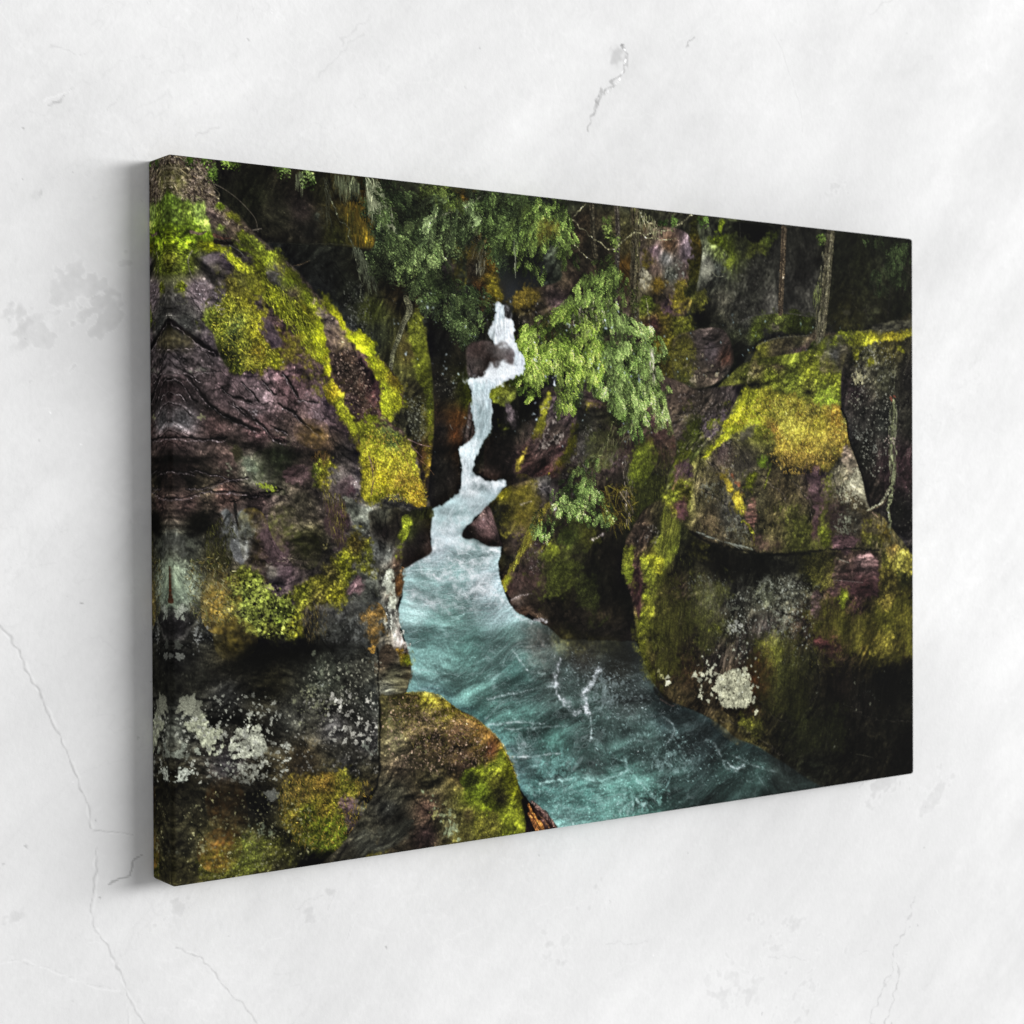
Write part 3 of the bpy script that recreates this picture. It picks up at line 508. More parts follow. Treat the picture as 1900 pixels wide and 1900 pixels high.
shade([(1020, 960), (1060, 975), (1050, 1000), (1015, 990)], .45, 5); shade([(1165, 960), (1180, 940), (1185, 1010), (1168, 1040), (1160, 1120), (1150, 1060)], .6, 5)
for q, c in (([(1000, 1010), (1060, 1000), (1070, 1060), (1030, 1110), (1005, 1070)], (66, 74, 22)), ([(1060, 1070), (1110, 1060), (1110, 1120), (1070, 1130)], (44, 50, 18)), ([(925, 925), (985, 915), (990, 980), (950, 1010)], (104, 98, 28)), ([(1030, 900), (1060, 880), (1100, 860), (1080, 900)], (60, 62, 26)), ([(1085, 800), (1140, 790), (1150, 850), (1100, 870)], (52, 56, 24)), ([(1180, 900), (1235, 880), (1235, 1000), (1195, 1010)], (62, 68, 22))): paint(q, c, 'moss', rag=4.5, al=.6, a=.5)
# ferny bough hanging in the middle
for pth, w, n in (([(1112, 850), (1095, 865), (1085, 880)], 16, 40), ([(1095, 872), (1065, 900), (1035, 925), (1015, 955), (1000, 985)], 24, 170), ([(1090, 885), (1095, 915), (1115, 940), (1130, 962)], 22, 120), ([(1080, 885), (1065, 920), (1060, 955)], 22, 110), ([(1060, 920), (1090, 945), (1108, 970)], 18, 60)): bough(pth, w, n, G2)
strands([(1115, 905), (1170, 900), (1175, 950), (1150, 980), (1120, 960)], 260, 12, 60, [(96, 84, 24), (120, 112, 34), (60, 48, 18), (34, 28, 14)], 40, .7)
line([(1150, 912), (1162, 930)], 1.4, 1, (170, 150, 120), .8); line([(1164, 912), (1172, 948)], 1.4, 1, (130, 104, 70), .8)
strands([(1100, 850), (1175, 760), (1180, 800), (1130, 860)], 130, 10, 110, [(80, 84, 48), (110, 110, 76)], 18, .5)
line([(1140, 770), (1120, 830), (1105, 850)], 2, 2, (92, 98, 56), .75, .4, 2)
strands([(1155, 860), (1175, 860), (1172, 960), (1160, 960)], 70, 7, 90, (120, 110, 100), 20, .5)
# boughs over the rocks
for pth, w, n, g in (([(1145, 488), (1110, 515), (1085, 550), (1060, 585), (1045, 605)], 30, 240, G0), ([(1150, 500), (1140, 540), (1115, 575), (1110, 600)], 26, 150, G0), ([(1130, 575), (1160, 610), (1205, 635), (1216, 660)], 28, 170, G2), ([(1115, 600), (1125, 650), (1118, 700), (1110, 720)], 26, 170, G2), ([(1150, 630), (1150, 690), (1160, 750), (1150, 770)], 32, 220, G2), ([(1180, 640), (1200, 690), (1205, 740)], 30, 160, G2), ([(1170, 700), (1180, 750), (1192, 800)], 26, 130, G2), ([(1200, 700), (1225, 730), (1238, 770), (1240, 790)], 26, 150, [(40, 54, 24), (90, 120, 52), (130, 164, 78), (160, 190, 106)]), ([(1060, 590), (1095, 600), (1100, 650), (1095, 715)], 28, 200, G1), ([(1070, 580), (1030, 605), (990, 622), (962, 640), (950, 655)], 28, 230, G1), ([(1050, 600), (1040, 650), (1042, 700), (1056, 750)], 26, 200, G1), ([(1010, 620), (1000, 660), (990, 700), (975, 718)], 28, 200, G1), ([(1040, 612), (1065, 650), (1075, 700)], 26, 150, G1), ([(980, 630), (970, 665), (965, 690)], 22, 90, G1)): bough(pth, w, n, g)
strands([(1070, 555), (1130, 555), (1110, 620), (1060, 620)], 90, 6, 85, [(176, 166, 140), (60, 56, 46)], 20, .45)
strands([(1205, 650), (1215, 650), (1215, 700), (1208, 700)], 40, 9, 90, (180, 172, 150), 10, .6)
paint([(1186, 780), (1205, 782), (1200, 800), (1192, 800)], (104, 140, 56), 'leaf', rag=1.5, al=.6)
# green wall between the rocks
strands([(1175, 840), (1240, 830), (1240, 950), (1200, 1000), (1170, 960)], 700, 8, 95, [(52, 56, 20), (36, 40, 16), (66, 70, 24), (24, 24, 14)], 10, .4)
paint([(1172, 870), (1185, 830), (1215, 800), (1210, 830), (1190, 870), (1178, 900)], (70, 80, 18), 'moss', rag=2.5, al=.75, a=.5)
glow([(1205, 815), (1240, 790), (1255, 830), (1225, 860)], (84, 52, 42), .35, 6, 1)
flecks([(1218, 820), (1232, 820), (1228, 840), (1218, 836)], -.1, (150, 140, 150))
# ---- water ----------------------------------------------------------------
WATER = [(921, 562), (936, 562), (938, 588), (951, 591), (954, 620), (958, 645), (975, 665), (975, 692), (960, 700), (940, 706), (922, 715), (907, 730), (914, 752), (911, 800), (899, 815), (889, 835), (881, 858), (875, 876), (890, 884), (903, 893), (925, 890), (940, 888), (940, 900), (922, 920), (903, 940), (886, 958), (862, 982), (857, 992), (862, 1000), (880, 998), (905, 1012), (931, 1012), (924, 1045), (928, 1070), (936, 1098), (946, 1120), (960, 1138), (990, 1150), (1016, 1160), (1040, 1185), (1180, 1190), (1190, 1215), (1212, 1265), (1235, 1298), (1290, 1318), (1335, 1342), (1365, 1368), (1405, 1382), (1450, 1410), (1560, 1470), (1400, 1530), (1030, 1560), (985, 1490), (965, 1465), (945, 1405), (926, 1372), (880, 1330), (850, 1316), (820, 1294), (752, 1287), (760, 1262), (763, 1235), (757, 1205), (746, 1172), (741, 1160), (739, 1132), (747, 1106), (747, 1052), (775, 1040), (800, 1024), (798, 945), (830, 932), (852, 915), (857, 900), (855, 862), (850, 830), (866, 822), (884, 806), (878, 775), (872, 750), (875, 735), (869, 700), (898, 703), (902, 690), (918, 640), (905, 620), (917, 592)]
bx, m = mask(WATER, .9, 0, 1, False); X, Y = grid(bx)
bm = blur(m, 2.2); jn = samp(T_M, X, Y, 0, 1.2, 1.2, 91)*.16+samp(T_F, X, Y, 0, 2, 2, 92)*.1; m = np.clip((bm-.5+jn*np.clip(1.5-Y/500, .35, 1))*3.2+.5, 0, 1).astype(np.float32)
wc = [(928, 575, (190, 205, 212)), (935, 610, (224, 232, 240)), (945, 640, (222, 230, 240)), (950, 685, (206, 216, 226)), (905, 697, (206, 214, 222)), (890, 715, (150, 172, 176)), (890, 770, (132, 156, 160)), (900, 800, (128, 154, 160)), (875, 830, (150, 172, 178)), (870, 870, (140, 164, 170)), (900, 900, (132, 160, 166)), (880, 930, (150, 172, 178)), (820, 965, (120, 146, 148)), (860, 960, (110, 142, 144)), (830, 990, (146, 166, 174)), (810, 1010, (150, 170, 180)), (880, 1020, (120, 152, 152)), (850, 1060, (110, 150, 148)), (790, 1080, (112, 148, 146)), (900, 1080, (140, 164, 172)), (770, 1130, (124, 160, 158)), (840, 1140, (88, 132, 124)), (930, 1130, (124, 152, 156)), (800, 1180, (78, 122, 116)), (870, 1200, (66, 108, 100)), (940, 1190, (70, 104, 98)), (790, 1250, (92, 138, 132)), (860, 1260, (70, 112, 104)), (960, 1240, (50, 86, 80)), (1010, 1190, (60, 76, 70)), (1080, 1210, (46, 46, 42)), (1150, 1230, (32, 34, 30)), (1040, 1270, (54, 72, 68)), (1170, 1290, (44, 54, 52)), (900, 1320, (64, 110, 100)), (960, 1350, (56, 96, 88)), (1020, 1380, (46, 82, 74)), (1100, 1340, (40, 58, 54)), (1100, 1420, (42, 62, 58)), (1240, 1330, (28, 40, 40)), (1200, 1380, (42, 62, 58)), (1300, 1380, (36, 50, 50)), (1000, 1450, (58, 104, 98)), (1080, 1480, (62, 112, 104)), (1150, 1460, (60, 108, 98)), (1200, 1500, (52, 94, 84)), (1250, 1440, (40, 62, 58)), (1350, 1430, (34, 54, 50)), (1400, 1450, (30, 48, 44)), (1450, 1420, (18, 24, 22)), (960, 1400, (84, 124, 118)), (1060, 1530, (84, 130, 124)), (985, 1420, (74, 116, 112))]
base = field(bx, wc, 3.2)*np.where(Y < 560, 1.03, 1.03-.1*np.clip((Y-560)/160, 0, 1))[..., None]
wx = samp(T_S, X, Y, 0, .9, .9, 31)*14; wy = samp(T_S, X, Y, 0, .9, .9, 37)*9
s1 = samp(T_F, X+wx, Y+wy, -8, .5, 2.2, 41); s2 = samp(T_G, X-wx, Y+wy, 12, .6, 2.0, 43)
th1 = np.exp(-(np.abs(samp(T_G, X+wx*1.5, Y+wy*1.5, -15, .35, 1.0, 47))/.10)**2); th2 = np.exp(-(np.abs(samp(T_S, X-wy*1.3, Y+wx*.8, 25, 1.1, 2.2, 51))/.07)**2)
gr = samp(T_H, X, Y, 0, .8, .8, 53); md = samp(T_M, X+wx, Y+wy, -10, .8, 1.4, 55)
pf = np.clip((Y-430)/300, 0, 1)    # calmer far, rougher near
L = s1*(.15+.08*pf)+s2*.11+.10*samp(T_S, X+wy, Y+wx, -10, 1.6, 3.2, 61)+relief(s1, .35)*(.1+.12*pf)+gr*(.03+.07*pf)+md*(.02+.05*pf)
water = base*np.exp(np.clip(L, -1, 1))[..., None]
foam = np.clip(th1*(.14+.12*pf)*(s2 > -.3)+th2*.18*(md > -.4)+.22*np.clip(md*gr-1.2, 0, 1)*pf, 0, .6)
net = np.exp(-(samp(C_E, X+wx*1.6+6*md, Y+wy*1.8+4*md, -12, .2, .42, 63)/.07)**2)*np.clip(.5+.6*samp(T_S, X, Y, 0, 1, 1, 64), 0, 1)
net2 = np.exp(-(samp(C_E, X-wx*1.2+5*md, Y+wy+3*md, 20, .34, .6, 66)/.06)**2)*np.clip(.3+.7*samp(T_F, X, Y, 0, .8, .8, 67), 0, 1)
foam = np.clip(foam+(.36*net+.3*net2)*(.3+.7*pf), 0, .75); lum = base.mean(-1); foam = foam*np.clip(lum*2.6, .25, 1)
water = water*(1-foam[..., None])+np.array((.76, .86, .87))*foam[..., None]
comp(bx, m, water)
wm = np.zeros((CH, CW), np.float32); wm[bx[1]:bx[3], bx[0]:bx[2]] = m; CLIP[0] = wm
# falls and rapids: long soft streaks
W1 = (228, 236, 244); W2 = (176, 198, 204); W3 = (96, 128, 132)
strands([(919, 590), (951, 594), (956, 640), (962, 660), (935, 650), (920, 635)], 420, 22, 84, [W1, W1, W2, (206, 214, 228)], 7, .5)
strands([(921, 564), (936, 564), (936, 590), (920, 590)], 90, 12, 95, [W1, W2, (120, 140, 150)], 8, .5)
paint([(937, 566), (946, 572), (951, 590), (938, 589)], (92, 92, 92), 'rock', ang=85)
strands([(905, 612), (918, 592), (918, 640), (910, 625)], 40, 16, 105, (130, 142, 146), 8, .5)
paint([(869, 640), (905, 632), (920, 640), (930, 632), (945, 640), (957, 660), (950, 682), (935, 688), (920, 684), (902, 690), (898, 701), (870, 697), (866, 670)], [(885, 650, (58, 46, 42)), (890, 680, (74, 66, 62)), (920, 650, (66, 60, 58)), (935, 645, (104, 98, 98)), (945, 665, (74, 66, 66)), (910, 670, (56, 44, 40)), (880, 695, (58, 52, 50))], ang=70, st=1.6, a=.35, soft=1.2)
strands([(955, 645), (966, 650), (972, 684), (955, 684)], 130, 14, 80, [W1, W2, (140, 156, 164)], 12, .5)
paint([(900, 692), (915, 686), (950, 682), (976, 680), (974, 692), (945, 700), (905, 705), (870, 702), (870, 697), (897, 702)], (218, 226, 234), 'moss', rag=1.4, a=.1, big=.05)
strands([(872, 704), (950, 700), (915, 715), (912, 745), (876, 742)], 330, 18, 80, [W2, (150, 176, 182), (120, 148, 152), (200, 212, 218)], 14, .3)
strands([(876, 745), (912, 745), (910, 800), (895, 815), (884, 800)], 340, 20, 95, [W2, (112, 142, 148), (160, 184, 190)], 10, .2)
strands([(852, 824), (885, 810), (895, 815), (880, 860), (872, 900), (858, 900)], 360, 18, 100, [W1, W2, (150, 174, 180)], 10, .24)
flecks([(851, 822), (872, 820), (880, 830), (856, 836)], .5, (214, 224, 230), 1, .6)
flecks([(872, 878), (905, 892), (938, 890), (925, 915), (870, 905)], .5, (206, 220, 224), 1, .6)
strands([(860, 905), (935, 892), (905, 935), (870, 975), (800, 990), (800, 950), (845, 930)], 600, 12, 145, [W1, W2, (120, 150, 152), (190, 208, 214)], 16, .1)
strands([(800, 990), (860, 985), (930, 1015), (925, 1060), (770, 1060), (800, 1030)], 800, 18, 175, [W1, W2, (116, 154, 152), (90, 134, 128)], 18, .08)
strands([(760, 1060), (925, 1050), (945, 1120), (745, 1120)], 900, 22, 176, [W1, W2, (104, 150, 146), (90, 136, 130)], 9, .07)
strands([(745, 1120), (950, 1125), (960, 1160), (760, 1190), (745, 1160)], 600, 22, 172, [W2, (104, 150, 146), (66, 112, 104)], 9, .07)
strands([(765, 1180), (1000, 1160), (1000, 1300), (900, 1320), (765, 1280)], 900, 20, 170, [(130, 170, 166), (60, 100, 94), (84, 128, 120)], 10, .06)
def foamline(q, w=2., al=.6, col=(190, 216, 218), k=1.): foamp(q, w*.72, al*.85, col, .55)
foamline([(1040, 1222), (1030, 1250), (1032, 1282), (1045, 1303), (1070, 1320)], 4.5, .8, (206, 218, 226))
foamline([(1113, 1238), (1098, 1262), (1085, 1285), (1083, 1310), (1090, 1326)], 5.0, .8, (206, 218, 226))
foamline([(1095, 1330), (1098, 1352), (1094, 1372)], 2.5, .7)
foamline([(950, 1205), (965, 1225), (985, 1245), (1010, 1250)], 2.5, .6)
foamline([(905, 1295), (950, 1285), (1000, 1276), (1030, 1272)], 2., .6)
foamline([(905, 1345), (960, 1338), (1010, 1342)], 2., .5)
foamline([(910, 1352), (980, 1350), (1050, 1345)], 2., .4)
foamline([(960, 1404), (990, 1402), (1040, 1395)], 2., .55)
foamline([(945, 1402), (975, 1403)], 1.6, .7, (220, 232, 232), .3)
foamline([(1005, 1452), (1040, 1446), (1085, 1442), (1110, 1448), (1140, 1440), (1165, 1428), (1180, 1445), (1200, 1465), (1215, 1478)], 2.8, .8, (150, 204, 198), .6)
foamline([(1160, 1402), (1165, 1425)], 4, .75, (150, 200, 196)); foamline([(1140, 1405), (1160, 1412)], 2, .6, (140, 190, 186))
foamline([(1218, 1422), (1232, 1414), (1246, 1418)], 2.5, .6, (150, 196, 194)); foamline([(1243, 1440), (1232, 1462), (1215, 1476)], 2., .45, (120, 176, 172))
foamline([(1310, 1370), (1330, 1385), (1345, 1420), (1365, 1430)], 2.5, .45); foamline([(1345, 1410), (1360, 1424), (1380, 1418)], 3, .6)
foamline([(1360, 1400), (1400, 1420), (1440, 1430)], 1.8, .4); foamline([(1230, 1330), (1252, 1350), (1235, 1380)], 2., .4)
flecks([(985, 1440), (1230, 1440), (1220, 1500), (1040, 1540), (985, 1480)], .45, (110, 168, 158), .8, .5)
flecks([(1030, 1500), (1150, 1470), (1200, 1500), (1060, 1540)], .3, (150, 192, 188), .9, .6)
strands([(1010, 1450), (1220, 1450), (1200, 1500), (1030, 1530)], 500, 5, 10, [(120, 180, 170), (50, 92, 84), (84, 140, 130)], 50, .3)
flecks([(960, 1380), (1130, 1380), (1120, 1440), (980, 1440)], .15, (96, 158, 150), 1., .5)
flecks([(1050, 1230), (1180, 1260), (1220, 1340), (1100, 1330)], .15, (120, 140, 142), 1.2, .45)
flecks([(1100, 1300), (1330, 1370), (1300, 1440), (1120, 1400)], .05, (120, 154, 152), 1.2, .45)
strands([(1030, 1200), (1200, 1240), (1260, 1320), (1100, 1330), (1040, 1300)], 500, 4, 20, [(130, 146, 148), (70, 82, 80)], 40, .3)
strands([(1080, 1320), (1380, 1390), (1420, 1450), (1150, 1440)], 800, 3.5, 15, [(120, 156, 154), (24, 36, 34), (80, 110, 106)], 40, .35)
glow([(960, 1165), (1030, 1185), (1040, 1250), (990, 1235)], (92, 78, 72), .3, 12)
shade([(1020, 1165), (1180, 1185), (1215, 1270), (1180, 1240), (1100, 1200), (1040, 1195)], .5, 10, (20, 20, 15))
shade([(1210, 1262), (1300, 1320), (1360, 1365), (1400, 1400), (1330, 1370), (1250, 1330)], .55, 8, (16, 24, 24))
glow([(1035, 1165), (1100, 1180), (1150, 1195), (1080, 1215), (1035, 1200)], (40, 38, 16), .5, 8)
for q, w, al in (([(921, 600), (938, 598), (951, 600)], 5, .5), ([(925, 630), (950, 638), (960, 650)], 6, .6), ([(963, 660), (966, 682)], 5, .7), ([(905, 694), (935, 690), (972, 686)], 6, .9), ([(872, 703), (900, 700)], 4, .7), ([(856, 828), (880, 818)], 5, .7), ([(862, 850), (862, 895)], 6, .6), ([(872, 884), (900, 894), (936, 892)], 6, .8), ([(860, 905), (895, 912), (915, 905)], 8, .6), ([(805, 985), (840, 975), (870, 955)], 7, .5), ([(803, 1010), (825, 1000), (860, 1008)], 7, .7), ([(865, 1002), (900, 1018), (928, 1020)], 6, .8), ([(820, 1030), (870, 1050), (915, 1030)], 5, .5), ([(790, 1060), (840, 1070), (900, 1060)], 5, .5), ([(850, 1100), (900, 1095), (935, 1110)], 7, .5), ([(760, 1100), (820, 1120), (880, 1130)], 6, .35), ([(880, 1085), (920, 1075)], 8, .5), ([(750, 1055), (790, 1035)], 4, .6), ([(935, 1110), (965, 1145), (1000, 1152)], 2.5, .4), ([(905, 1355), (935, 1395), (955, 1440)], 5, .45), ([(1200, 1250), (1235, 1298)], 2, .3), ([(870, 700), (876, 745), (886, 800)], 2.5, .6), ([(912, 735), (911, 795)], 2.5, .5)): foamp(q, w, al, (222, 232, 238) if q[0][1] < 1120 else (180, 208, 208), .45)
x0, y0, x1, y1 = box(cv([(845, 555), (985, 555), (985, 1015), (795, 1015)]), 0); v = img[y0:y1, x0:x1]; mm = wm[y0:y1, x0:x1, None]
v[:] = v*(1-mm)+np.stack([blur(v[..., c], .9) for c in range(3)], -1)*mm
CLIP[0] = None
# mid boulder at the stream edge
paint([(858, 993), (862, 982), (885, 960), (905, 938), (916, 960), (928, 1000), (932, 1013), (905, 1012), (885, 1000), (862, 998)], [(870, 985, (38, 34, 32)), (895, 970, (110, 84, 84)), (905, 985, (98, 74, 72)), (890, 955, (84, 70, 66)), (900, 1004, (44, 34, 32)), (925, 1005, (34, 28, 26))], ang=50, a=.45)
flecks([(880, 960), (908, 945), (915, 985), (900, 990)], .1, (160, 142, 144))
shade([(860, 983), (880, 978), (900, 1000), (930, 1010), (900, 1012), (862, 998)], .5, 3)
# dark pillar base left of the rapids
paint([(745, 960), (798, 942), (798, 1000), (801, 1024), (775, 1040), (747, 1052), (745, 1000)], [(790, 960, (36, 34, 20)), (760, 980, (40, 44, 18)), (785, 1000, (28, 24, 22)), (765, 1030, (24, 20, 18)), (798, 1010, (60, 50, 46))], ang=80, a=.35)
# ---- big boulders, right -------------------------------------------------
# lower one
paint([(1170, 985), (1200, 940), (1250, 930), (1300, 1000), (1400, 1025), (1500, 1022), (1700, 960), (1710, 1450), (1560, 1470), (1450, 1412), (1405, 1384), (1365, 1368), (1335, 1342), (1290, 1318), (1252, 1304), (1235, 1298), (1212, 1265), (1190, 1210), (1178, 1150), (1172, 1110), (1160, 1070), (1160, 1010)], [(1190, 990, (52, 42, 34)), (1180, 1060, (58, 42, 36)), (1182, 1090, (52, 36, 34)), (1215, 1060, (90, 92, 24)), (1240, 1000, (40, 46, 16)), (1270, 1030, (20, 20, 12)), (1340, 1050, (16, 15, 11)), (1400, 1040, (17, 17, 12)), (1250, 1090, (44, 34, 28)), (1300, 1080, (48, 46, 30)), (1320, 1110, (54, 52, 46)), (1370, 1110, (44, 44, 38)), (1420, 1100, (60, 62, 48)), (1470, 1090, (80, 80, 66)), (1340, 1160, (40, 38, 26)), (1420, 1170, (72, 66, 60)), (1250, 1180, (46, 40, 22)), (1200, 1170, (66, 64, 20)), (1270, 1240, (36, 27, 16)), (1240, 1280, (40, 34, 20)), (1330, 1220, (32, 28, 24)), (1380, 1200, (40, 36, 32)), (1410, 1240, (70, 42, 22)), (1400, 1300, (34, 26, 16)), (1450, 1250, (38, 38, 22)), (1390, 1360, (36, 34, 16)), (1500, 1150, (36, 28, 24)), (1550, 1080, (56, 38, 38)), (1600, 1070, (54, 40, 40)), (1590, 1120, (44, 30, 28)), (1510, 1060, (48, 50, 18)), (1560, 1160, (54, 50, 18)), (1640, 1140, (76, 74, 20)), (1670, 1060, (40, 44, 16)), (1680, 1120, (60, 54, 18)), (1620, 1190, (72, 62, 20)), (1680, 1200, (50, 42, 16)), (1545, 1190, (40, 24, 22)), (1500, 1230, (34, 34, 18)), (1560, 1260, (26, 20, 16)), (1640, 1260, (11, 11, 9)), (1690, 1260, (12, 12, 9)), (1600, 1300, (20, 18, 15)), (1660, 1330, (22, 21, 15)), (1480, 1330, (28, 30, 14)), (1540, 1350, (18, 18, 12)), (1480, 1390, (24, 24, 15)), (1600, 1400, (14, 13, 9)), (1690, 1400, (13, 12, 9)), (1500, 1430, (18, 20, 14))], ang=85, st=1.6, a=.65, cr=.4, grit=.28, soft=1.)
flecks([(1290, 1060), (1500, 1060), (1520, 1140), (1450, 1200), (1340, 1200), (1290, 1130)], .1, (112, 116, 98), 1.6, .6, 1.2, .7)
flecks([(1400, 1070), (1500, 1070), (1520, 1110), (1480, 1160), (1420, 1140)], .25, (150, 154, 136), 1.7, .65, 1.2, .7)
flecks([(1340, 1140), (1390, 1140), (1390, 1175), (1345, 1170)], .1, (170, 172, 160), 1.8, .8, 1.2, .6)
dots([(1360, 1100), (1500, 1080), (1490, 1230), (1360, 1200)], 300, .5, 1.8, (168, 172, 158), .75)
strands([(1200, 1000), (1330, 1060), (1330, 1200), (1220, 1280), (1190, 1200)], 700, 5, 88, [(72, 74, 28), (46, 48, 20), (24, 22, 16), (88, 90, 34)], 14, .35)
strands([(1330, 1160), (1480, 1200), (1500, 1330), (1380, 1330), (1300, 1240)], 500, 5, 88, [(60, 60, 24), (36, 36, 18), (20, 18, 14)], 18, .35)
strands([(1500, 1130), (1690, 1130), (1690, 1225), (1500, 1260), (1450, 1200)], 900, 4.5, 85, [(80, 76, 24), (56, 56, 20), (30, 28, 14), (96, 88, 34)], 30, .35)
shade([(1250, 985), (1290, 1000), (1380, 1022), (1500, 1022), (1560, 1020), (1570, 1040), (1500, 1050), (1440, 1060), (1400, 1090), (1350, 1070), (1290, 1050)], .6, 9)
# trunk-like green rib and bright moss on its shoulder
paint([(1232, 960), (1255, 960), (1262, 1000), (1245, 1045), (1230, 1060), (1215, 1050), (1195, 1042), (1190, 1035), (1215, 1010), (1228, 985)], [(1240, 980, (70, 70, 26)), (1225, 1010, (84, 88, 26)), (1245, 1010, (66, 74, 20)), (1240, 1040, (104, 112, 26)), (1200, 1035, (130, 118, 40))], 'moss', rag=1, a=.4)
strands([(1235, 930), (1255, 935), (1262, 1000), (1235, 1055), (1210, 1040), (1225, 1005)], 330, 14, 105, [(84, 88, 26), (110, 114, 34), (56, 58, 20)], 10, .5)
paint([(1190, 1040), (1210, 1030), (1235, 1038), (1232, 1060), (1225, 1075), (1226, 1095), (1218, 1120), (1215, 1140), (1200, 1145), (1192, 1110), (1192, 1070)], [(1215, 1045, (148, 150, 28)), (1225, 1055, (160, 156, 30)), (1205, 1075, (92, 100, 24)), (1215, 1095, (96, 104, 26)), (1208, 1130, (150, 150, 34)), (1198, 1060, (110, 116, 30))], 'moss', rag=1.4, a=.6)
paint([(1164, 1020), (1172, 1015), (1176, 1035), (1172, 1050), (1180, 1060), (1168, 1090), (1160, 1070), (1162, 1040)], [(1165, 1030, (96, 100, 26)), (1165, 1075, (100, 112, 26))], 'moss', rag=.8, a=.5)
paint([(1186, 1135), (1205, 1140), (1200, 1180), (1196, 1210), (1185, 1200), (1182, 1160)], [(1195, 1150, (104, 108, 26)), (1190, 1190, (110, 112, 26))], 'moss', rag=1.5, a=.6)
paint([(1183, 1195), (1196, 1200), (1206, 1230), (1215, 1255), (1208, 1262), (1195, 1230)], (84, 86, 22), 'moss', rag=1.5, al=.8)
paint([(1175, 1060), (1186, 1055), (1190, 1100), (1186, 1150), (1178, 1120), (1172, 1095)], (54, 36, 32), 'rock', soft=1, ang=85)
flecks([(1170, 985), (1215, 970), (1220, 1000), (1195, 1025), (1175, 1020)], .15, (140, 134, 124), 1.3, .6)
shade([(1205, 1175), (1235, 1180), (1225, 1190), (1208, 1186)], .55, 4)
paint([(1312, 1160), (1335, 1155), (1338, 1172), (1318, 1172)], (88, 92, 26), 'leaf', rag=2, al=.7)
paint([(1415, 1195), (1450, 1195), (1450, 1222), (1425, 1222)], (104, 104, 26), 'leaf', rag=3, al=.55)
glow([(1395, 1215), (1425, 1210), (1435, 1260), (1415, 1290), (1398, 1270)], (88, 48, 20), .5, 7, 1)
for q, w in (([(1240, 1075), (1262, 1110), (1258, 1160)], 3), ([(1300, 1130), (1330, 1180), (1320, 1230)], 2.5), ([(1440, 1130), (1500, 1150), (1540, 1150)], 3), ([(1500, 1190), (1520, 1250), (1500, 1310)], 3), ([(1400, 1290), (1440, 1330), (1500, 1345)], 2.5), ([(1470, 1075), (1500, 1085), (1530, 1110), (1545, 1135)], 3), ([(1180, 1180), (1210, 1186), (1230, 1200)], 3.5), ([(1560, 1300), (1620, 1330), (1690, 1335)], 2.5), ([(1330, 1330), (1380, 1350), (1450, 1400)], 2)):
    line(q, w, w*.6, (9, 8, 7), .7, .1, 1.5, soft=2.5); line([(a+2, b+w) for a, b in q], 1.5, 1, (96, 88, 76), .4, .5, 1.5, soft=1.5)
MS[:] = [88, 3.]
for q, c in (([(1200, 1060), (1250, 1050), (1280, 1150), (1260, 1270), (1215, 1240)], (78, 80, 24)), ([(1280, 1080), (1340, 1100), (1330, 1200), (1290, 1200)], (58, 60, 24)), ([(1390, 1180), (1470, 1190), (1500, 1300), (1420, 1320)], (62, 64, 22)), ([(1500, 1120), (1600, 1120), (1690, 1100), (1690, 1215), (1560, 1200), (1500, 1180)], (88, 86, 24)), ([(1480, 1340), (1560, 1330), (1560, 1390), (1480, 1390)], (40, 44, 18)), ([(1260, 960), (1300, 960), (1330, 1000), (1300, 1000)], (84, 82, 28))): paint(q, c, 'moss', rag=5, al=.55, a=.5)
MS[:] = [0, 1.]
# pale crust
flecks([(1330, 1262), (1350, 1245), (1385, 1238), (1395, 1270), (1393, 1305), (1375, 1312), (1345, 1312), (1332, 1292)], 1.35, (172, 172, 142), 1.5, .95, 1.2, .5)
dots([(1285, 1245), (1330, 1240), (1335, 1295), (1300, 1300), (1280, 1270)], 30, 1.2, 4.2, (178, 178, 150), .92, pw=1.5, el=1.)
dots([(1280, 1210), (1390, 1200), (1410, 1300), (1400, 1320), (1300, 1240)], 60, .6, 2.4, (176, 178, 154), .85)
for x, y, r in ((1291, 1276, 3.4), (1306, 1278, 4.6), (1325, 1277, 4.6), (1238, 1265, 4.4), (1238, 1255, 3), (1402, 1320, 3.6), (1398, 1300, 3.2), (1305, 1292, 3), (1333, 1278, 3), (1334, 1265, 4)):
    dots([(x-.5, y-.5), (x+.5, y-.5), (x+.5, y+.5), (x-.5, y+.5)], 1, r, r+.1, (180, 180, 150), .95)
dots([(1215, 1240), (1230, 1240), (1230, 1262), (1218, 1262)], 6, 1, 2.4, (150, 148, 96), .7)
shade([(1212, 1272), (1235, 1290), (1252, 1304), (1245, 1308), (1220, 1292)], .8, 1.5)
line([(1225, 1296), (1245, 1308), (1255, 1306)], 3, 1, (52, 42, 36), .6)
paint([(1368, 1340), (1375, 1328), (1395, 1328), (1410, 1345), (1425, 1368), (1410, 1374), (1385, 1362)], [(1385, 1340, (72, 72, 22)), (1405, 1360, (62, 62, 22))], 'leaf', rag=2.5, a=.6)
glow([(1330, 1325), (1365, 1350), (1380, 1375), (1360, 1365), (1330, 1340)], (64, 56, 30), .6, 3, 1)
flecks([(1450, 1360), (1520, 1360), (1520, 1390), (1460, 1385)], -.2, (78, 80, 22), 1.2, .6)
for a, b in ((1548, 1384), (1584, 1265), (1516, 1284), (1588, 1317), (1615, 1304), (1640, 1245)):
    dots([(a-1, b-1), (a+1, b-1), (a+1, b+1), (a-1, b+1)], 1, 1.2, 2.2, (140, 142, 118), .8)
line([(1588, 1398), (1605, 1401), (1620, 1405)], 1.2, 1, (96, 92, 74), .6)
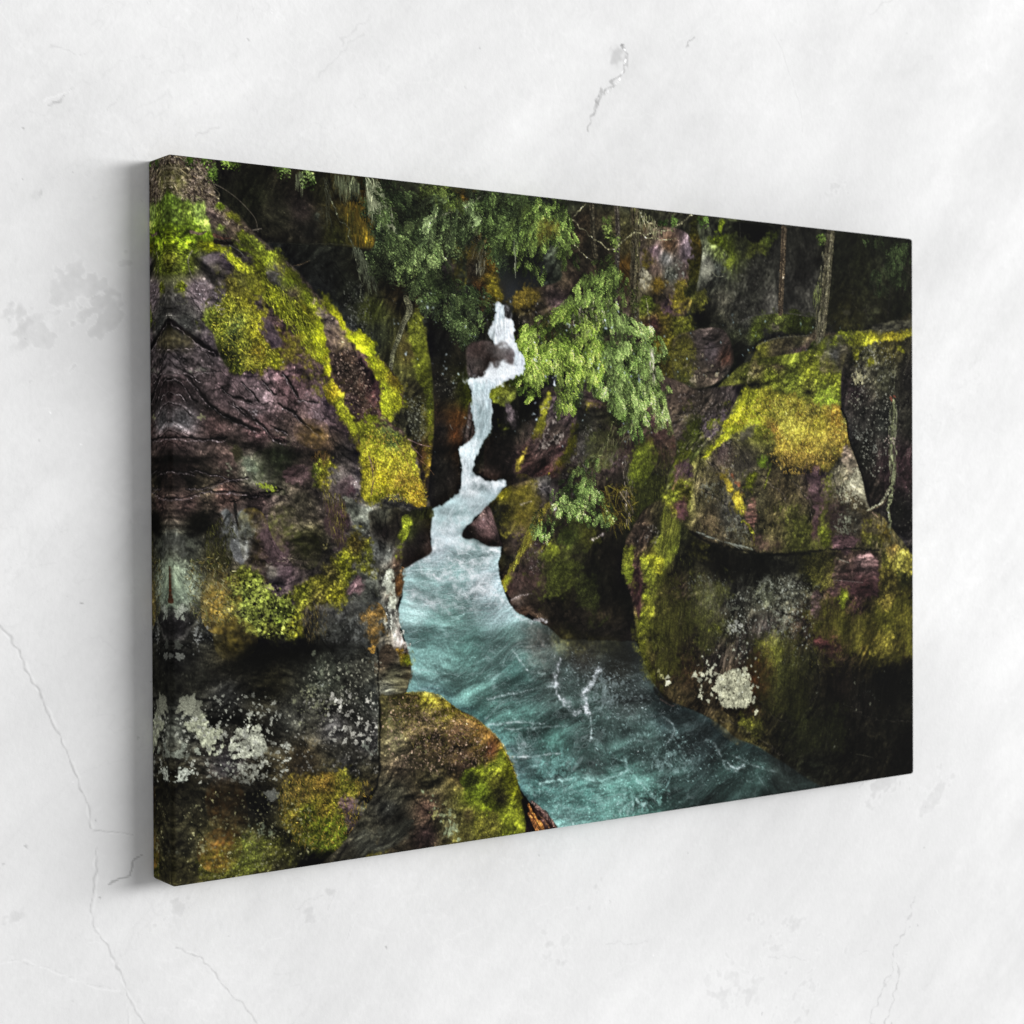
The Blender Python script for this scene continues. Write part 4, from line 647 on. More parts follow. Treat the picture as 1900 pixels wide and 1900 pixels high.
shade([(1560, 1238), (1700, 1225), (1700, 1300), (1640, 1300), (1600, 1270)], .55, 9)
flecks([(1585, 1255), (1625, 1275), (1625, 1305), (1590, 1275)], -.2, (96, 104, 96), 1.3, .45)
dots([(1480, 1200), (1690, 1240), (1690, 1420), (1500, 1420)], 160, .4, 1., (84, 84, 68), .5)
# upper boulder: moss saddle between the blocks
paint([(1360, 690), (1400, 668), (1500, 650), (1530, 625), (1560, 620), (1700, 610), (1700, 700), (1700, 1010), (1600, 1020), (1500, 1025), (1400, 1027), (1340, 1016), (1300, 1002), (1270, 975), (1240, 940), (1250, 880), (1300, 760)], [(1380, 690, (60, 62, 22)), (1400, 720, (50, 50, 20)), (1440, 700, (72, 78, 22)), (1480, 690, (88, 98, 26)), (1520, 670, (84, 90, 30)), (1560, 665, (76, 72, 40)), (1500, 720, (96, 104, 28)), (1420, 740, (104, 110, 24)), (1400, 770, (140, 148, 26)), (1480, 760, (140, 138, 40)), (1350, 790, (84, 84, 40)), (1300, 820, (70, 72, 28)), (1340, 840, (86, 72, 64)), (1260, 900, (88, 92, 24)), (1300, 900, (66, 60, 40)), (1380, 860, (80, 74, 60)), (1400, 920, (56, 52, 34)), (1350, 950, (60, 58, 50)), (1320, 970, (68, 58, 40)), (1450, 900, (74, 64, 42)), (1440, 960, (60, 54, 32)), (1520, 880, (72, 54, 58)), (1560, 960, (56, 48, 34)), (1550, 880, (80, 76, 60)), (1480, 1000, (56, 56, 24))], ang=70, st=1.3, a=.55, grit=.28)
MS[:] = [125, 3.]
# slope of bare and mossy strips
paint([(1236, 740), (1260, 728), (1360, 715), (1375, 720), (1340, 790), (1290, 850), (1250, 900), (1235, 930), (1240, 880), (1255, 830)], [(1270, 740, (66, 54, 46)), (1300, 750, (58, 50, 42)), (1340, 730, (62, 54, 50)), (1260, 800, (66, 56, 48)), (1310, 790, (80, 68, 76)), (1275, 850, (50, 56, 22)), (1290, 800, (66, 76, 22))], ang=125, st=2, a=.5)
for p, c in (([(1286, 775), (1310, 765), (1300, 780), (1280, 810), (1262, 840), (1255, 832), (1270, 800)], (88, 98, 26)), ([(1318, 785), (1345, 768), (1338, 782), (1315, 800), (1305, 812)], (108, 116, 26)), ([(1300, 805), (1316, 800), (1314, 815), (1300, 820)], (120, 124, 28)), ([(1258, 845), (1275, 830), (1290, 822), (1282, 840), (1265, 865), (1250, 900), (1240, 930), (1236, 915), (1244, 880)], (98, 104, 26)), ([(1248, 860), (1262, 848), (1270, 845), (1262, 865), (1250, 885)], (128, 130, 30)), ([(1340, 745), (1360, 735), (1358, 748), (1345, 755)], (92, 96, 26)), ([(1262, 755), (1290, 735), (1285, 745), (1265, 770)], (58, 60, 22))):
    paint(p, c, 'moss', rag=1.6, a=.45, al=.9)
paint([(1310, 800), (1335, 775), (1350, 770), (1345, 785), (1330, 800), (1312, 812)], (84, 70, 80), 'rock', rag=1, ang=140, al=.7)
flecks([(1310, 785), (1325, 785), (1322, 800), (1310, 800)], .2, (190, 180, 170), 1.4, .8)
paint([(1255, 860), (1275, 850), (1290, 870), (1285, 900), (1265, 912), (1250, 925), (1246, 910), (1252, 880)], [(1265, 880, (84, 62, 64)), (1280, 880, (66, 46, 62)), (1250, 912, (120, 84, 64))], 'rock', rag=1, ang=120, al=.85)
dots([(1250, 740), (1350, 720), (1330, 800), (1260, 840)], 150, .5, 1.5, (130, 120, 112), .6)
MS[:] = [0, 1.]
for q, w in (([(1300, 905), (1340, 930), (1380, 965)], 2.5), ([(1410, 880), (1450, 915), (1460, 950)], 2.5), ([(1470, 890), (1500, 930), (1505, 970)], 2), ([(1300, 845), (1330, 870), (1345, 900)], 2.5), ([(1545, 880), (1560, 930), (1580, 960)], 3), ([(1250, 770), (1290, 760), (1330, 750)], 2), ([(1280, 830), (1310, 800), (1345, 790)], 2)):
    line(q, w, w*.6, (12, 11, 9), .65, .1, 1.5, soft=2.5); line([(a+2, b+w) for a, b in q], 1.5, 1, (124, 112, 100), .4, .5, 1.5, soft=1.5)
# rim
paint([(1372, 700), (1388, 672), (1420, 672), (1470, 680), (1520, 650), (1560, 690), (1550, 760), (1480, 740), (1420, 715), (1385, 728)], [(1380, 690, (70, 74, 24)), (1400, 680, (92, 84, 48)), (1430, 700, (96, 104, 24)), (1470, 700, (86, 96, 26)), (1500, 690, (112, 118, 26)), (1540, 690, (104, 110, 26)), (1530, 740, (92, 112, 26)), (1500, 720, (78, 80, 26)), (1440, 670, (58, 50, 34))], 'moss', rag=2, a=.6)
flecks([(1388, 690), (1402, 695), (1395, 710), (1382, 712)], .5, (150, 140, 96), 1.4, .8)
shade([(1362, 716), (1385, 712), (1400, 708), (1430, 708), (1425, 715), (1390, 720), (1380, 735), (1362, 728)], .8, 2.5)
shade([(1490, 722), (1512, 726), (1508, 732), (1490, 730)], .6, 2.5)
# golden moss
paint([(1340, 790), (1370, 755), (1385, 725), (1420, 718), (1450, 728), (1480, 728), (1520, 745), (1550, 750), (1562, 780), (1572, 810), (1568, 838), (1555, 850), (1540, 870), (1510, 868), (1480, 868), (1450, 862), (1435, 840), (1430, 800), (1400, 775), (1372, 800), (1350, 802)], [(1350, 790, (170, 170, 24)), (1375, 770, (176, 178, 26)), (1395, 740, (140, 144, 26)), (1420, 735, (128, 124, 30)), (1410, 765, (172, 170, 36)), (1440, 760, (160, 158, 48)), (1455, 790, (190, 182, 60)), (1480, 800, (196, 182, 56)), (1520, 780, (180, 166, 44)), (1550, 775, (150, 118, 36)), (1560, 810, (150, 124, 44)), (1450, 830, (172, 148, 48)), (1490, 835, (164, 138, 46)), (1540, 840, (124, 108, 42)), (1500, 860, (92, 76, 30)), (1460, 858, (104, 84, 34)), (1480, 745, (116, 108, 32)), (1505, 755, (90, 84, 30)), (1435, 800, (150, 116, 44))], 'leaf', rag=1.8, a=.45, sc=1.5)
strands([(1345, 790), (1420, 735), (1560, 770), (1560, 840), (1440, 830), (1400, 790)], 1300, 3.2, 60, [(214, 200, 84), (200, 170, 60), (120, 90, 26), (170, 160, 40)], 60, .55)
shade([(1430, 850), (1470, 862), (1530, 868), (1545, 850), (1560, 845), (1540, 880), (1490, 885), (1440, 870)], .5, 6)
strands([(1430, 835), (1545, 845), (1520, 870), (1470, 880), (1440, 865)], 420, 4, 70, [(190, 156, 64), (136, 108, 42), (50, 40, 16)], 50, .7)
paint([(1358, 785), (1375, 790), (1352, 815), (1330, 830), (1310, 850), (1298, 862), (1310, 835), (1335, 810)], (150, 156, 28), 'moss', rag=.8, a=.4)
line([(1350, 805), (1330, 825), (1312, 842), (1303, 850)], 5, 2, (166, 166, 30), .9, .3, 1.)
paint([(1378, 802), (1395, 790), (1402, 800), (1385, 820), (1370, 810)], (70, 66, 54), 'rock', rag=1, al=.8)
shade([(1390, 800), (1430, 790), (1440, 850), (1420, 880), (1400, 850), (1380, 835)], .35, 9)
# face below the moss
flecks([(1320, 820), (1380, 810), (1360, 880), (1310, 880)], .1, (150, 144, 128), 1.6, .6)
flecks([(1300, 900), (1380, 900), (1400, 1000), (1340, 1010), (1290, 960)], .12, (118, 120, 104), 1.6, .6)
strands([(1290, 850), (1540, 860), (1590, 1010), (1400, 1020), (1260, 960)], 1100, 4, 80, [(92, 88, 34), (60, 56, 24), (30, 26, 18), (120, 112, 70)], 25, .4)
paint([(1240, 925), (1262, 908), (1282, 900), (1280, 928), (1262, 930), (1258, 955), (1248, 950), (1238, 940)], [(1250, 925, (132, 140, 36)), (1272, 918, (96, 92, 28)), (1250, 945, (124, 118, 36))], 'moss', rag=1.8, a=.6)
paint([(1254, 935), (1275, 930), (1272, 955), (1258, 955)], (66, 40, 46), 'rock', rag=1.5, al=.8)
paint([(1336, 872), (1345, 875), (1360, 900), (1385, 945), (1372, 965), (1360, 930), (1345, 900)], [(1345, 885, (150, 130, 34)), (1365, 925, (170, 150, 36)), (1378, 955, (140, 134, 34))], 'moss', rag=1.5, a=.5)
paint([(1352, 868), (1366, 880), (1380, 905), (1385, 930), (1370, 905), (1356, 890)], (130, 70, 40), 'moss', rag=1.5, al=.8)
paint([(1388, 935), (1400, 915), (1404, 950), (1395, 975), (1385, 960)], (140, 96, 84), 'rock', rag=1.5, al=.7)
line([(1376, 965), (1390, 975), (1396, 990), (1400, 1005), (1398, 1012)], 4, 2.5, (116, 116, 26), .85, .4, 1.2)
paint([(1385, 885), (1402, 880), (1400, 898), (1390, 904)], (120, 128, 26), 'moss', rag=1.5, a=.5)
paint([(1410, 850), (1422, 846), (1420, 865), (1412, 870)], (92, 120, 26), 'moss', rag=1.5, a=.4)
line([(1428, 870), (1420, 895), (1416, 905)], 3, 2, (104, 110, 26), .8, .4, 1)
paint([(1508, 870), (1528, 880), (1527, 930), (1520, 965), (1512, 1008), (1505, 980), (1500, 935), (1490, 925)], [(1515, 900, (110, 78, 90)), (1508, 940, (96, 66, 76)), (1512, 990, (90, 58, 68))], 'rock', rag=2.2, ang=15, a=.45, al=.6)
glow([(1400, 1000), (1440, 1005), (1450, 1014), (1410, 1016)], (120, 80, 84), .35, 3, 1)
paint([(1455, 950), (1505, 960), (1508, 1010), (1460, 1015)], (76, 80, 26), 'leaf', rag=3.5, al=.55)
paint([(1530, 890), (1545, 900), (1535, 1010), (1522, 1010)], (74, 78, 22), 'moss', rag=3, al=.7)
shade([(1500, 870), (1490, 880), (1500, 900), (1515, 880)], .3, 4)
# white crust strip and cleft
paint([(1562, 825), (1575, 824), (1585, 850), (1600, 890), (1613, 930), (1612, 940), (1596, 930), (1580, 900), (1572, 870), (1558, 850)], [(1574, 835, (116, 100, 84)), (1582, 860, (112, 102, 84)), (1590, 890, (164, 158, 128)), (1600, 915, (150, 144, 116))], 'rock', rag=1, a=.5)
flecks([(1555, 880), (1600, 860), (1612, 925), (1580, 950), (1550, 920)], .55, (178, 174, 144), 1.7, .85, 1.2, .6)
flecks([(1545, 900), (1580, 890), (1580, 980), (1550, 970)], .1, (150, 152, 120), 1.7, .7)
# dark block at the edge
paint([(1568, 665), (1580, 640), (1600, 618), (1650, 612), (1700, 608), (1700, 1000), (1672, 1000), (1640, 960), (1612, 940), (1600, 890), (1586, 845), (1574, 810), (1572, 780), (1562, 765), (1560, 700)], [(1600, 640, (72, 72, 40)), (1650, 640, (56, 52, 24)), (1600, 700, (80, 78, 60)), (1590, 720, (48, 38, 40)), (1640, 700, (36, 36, 26)), (1690, 700, (34, 32, 28)), (1600, 780, (46, 44, 40)), (1640, 780, (24, 25, 22)), (1685, 780, (28, 27, 22)), (1600, 850, (22, 22, 18)), (1640, 870, (34, 26, 26)), (1680, 870, (54, 36, 42)), (1620, 900, (30, 26, 22)), (1660, 950, (18, 18, 15)), (1690, 960, (22, 20, 20))], ang=85, st=1.4, a=.6, grit=.35)
paint([(1520, 640), (1550, 622), (1580, 612), (1630, 618), (1700, 608), (1697, 622), (1660, 632), (1640, 632), (1610, 640), (1592, 655), (1588, 672), (1580, 662), (1585, 640), (1560, 640), (1535, 655)], [(1540, 635, (84, 92, 22)), (1570, 620, (112, 120, 26)), (1600, 625, (130, 132, 26)), (1620, 632, (156, 150, 26)), (1650, 625, (170, 156, 30)), (1690, 614, (150, 144, 30)), (1592, 658, (130, 130, 26))], 'moss', rag=1.2, a=.55)
paint([(1530, 650), (1575, 650), (1565, 690), (1540, 700), (1520, 680)], [(1550, 660, (84, 84, 84)), (1540, 680, (88, 80, 50)), (1560, 665, (66, 60, 44))], 'rock', rag=3, al=.7)
paint([(1662, 638), (1675, 645), (1682, 658), (1670, 655), (1664, 648)], (150, 150, 28), 'moss', rag=.8); paint([(1608, 668), (1622, 665), (1624, 678), (1610, 680)], (112, 112, 26), 'moss', rag=.8)
paint([(1620, 605), (1650, 598), (1696, 594), (1696, 606), (1650, 612), (1622, 612)], (74, 72, 54), 'rock', rag=.6, ang=0)
flecks([(1596, 645), (1622, 642), (1625, 665), (1600, 668)], .7, (168, 164, 144), 2., .8, 1.2, .6)
flecks([(1580, 690), (1605, 688), (1610, 712), (1585, 712)], .6, (180, 174, 130), 2., .85, 1.2, .6)
flecks([(1568, 720), (1615, 720), (1620, 760), (1600, 770), (1572, 750)], .3, (160, 160, 136), 2., .8)
flecks([(1580, 770), (1625, 800), (1630, 850), (1605, 830), (1580, 800)], .25, (160, 164, 150), 2., .8)
flecks([(1600, 840), (1625, 830), (1628, 870), (1610, 880)], .0, (150, 150, 134), 2., .7)
dots([(1580, 650), (1660, 660), (1650, 860), (1600, 860)], 380, .5, 1.3, (164, 164, 146), .8)
dots([(1650, 650), (1696, 640), (1696, 960), (1660, 960)], 260, .4, 1., (110, 108, 92), .55)
line([(1560, 758), (1570, 778), (1574, 810), (1586, 845), (1600, 885), (1611, 925), (1614, 940)], 4, 2.5, (6, 6, 5), .95, .1)
shade([(1565, 700), (1580, 660), (1588, 640), (1592, 645), (1582, 680), (1572, 720), (1566, 760), (1558, 755)], .6, 3)
# hanging lichened stem
line([(1660, 680), (1658, 720), (1657, 745)], 1.2, 1.2, (110, 110, 84), .6, .4, 1)
line([(1659, 745), (1655, 790), (1654, 830), (1658, 870), (1655, 900), (1650, 940), (1650, 990)], 6, 5, (104, 108, 76), .85, .5, 2.)
strands([(1650, 760), (1664, 760), (1662, 880), (1650, 880)], 160, 9, 92, [(140, 144, 108), (70, 74, 46)], 8, .6)
line([(1648, 908), (1636, 930), (1622, 940), (1607, 947)], 6, 2, (150, 148, 118), .9, .4, 1.)
line([(1645, 925), (1632, 937), (1610, 948)], 2, 1.5, (90, 76, 56), .8)
line([(1618, 950), (1630, 960)], 2, 1.5, (160, 130, 110), .8); line([(1656, 990), (1668, 1010)], 1.6, 1, (120, 100, 60), .7)
dots([(1651, 733), (1661, 733), (1661, 742), (1653, 742)], 5, 1.2, 2.2, (140, 76, 56), .8)
dots([(1640, 806), (1662, 815), (1655, 825), (1640, 815)], 16, .8, 1.8, (190, 170, 156), .8)
# moss cushions near the edge
paint([(1595, 970), (1640, 955), (1655, 985), (1640, 1010), (1615, 1015), (1595, 1000)], [(1610, 980, (88, 84, 28)), (1640, 975, (104, 88, 28)), (1620, 1005, (48, 48, 20))], 'leaf', rag=2, a=.7)
paint([(1640, 1015), (1655, 1005), (1670, 1008), (1690, 1022), (1698, 1040), (1698, 1060), (1670, 1062), (1640, 1060), (1632, 1040)], [(1655, 1015, (160, 132, 60)), (1670, 1035, (166, 158, 60)), (1690, 1045, (170, 160, 56)), (1645, 1050, (110, 104, 34)), (1635, 1030, (60, 60, 24))], 'leaf', rag=1.6, a=.6, sc=1.2)
paint([(1628, 1055), (1665, 1060), (1660, 1100), (1640, 1110), (1625, 1090)], (64, 58, 22), 'leaf', rag=2.5, a=.7)
paint([(1532, 930), (1600, 945), (1590, 990), (1540, 1000)], [(1550, 960, (48, 36, 36)), (1580, 960, (46, 44, 36))], 'rock', rag=2, al=.7)
flecks([(1545, 950), (1590, 950), (1590, 995), (1550, 995)], .1, (130, 134, 112), 1.6, .7)
paint([(1520, 980), (1540, 985), (1545, 1012), (1525, 1012)], (92, 98, 26), 'moss', rag=1.5, a=.5)
paint([(1545, 998), (1575, 995), (1590, 1005), (1575, 1015), (1550, 1014)], (92, 66, 70), 'rock', rag=1.5, ang=5)
line([(1500, 1024), (1550, 1018), (1600, 1018), (1630, 1020)], 3.5, 3, (12, 11, 9), .8, .2, 1, soft=2)
line([(1280, 985), (1310, 1002), (1350, 1015), (1400, 1024), (1450, 1028), (1500, 1025)], 5, 5, (12, 12, 9), .8, .2, 1, soft=3)
strands([(1290, 985), (1360, 1010), (1400, 1018), (1370, 1010), (1310, 995)], 60, 10, 20, (120, 124, 112), 8, .6)
paint([(1544, 1040), (1570, 1030), (1625, 1035), (1628, 1080), (1625, 1100), (1600, 1105), (1560, 1100), (1545, 1090)], [(1560, 1040, (96, 78, 66)), (1600, 1040, (80, 62, 60)), (1580, 1070, (66, 44, 44)), (1600, 1095, (52, 32, 32))], 'rock', rag=1, ang=3, st=3, a=.45, cr=.7)
line([(1552, 1035), (1565, 1040), (1575, 1043)], 1.4, 1, (150, 146, 130), .8); line([(1545, 1075), (1580, 1078), (1600, 1080)], 1, 1, (130, 116, 110), .6)
paint([(1486, 1040), (1540, 1030), (1545, 1060), (1542, 1095), (1520, 1080), (1490, 1062)], (66, 64, 24), 'moss', rag=2.5, al=.8, a=.6)
paint([(1560, 1100), (1572, 1100), (1568, 1130), (1558, 1128)], (104, 112, 26), 'moss', rag=1.5, a=.5)
paint([(1508, 1105), (1520, 1105), (1518, 1140), (1508, 1138)], (84, 64, 68), 'rock', rag=1, al=.6)
paint([(1635, 1110), (1650, 1105), (1648, 1135), (1630, 1135)], (124, 110, 40), 'moss', rag=2.5, al=.7, a=.6)
paint([(1612, 1190), (1640, 1180), (1650, 1210), (1618, 1216)], (100, 92, 30), 'moss', rag=2.5, al=.7, a=.6)
paint([(1515, 1182), (1550, 1185), (1548, 1208), (1516, 1200)], (42, 24, 22), 'rock', rag=1.5, ang=3)
# ---- the great rock on the left ------------------------------------------
LR = [(300, 270), (395, 288), (396, 336), (404, 368), (423, 384), (448, 406), (468, 427), (491, 448), (514, 469), (544, 495), (571, 522), (593, 550), (628, 575), (638, 595), (651, 613), (676, 624), (691, 637), (695, 656), (714, 673), (733, 696), (750, 722), (748, 734), (747, 753), (729, 760), (727, 787), (744, 796), (757, 813), (772, 843), (779, 872), (780, 900), (789, 915), (798, 934), (795, 944), (775, 948), (760, 960), (757, 1000), (748, 1020), (746, 1055), (747, 1100), (739, 1115), (742, 1165), (757, 1205), (763, 1240), (758, 1262), (752, 1287), (735, 1296), (704, 1310), (702, 1440), (695, 1465), (650, 1530), (620, 1570), (600, 1660), (300, 1700)]
paint(LR, [(330, 300, (78, 70, 56)), (350, 340, (92, 80, 68)), (390, 340, (66, 58, 44)), (400, 385, (84, 72, 62)), (430, 410, (78, 66, 52)), (330, 400, (86, 110, 26)), (330, 450, (70, 92, 18)), (340, 480, (76, 84, 20)), (400, 495, (66, 60, 60)), (370, 540, (90, 78, 82)), (330, 570, (66, 64, 60)), (340, 600, (62, 62, 58)), (320, 630, (58, 54, 42)), (380, 650, (82, 72, 74)), (320, 665, (88, 78, 82)), (520, 640, (70, 52, 50)), (600, 620, (96, 82, 70)), (640, 680, (66, 48, 42)), (680, 720, (62, 44, 40)), (690, 770, (56, 40, 34)), (330, 720, (58, 46, 48)), (340, 780, (84, 80, 82)), (420, 720, (86, 70, 74)), (480, 740, (92, 76, 82)), (540, 720, (84, 62, 66)), (600, 760, (88, 70, 76)), (560, 800, (80, 64, 58)), (480, 800, (80, 60, 60)), (400, 790, (60, 46, 44)), (330, 820, (76, 60, 58)), (420, 850, (80, 64, 58)), (470, 870, (110, 112, 92)), (520, 850, (40, 44, 30)), (560, 880, (66, 54, 48)), (600, 830, (54, 42, 30)), (640, 850, (62, 56, 52)), (340, 870, (34, 26, 24)), (380, 900, (70, 62, 48)), (420, 915, (78, 58, 52)), (350, 930, (62, 48, 44)), (480, 930, (40, 32, 30)), (560, 930, (50, 46, 36)), (640, 900, (110, 100, 96)), (640, 960, (76, 54, 58)), (665, 965, (104, 110, 98)), (720, 960, (44, 44, 34)), (730, 985, (36, 30, 28)), (370, 970, (16, 15, 10)), (350, 1010, (50, 52, 44)), (440, 990, (110, 112, 108)), (400, 1040, (54, 50, 28)), (500, 1010, (70, 54, 54)), (520, 1060, (74, 60, 62)), (580, 1000, (44, 42, 26)), (340, 1070, (110, 120, 100)), (340, 1100, (112, 122, 104)), (400, 1110, (76, 66, 34)), (330, 1160, (48, 46, 46)), (380, 1170, (44, 44, 38)), (430, 1190, (50, 44, 24)), (330, 1220, (24, 24, 22)), (480, 1220, (18, 18, 14)), (560, 1200, (20, 20, 16)), (640, 1190, (46, 48, 44)), (700, 1080, (92, 94, 84)), (720, 1000, (64, 64, 56)), (720, 1150, (104, 106, 98)), (740, 1210, (88, 80, 72)), (500, 1260, (34, 32, 20)), (350, 1270, (22, 22, 18)), (420, 1290, (34, 34, 32)), (600, 1250, (64, 68, 56)), (680, 1240, (50, 50, 42)), (730, 1260, (46, 44, 34)), (330, 1340, (70, 72, 64)), (420, 1420, (40, 38, 38)), (540, 1330, (50, 50, 44)), (620, 1350, (38, 37, 36)), (680, 1370, (34, 33, 32)), (560, 1420, (54, 46, 32)), (640, 1420, (34, 33, 30)), (340, 1470, (34, 32, 22)), (420, 1480, (48, 42, 28)), (480, 1490, (26, 25, 22)), (560, 1480, (76, 66, 26)), (640, 1470, (80, 76, 26)), (590, 1530, (70, 78, 16)), (660, 1500, (62, 48, 46)), (480, 1560, (70, 68, 34)), (400, 1560, (74, 68, 36)), (340, 1560, (38, 36, 24)), (340, 1610, (34, 32, 18)), (440, 1610, (54, 52, 20)), (580, 1600, (10, 10, 10)), (690, 1290, (58, 60, 54))], ang=28, st=2.2, a=.6, cr=.7, grit=.3)
# leaf litter on top
dots([(300, 290), (390, 295), (402, 370), (440, 410), (420, 420), (380, 380), (300, 360)], 700, .5, 1.7, (150, 134, 116), .6, var=.35)
dots([(300, 290), (390, 295), (402, 370), (440, 420), (380, 380), (300, 360)], 420, .5, 1.6, (34, 26, 20), .7)
strands([(300, 290), (390, 295), (402, 370), (450, 420), (380, 385), (300, 355)], 300, 7, 40, [(140, 126, 96), (60, 50, 36)], 60, .6)
glow([(318, 320), (340, 322), (345, 345), (322, 348)], (100, 106, 34), .5, 4, 1)
line([(322, 288), (345, 300), (372, 322), (400, 350), (407, 370)], 2, 1.4, (132, 122, 92), .6, .4, 1.5)
# green cushions by the fold
paint([(300, 372), (313, 358), (335, 374), (348, 382), (368, 380), (384, 398), (392, 415), (398, 440), (390, 440), (370, 430), (345, 425), (300, 412)], [(315, 370, (104, 140, 40)), (345, 395, (96, 120, 36)), (370, 392, (112, 138, 58)), (385, 425, (92, 110, 40)), (320, 400, (76, 100, 30)), (350, 415, (84, 110, 24))], 'moss', rag=1.2, a=.55)
paint([(300, 412), (345, 420), (365, 428), (395, 438), (400, 450), (350, 440), (300, 428)], (92, 122, 18), 'moss', rag=1, a=.5)
shade([(322, 425), (358, 430), (356, 440), (325, 436)], .5, 2.5)
paint([(300, 438), (330, 436), (362, 444), (395, 450), (402, 462), (370, 465), (352, 480), (366, 500), (358, 510), (330, 500), (300, 505)], [(320, 450, (104, 130, 14)), (345, 440, (110, 144, 18)), (320, 480, (108, 112, 28)), (345, 490, (80, 92, 24)), (390, 455, (104, 122, 14)), (360, 470, (72, 90, 16)), (330, 500, (50, 56, 16))], 'moss', rag=1.4, a=.7)
paint([(360, 462), (375, 448), (398, 448), (420, 458), (436, 472), (452, 490), (470, 510), (486, 525), (478, 535), (462, 520), (440, 500), (425, 482), (410, 470), (385, 470), (365, 470)], [(375, 458, (140, 150, 18)), (400, 458, (160, 164, 18)), (430, 478, (160, 170, 20)), (460, 510, (168, 170, 26)), (478, 528, (140, 150, 20))], 'moss', rag=1., a=.6)
paint([(404, 415), (418, 418), (426, 430), (415, 432), (404, 425)], (104, 126, 40), 'moss', rag=1); paint([(402, 374), (418, 380), (422, 388), (408, 386)], (92, 112, 24), 'moss', rag=.8)
paint([(422, 388), (436, 396), (447, 408), (454, 420), (446, 422), (432, 408)], (120, 122, 30), 'moss', rag=.8)
paint([(436, 424), (450, 428), (466, 440), (480, 452), (492, 462), (486, 470), (465, 455), (450, 445), (438, 434)], (124, 132, 22), 'moss', rag=1.6, a=.6)
paint([(425, 445), (445, 448), (460, 458), (472, 472), (466, 480), (450, 472), (436, 462)], (112, 130, 20), 'moss', rag=.8, a=.6)
line([(355, 430), (372, 434), (382, 430)], 4, 2, (110, 92, 74), .9); line([(398, 436), (412, 442), (430, 442)], 5, 1.5, (84, 60, 44), .9); line([(400, 448), (425, 452), (435, 446)], 6, 2, (20, 15, 10), .85)
line([(430, 442), (450, 448), (472, 453)], 1.6, 1, (150, 130, 104), .8); line([(426, 455), (445, 466), (455, 478)], 1.6, 1, (110, 110, 96), .7)
line([(395, 340), (415, 350), (440, 368), (462, 390), (475, 408), (479, 430)], 1.3, .9, (104, 96, 80), .8, .2)
line([(470, 427), (486, 424)], 1.6, 1, (150, 140, 120), .8); line([(545, 493), (560, 490), (575, 483)], 1.2, .8, (110, 92, 66), .8)
line([(357, 465), (350, 480), (352, 500), (358, 515)], 1.6, 1.2, (124, 118, 96), .8)
# dark wedge block
paint([(361, 475), (380, 472), (400, 470), (418, 470), (425, 482), (432, 500), (452, 515), (440, 522), (422, 512), (414, 512), (405, 518), (395, 500), (378, 490)], [(375, 478, (84, 78, 76)), (395, 480, (74, 66, 66)), (415, 480, (60, 52, 52)), (400, 500, (60, 56, 46)), (435, 512, (54, 48, 46))], 'rock', rag=.5, ang=30, a=.45)
shade([(358, 474), (376, 484), (392, 500), (404, 520), (410, 540), (396, 530), (380, 510), (362, 490)], .75, 2.5)
MS[:] = [52, 3.5]
# ridges of yellow moss down the crest
paint([(440, 430), (470, 440), (500, 460), (530, 490), (560, 520), (590, 555), (600, 580), (610, 620), (614, 650), (618, 690), (600, 680), (580, 650), (560, 620), (545, 600), (530, 590), (510, 575), (490, 545), (478, 520), (470, 495), (456, 470)], [(470, 455, (92, 104, 26)), (500, 480, (110, 122, 24)), (480, 500, (140, 150, 20)), (510, 520, (112, 124, 40)), (520, 500, (104, 100, 40)), (540, 520, (92, 110, 20)), (545, 545, (90, 80, 50)), (570, 550, (100, 112, 20)), (500, 550, (150, 156, 22)), (530, 575, (150, 158, 22)), (560, 580, (134, 136, 20)), (585, 590, (110, 112, 24)), (570, 620, (170, 180, 16)), (595, 640, (176, 184, 14)), (600, 600, (140, 150, 18)), (610, 670, (180, 180, 18))], 'moss', rag=1.2, a=.55, big=.5)
for p, c in (([(478, 505), (500, 520), (520, 545), (535, 570), (520, 565), (495, 540)], (172, 178, 20)), ([(548, 540), (565, 560), (577, 580), (565, 580), (552, 560)], (150, 140, 22)), ([(575, 590), (600, 610), (612, 650), (618, 685), (600, 670), (585, 630)], (182, 188, 14)), ([(500, 470), (540, 500), (560, 525), (540, 520), (515, 495)], (128, 136, 24)), ([(590, 552), (620, 566), (602, 565)], (150, 156, 20)), ([(520, 560), (560, 610), (590, 660), (575, 660), (545, 615)], (160, 160, 20))):
    paint(p, c, 'moss', rag=1.6, a=.5, al=.85)
for p in ([(492, 498), (510, 512), (530, 540), (520, 538), (500, 516)], [(530, 528), (545, 545), (556, 560), (546, 556)], [(495, 480), (512, 492), (520, 505), (508, 500)]):
    paint(p, (104, 98, 98), 'rock', rag=1.2, al=.8, ang=50)
for p in ([(478, 520), (492, 532), (484, 540), (474, 530)], [(560, 590), (568, 598), (566, 606), (558, 596)], [(530, 590), (536, 602), (530, 608), (524, 598)], [(545, 610), (552, 622), (548, 626)], [(470, 540), (478, 552), (472, 560), (464, 548)]):
    shade(p, .7, 2)
strands([(400, 455), (480, 505), (560, 570), (615, 680), (590, 670), (520, 590), (460, 520)], 900, 5, 60, [(196, 200, 44), (70, 80, 16), (150, 160, 30)], 30, .5)
MS[:] = [0, 1.]
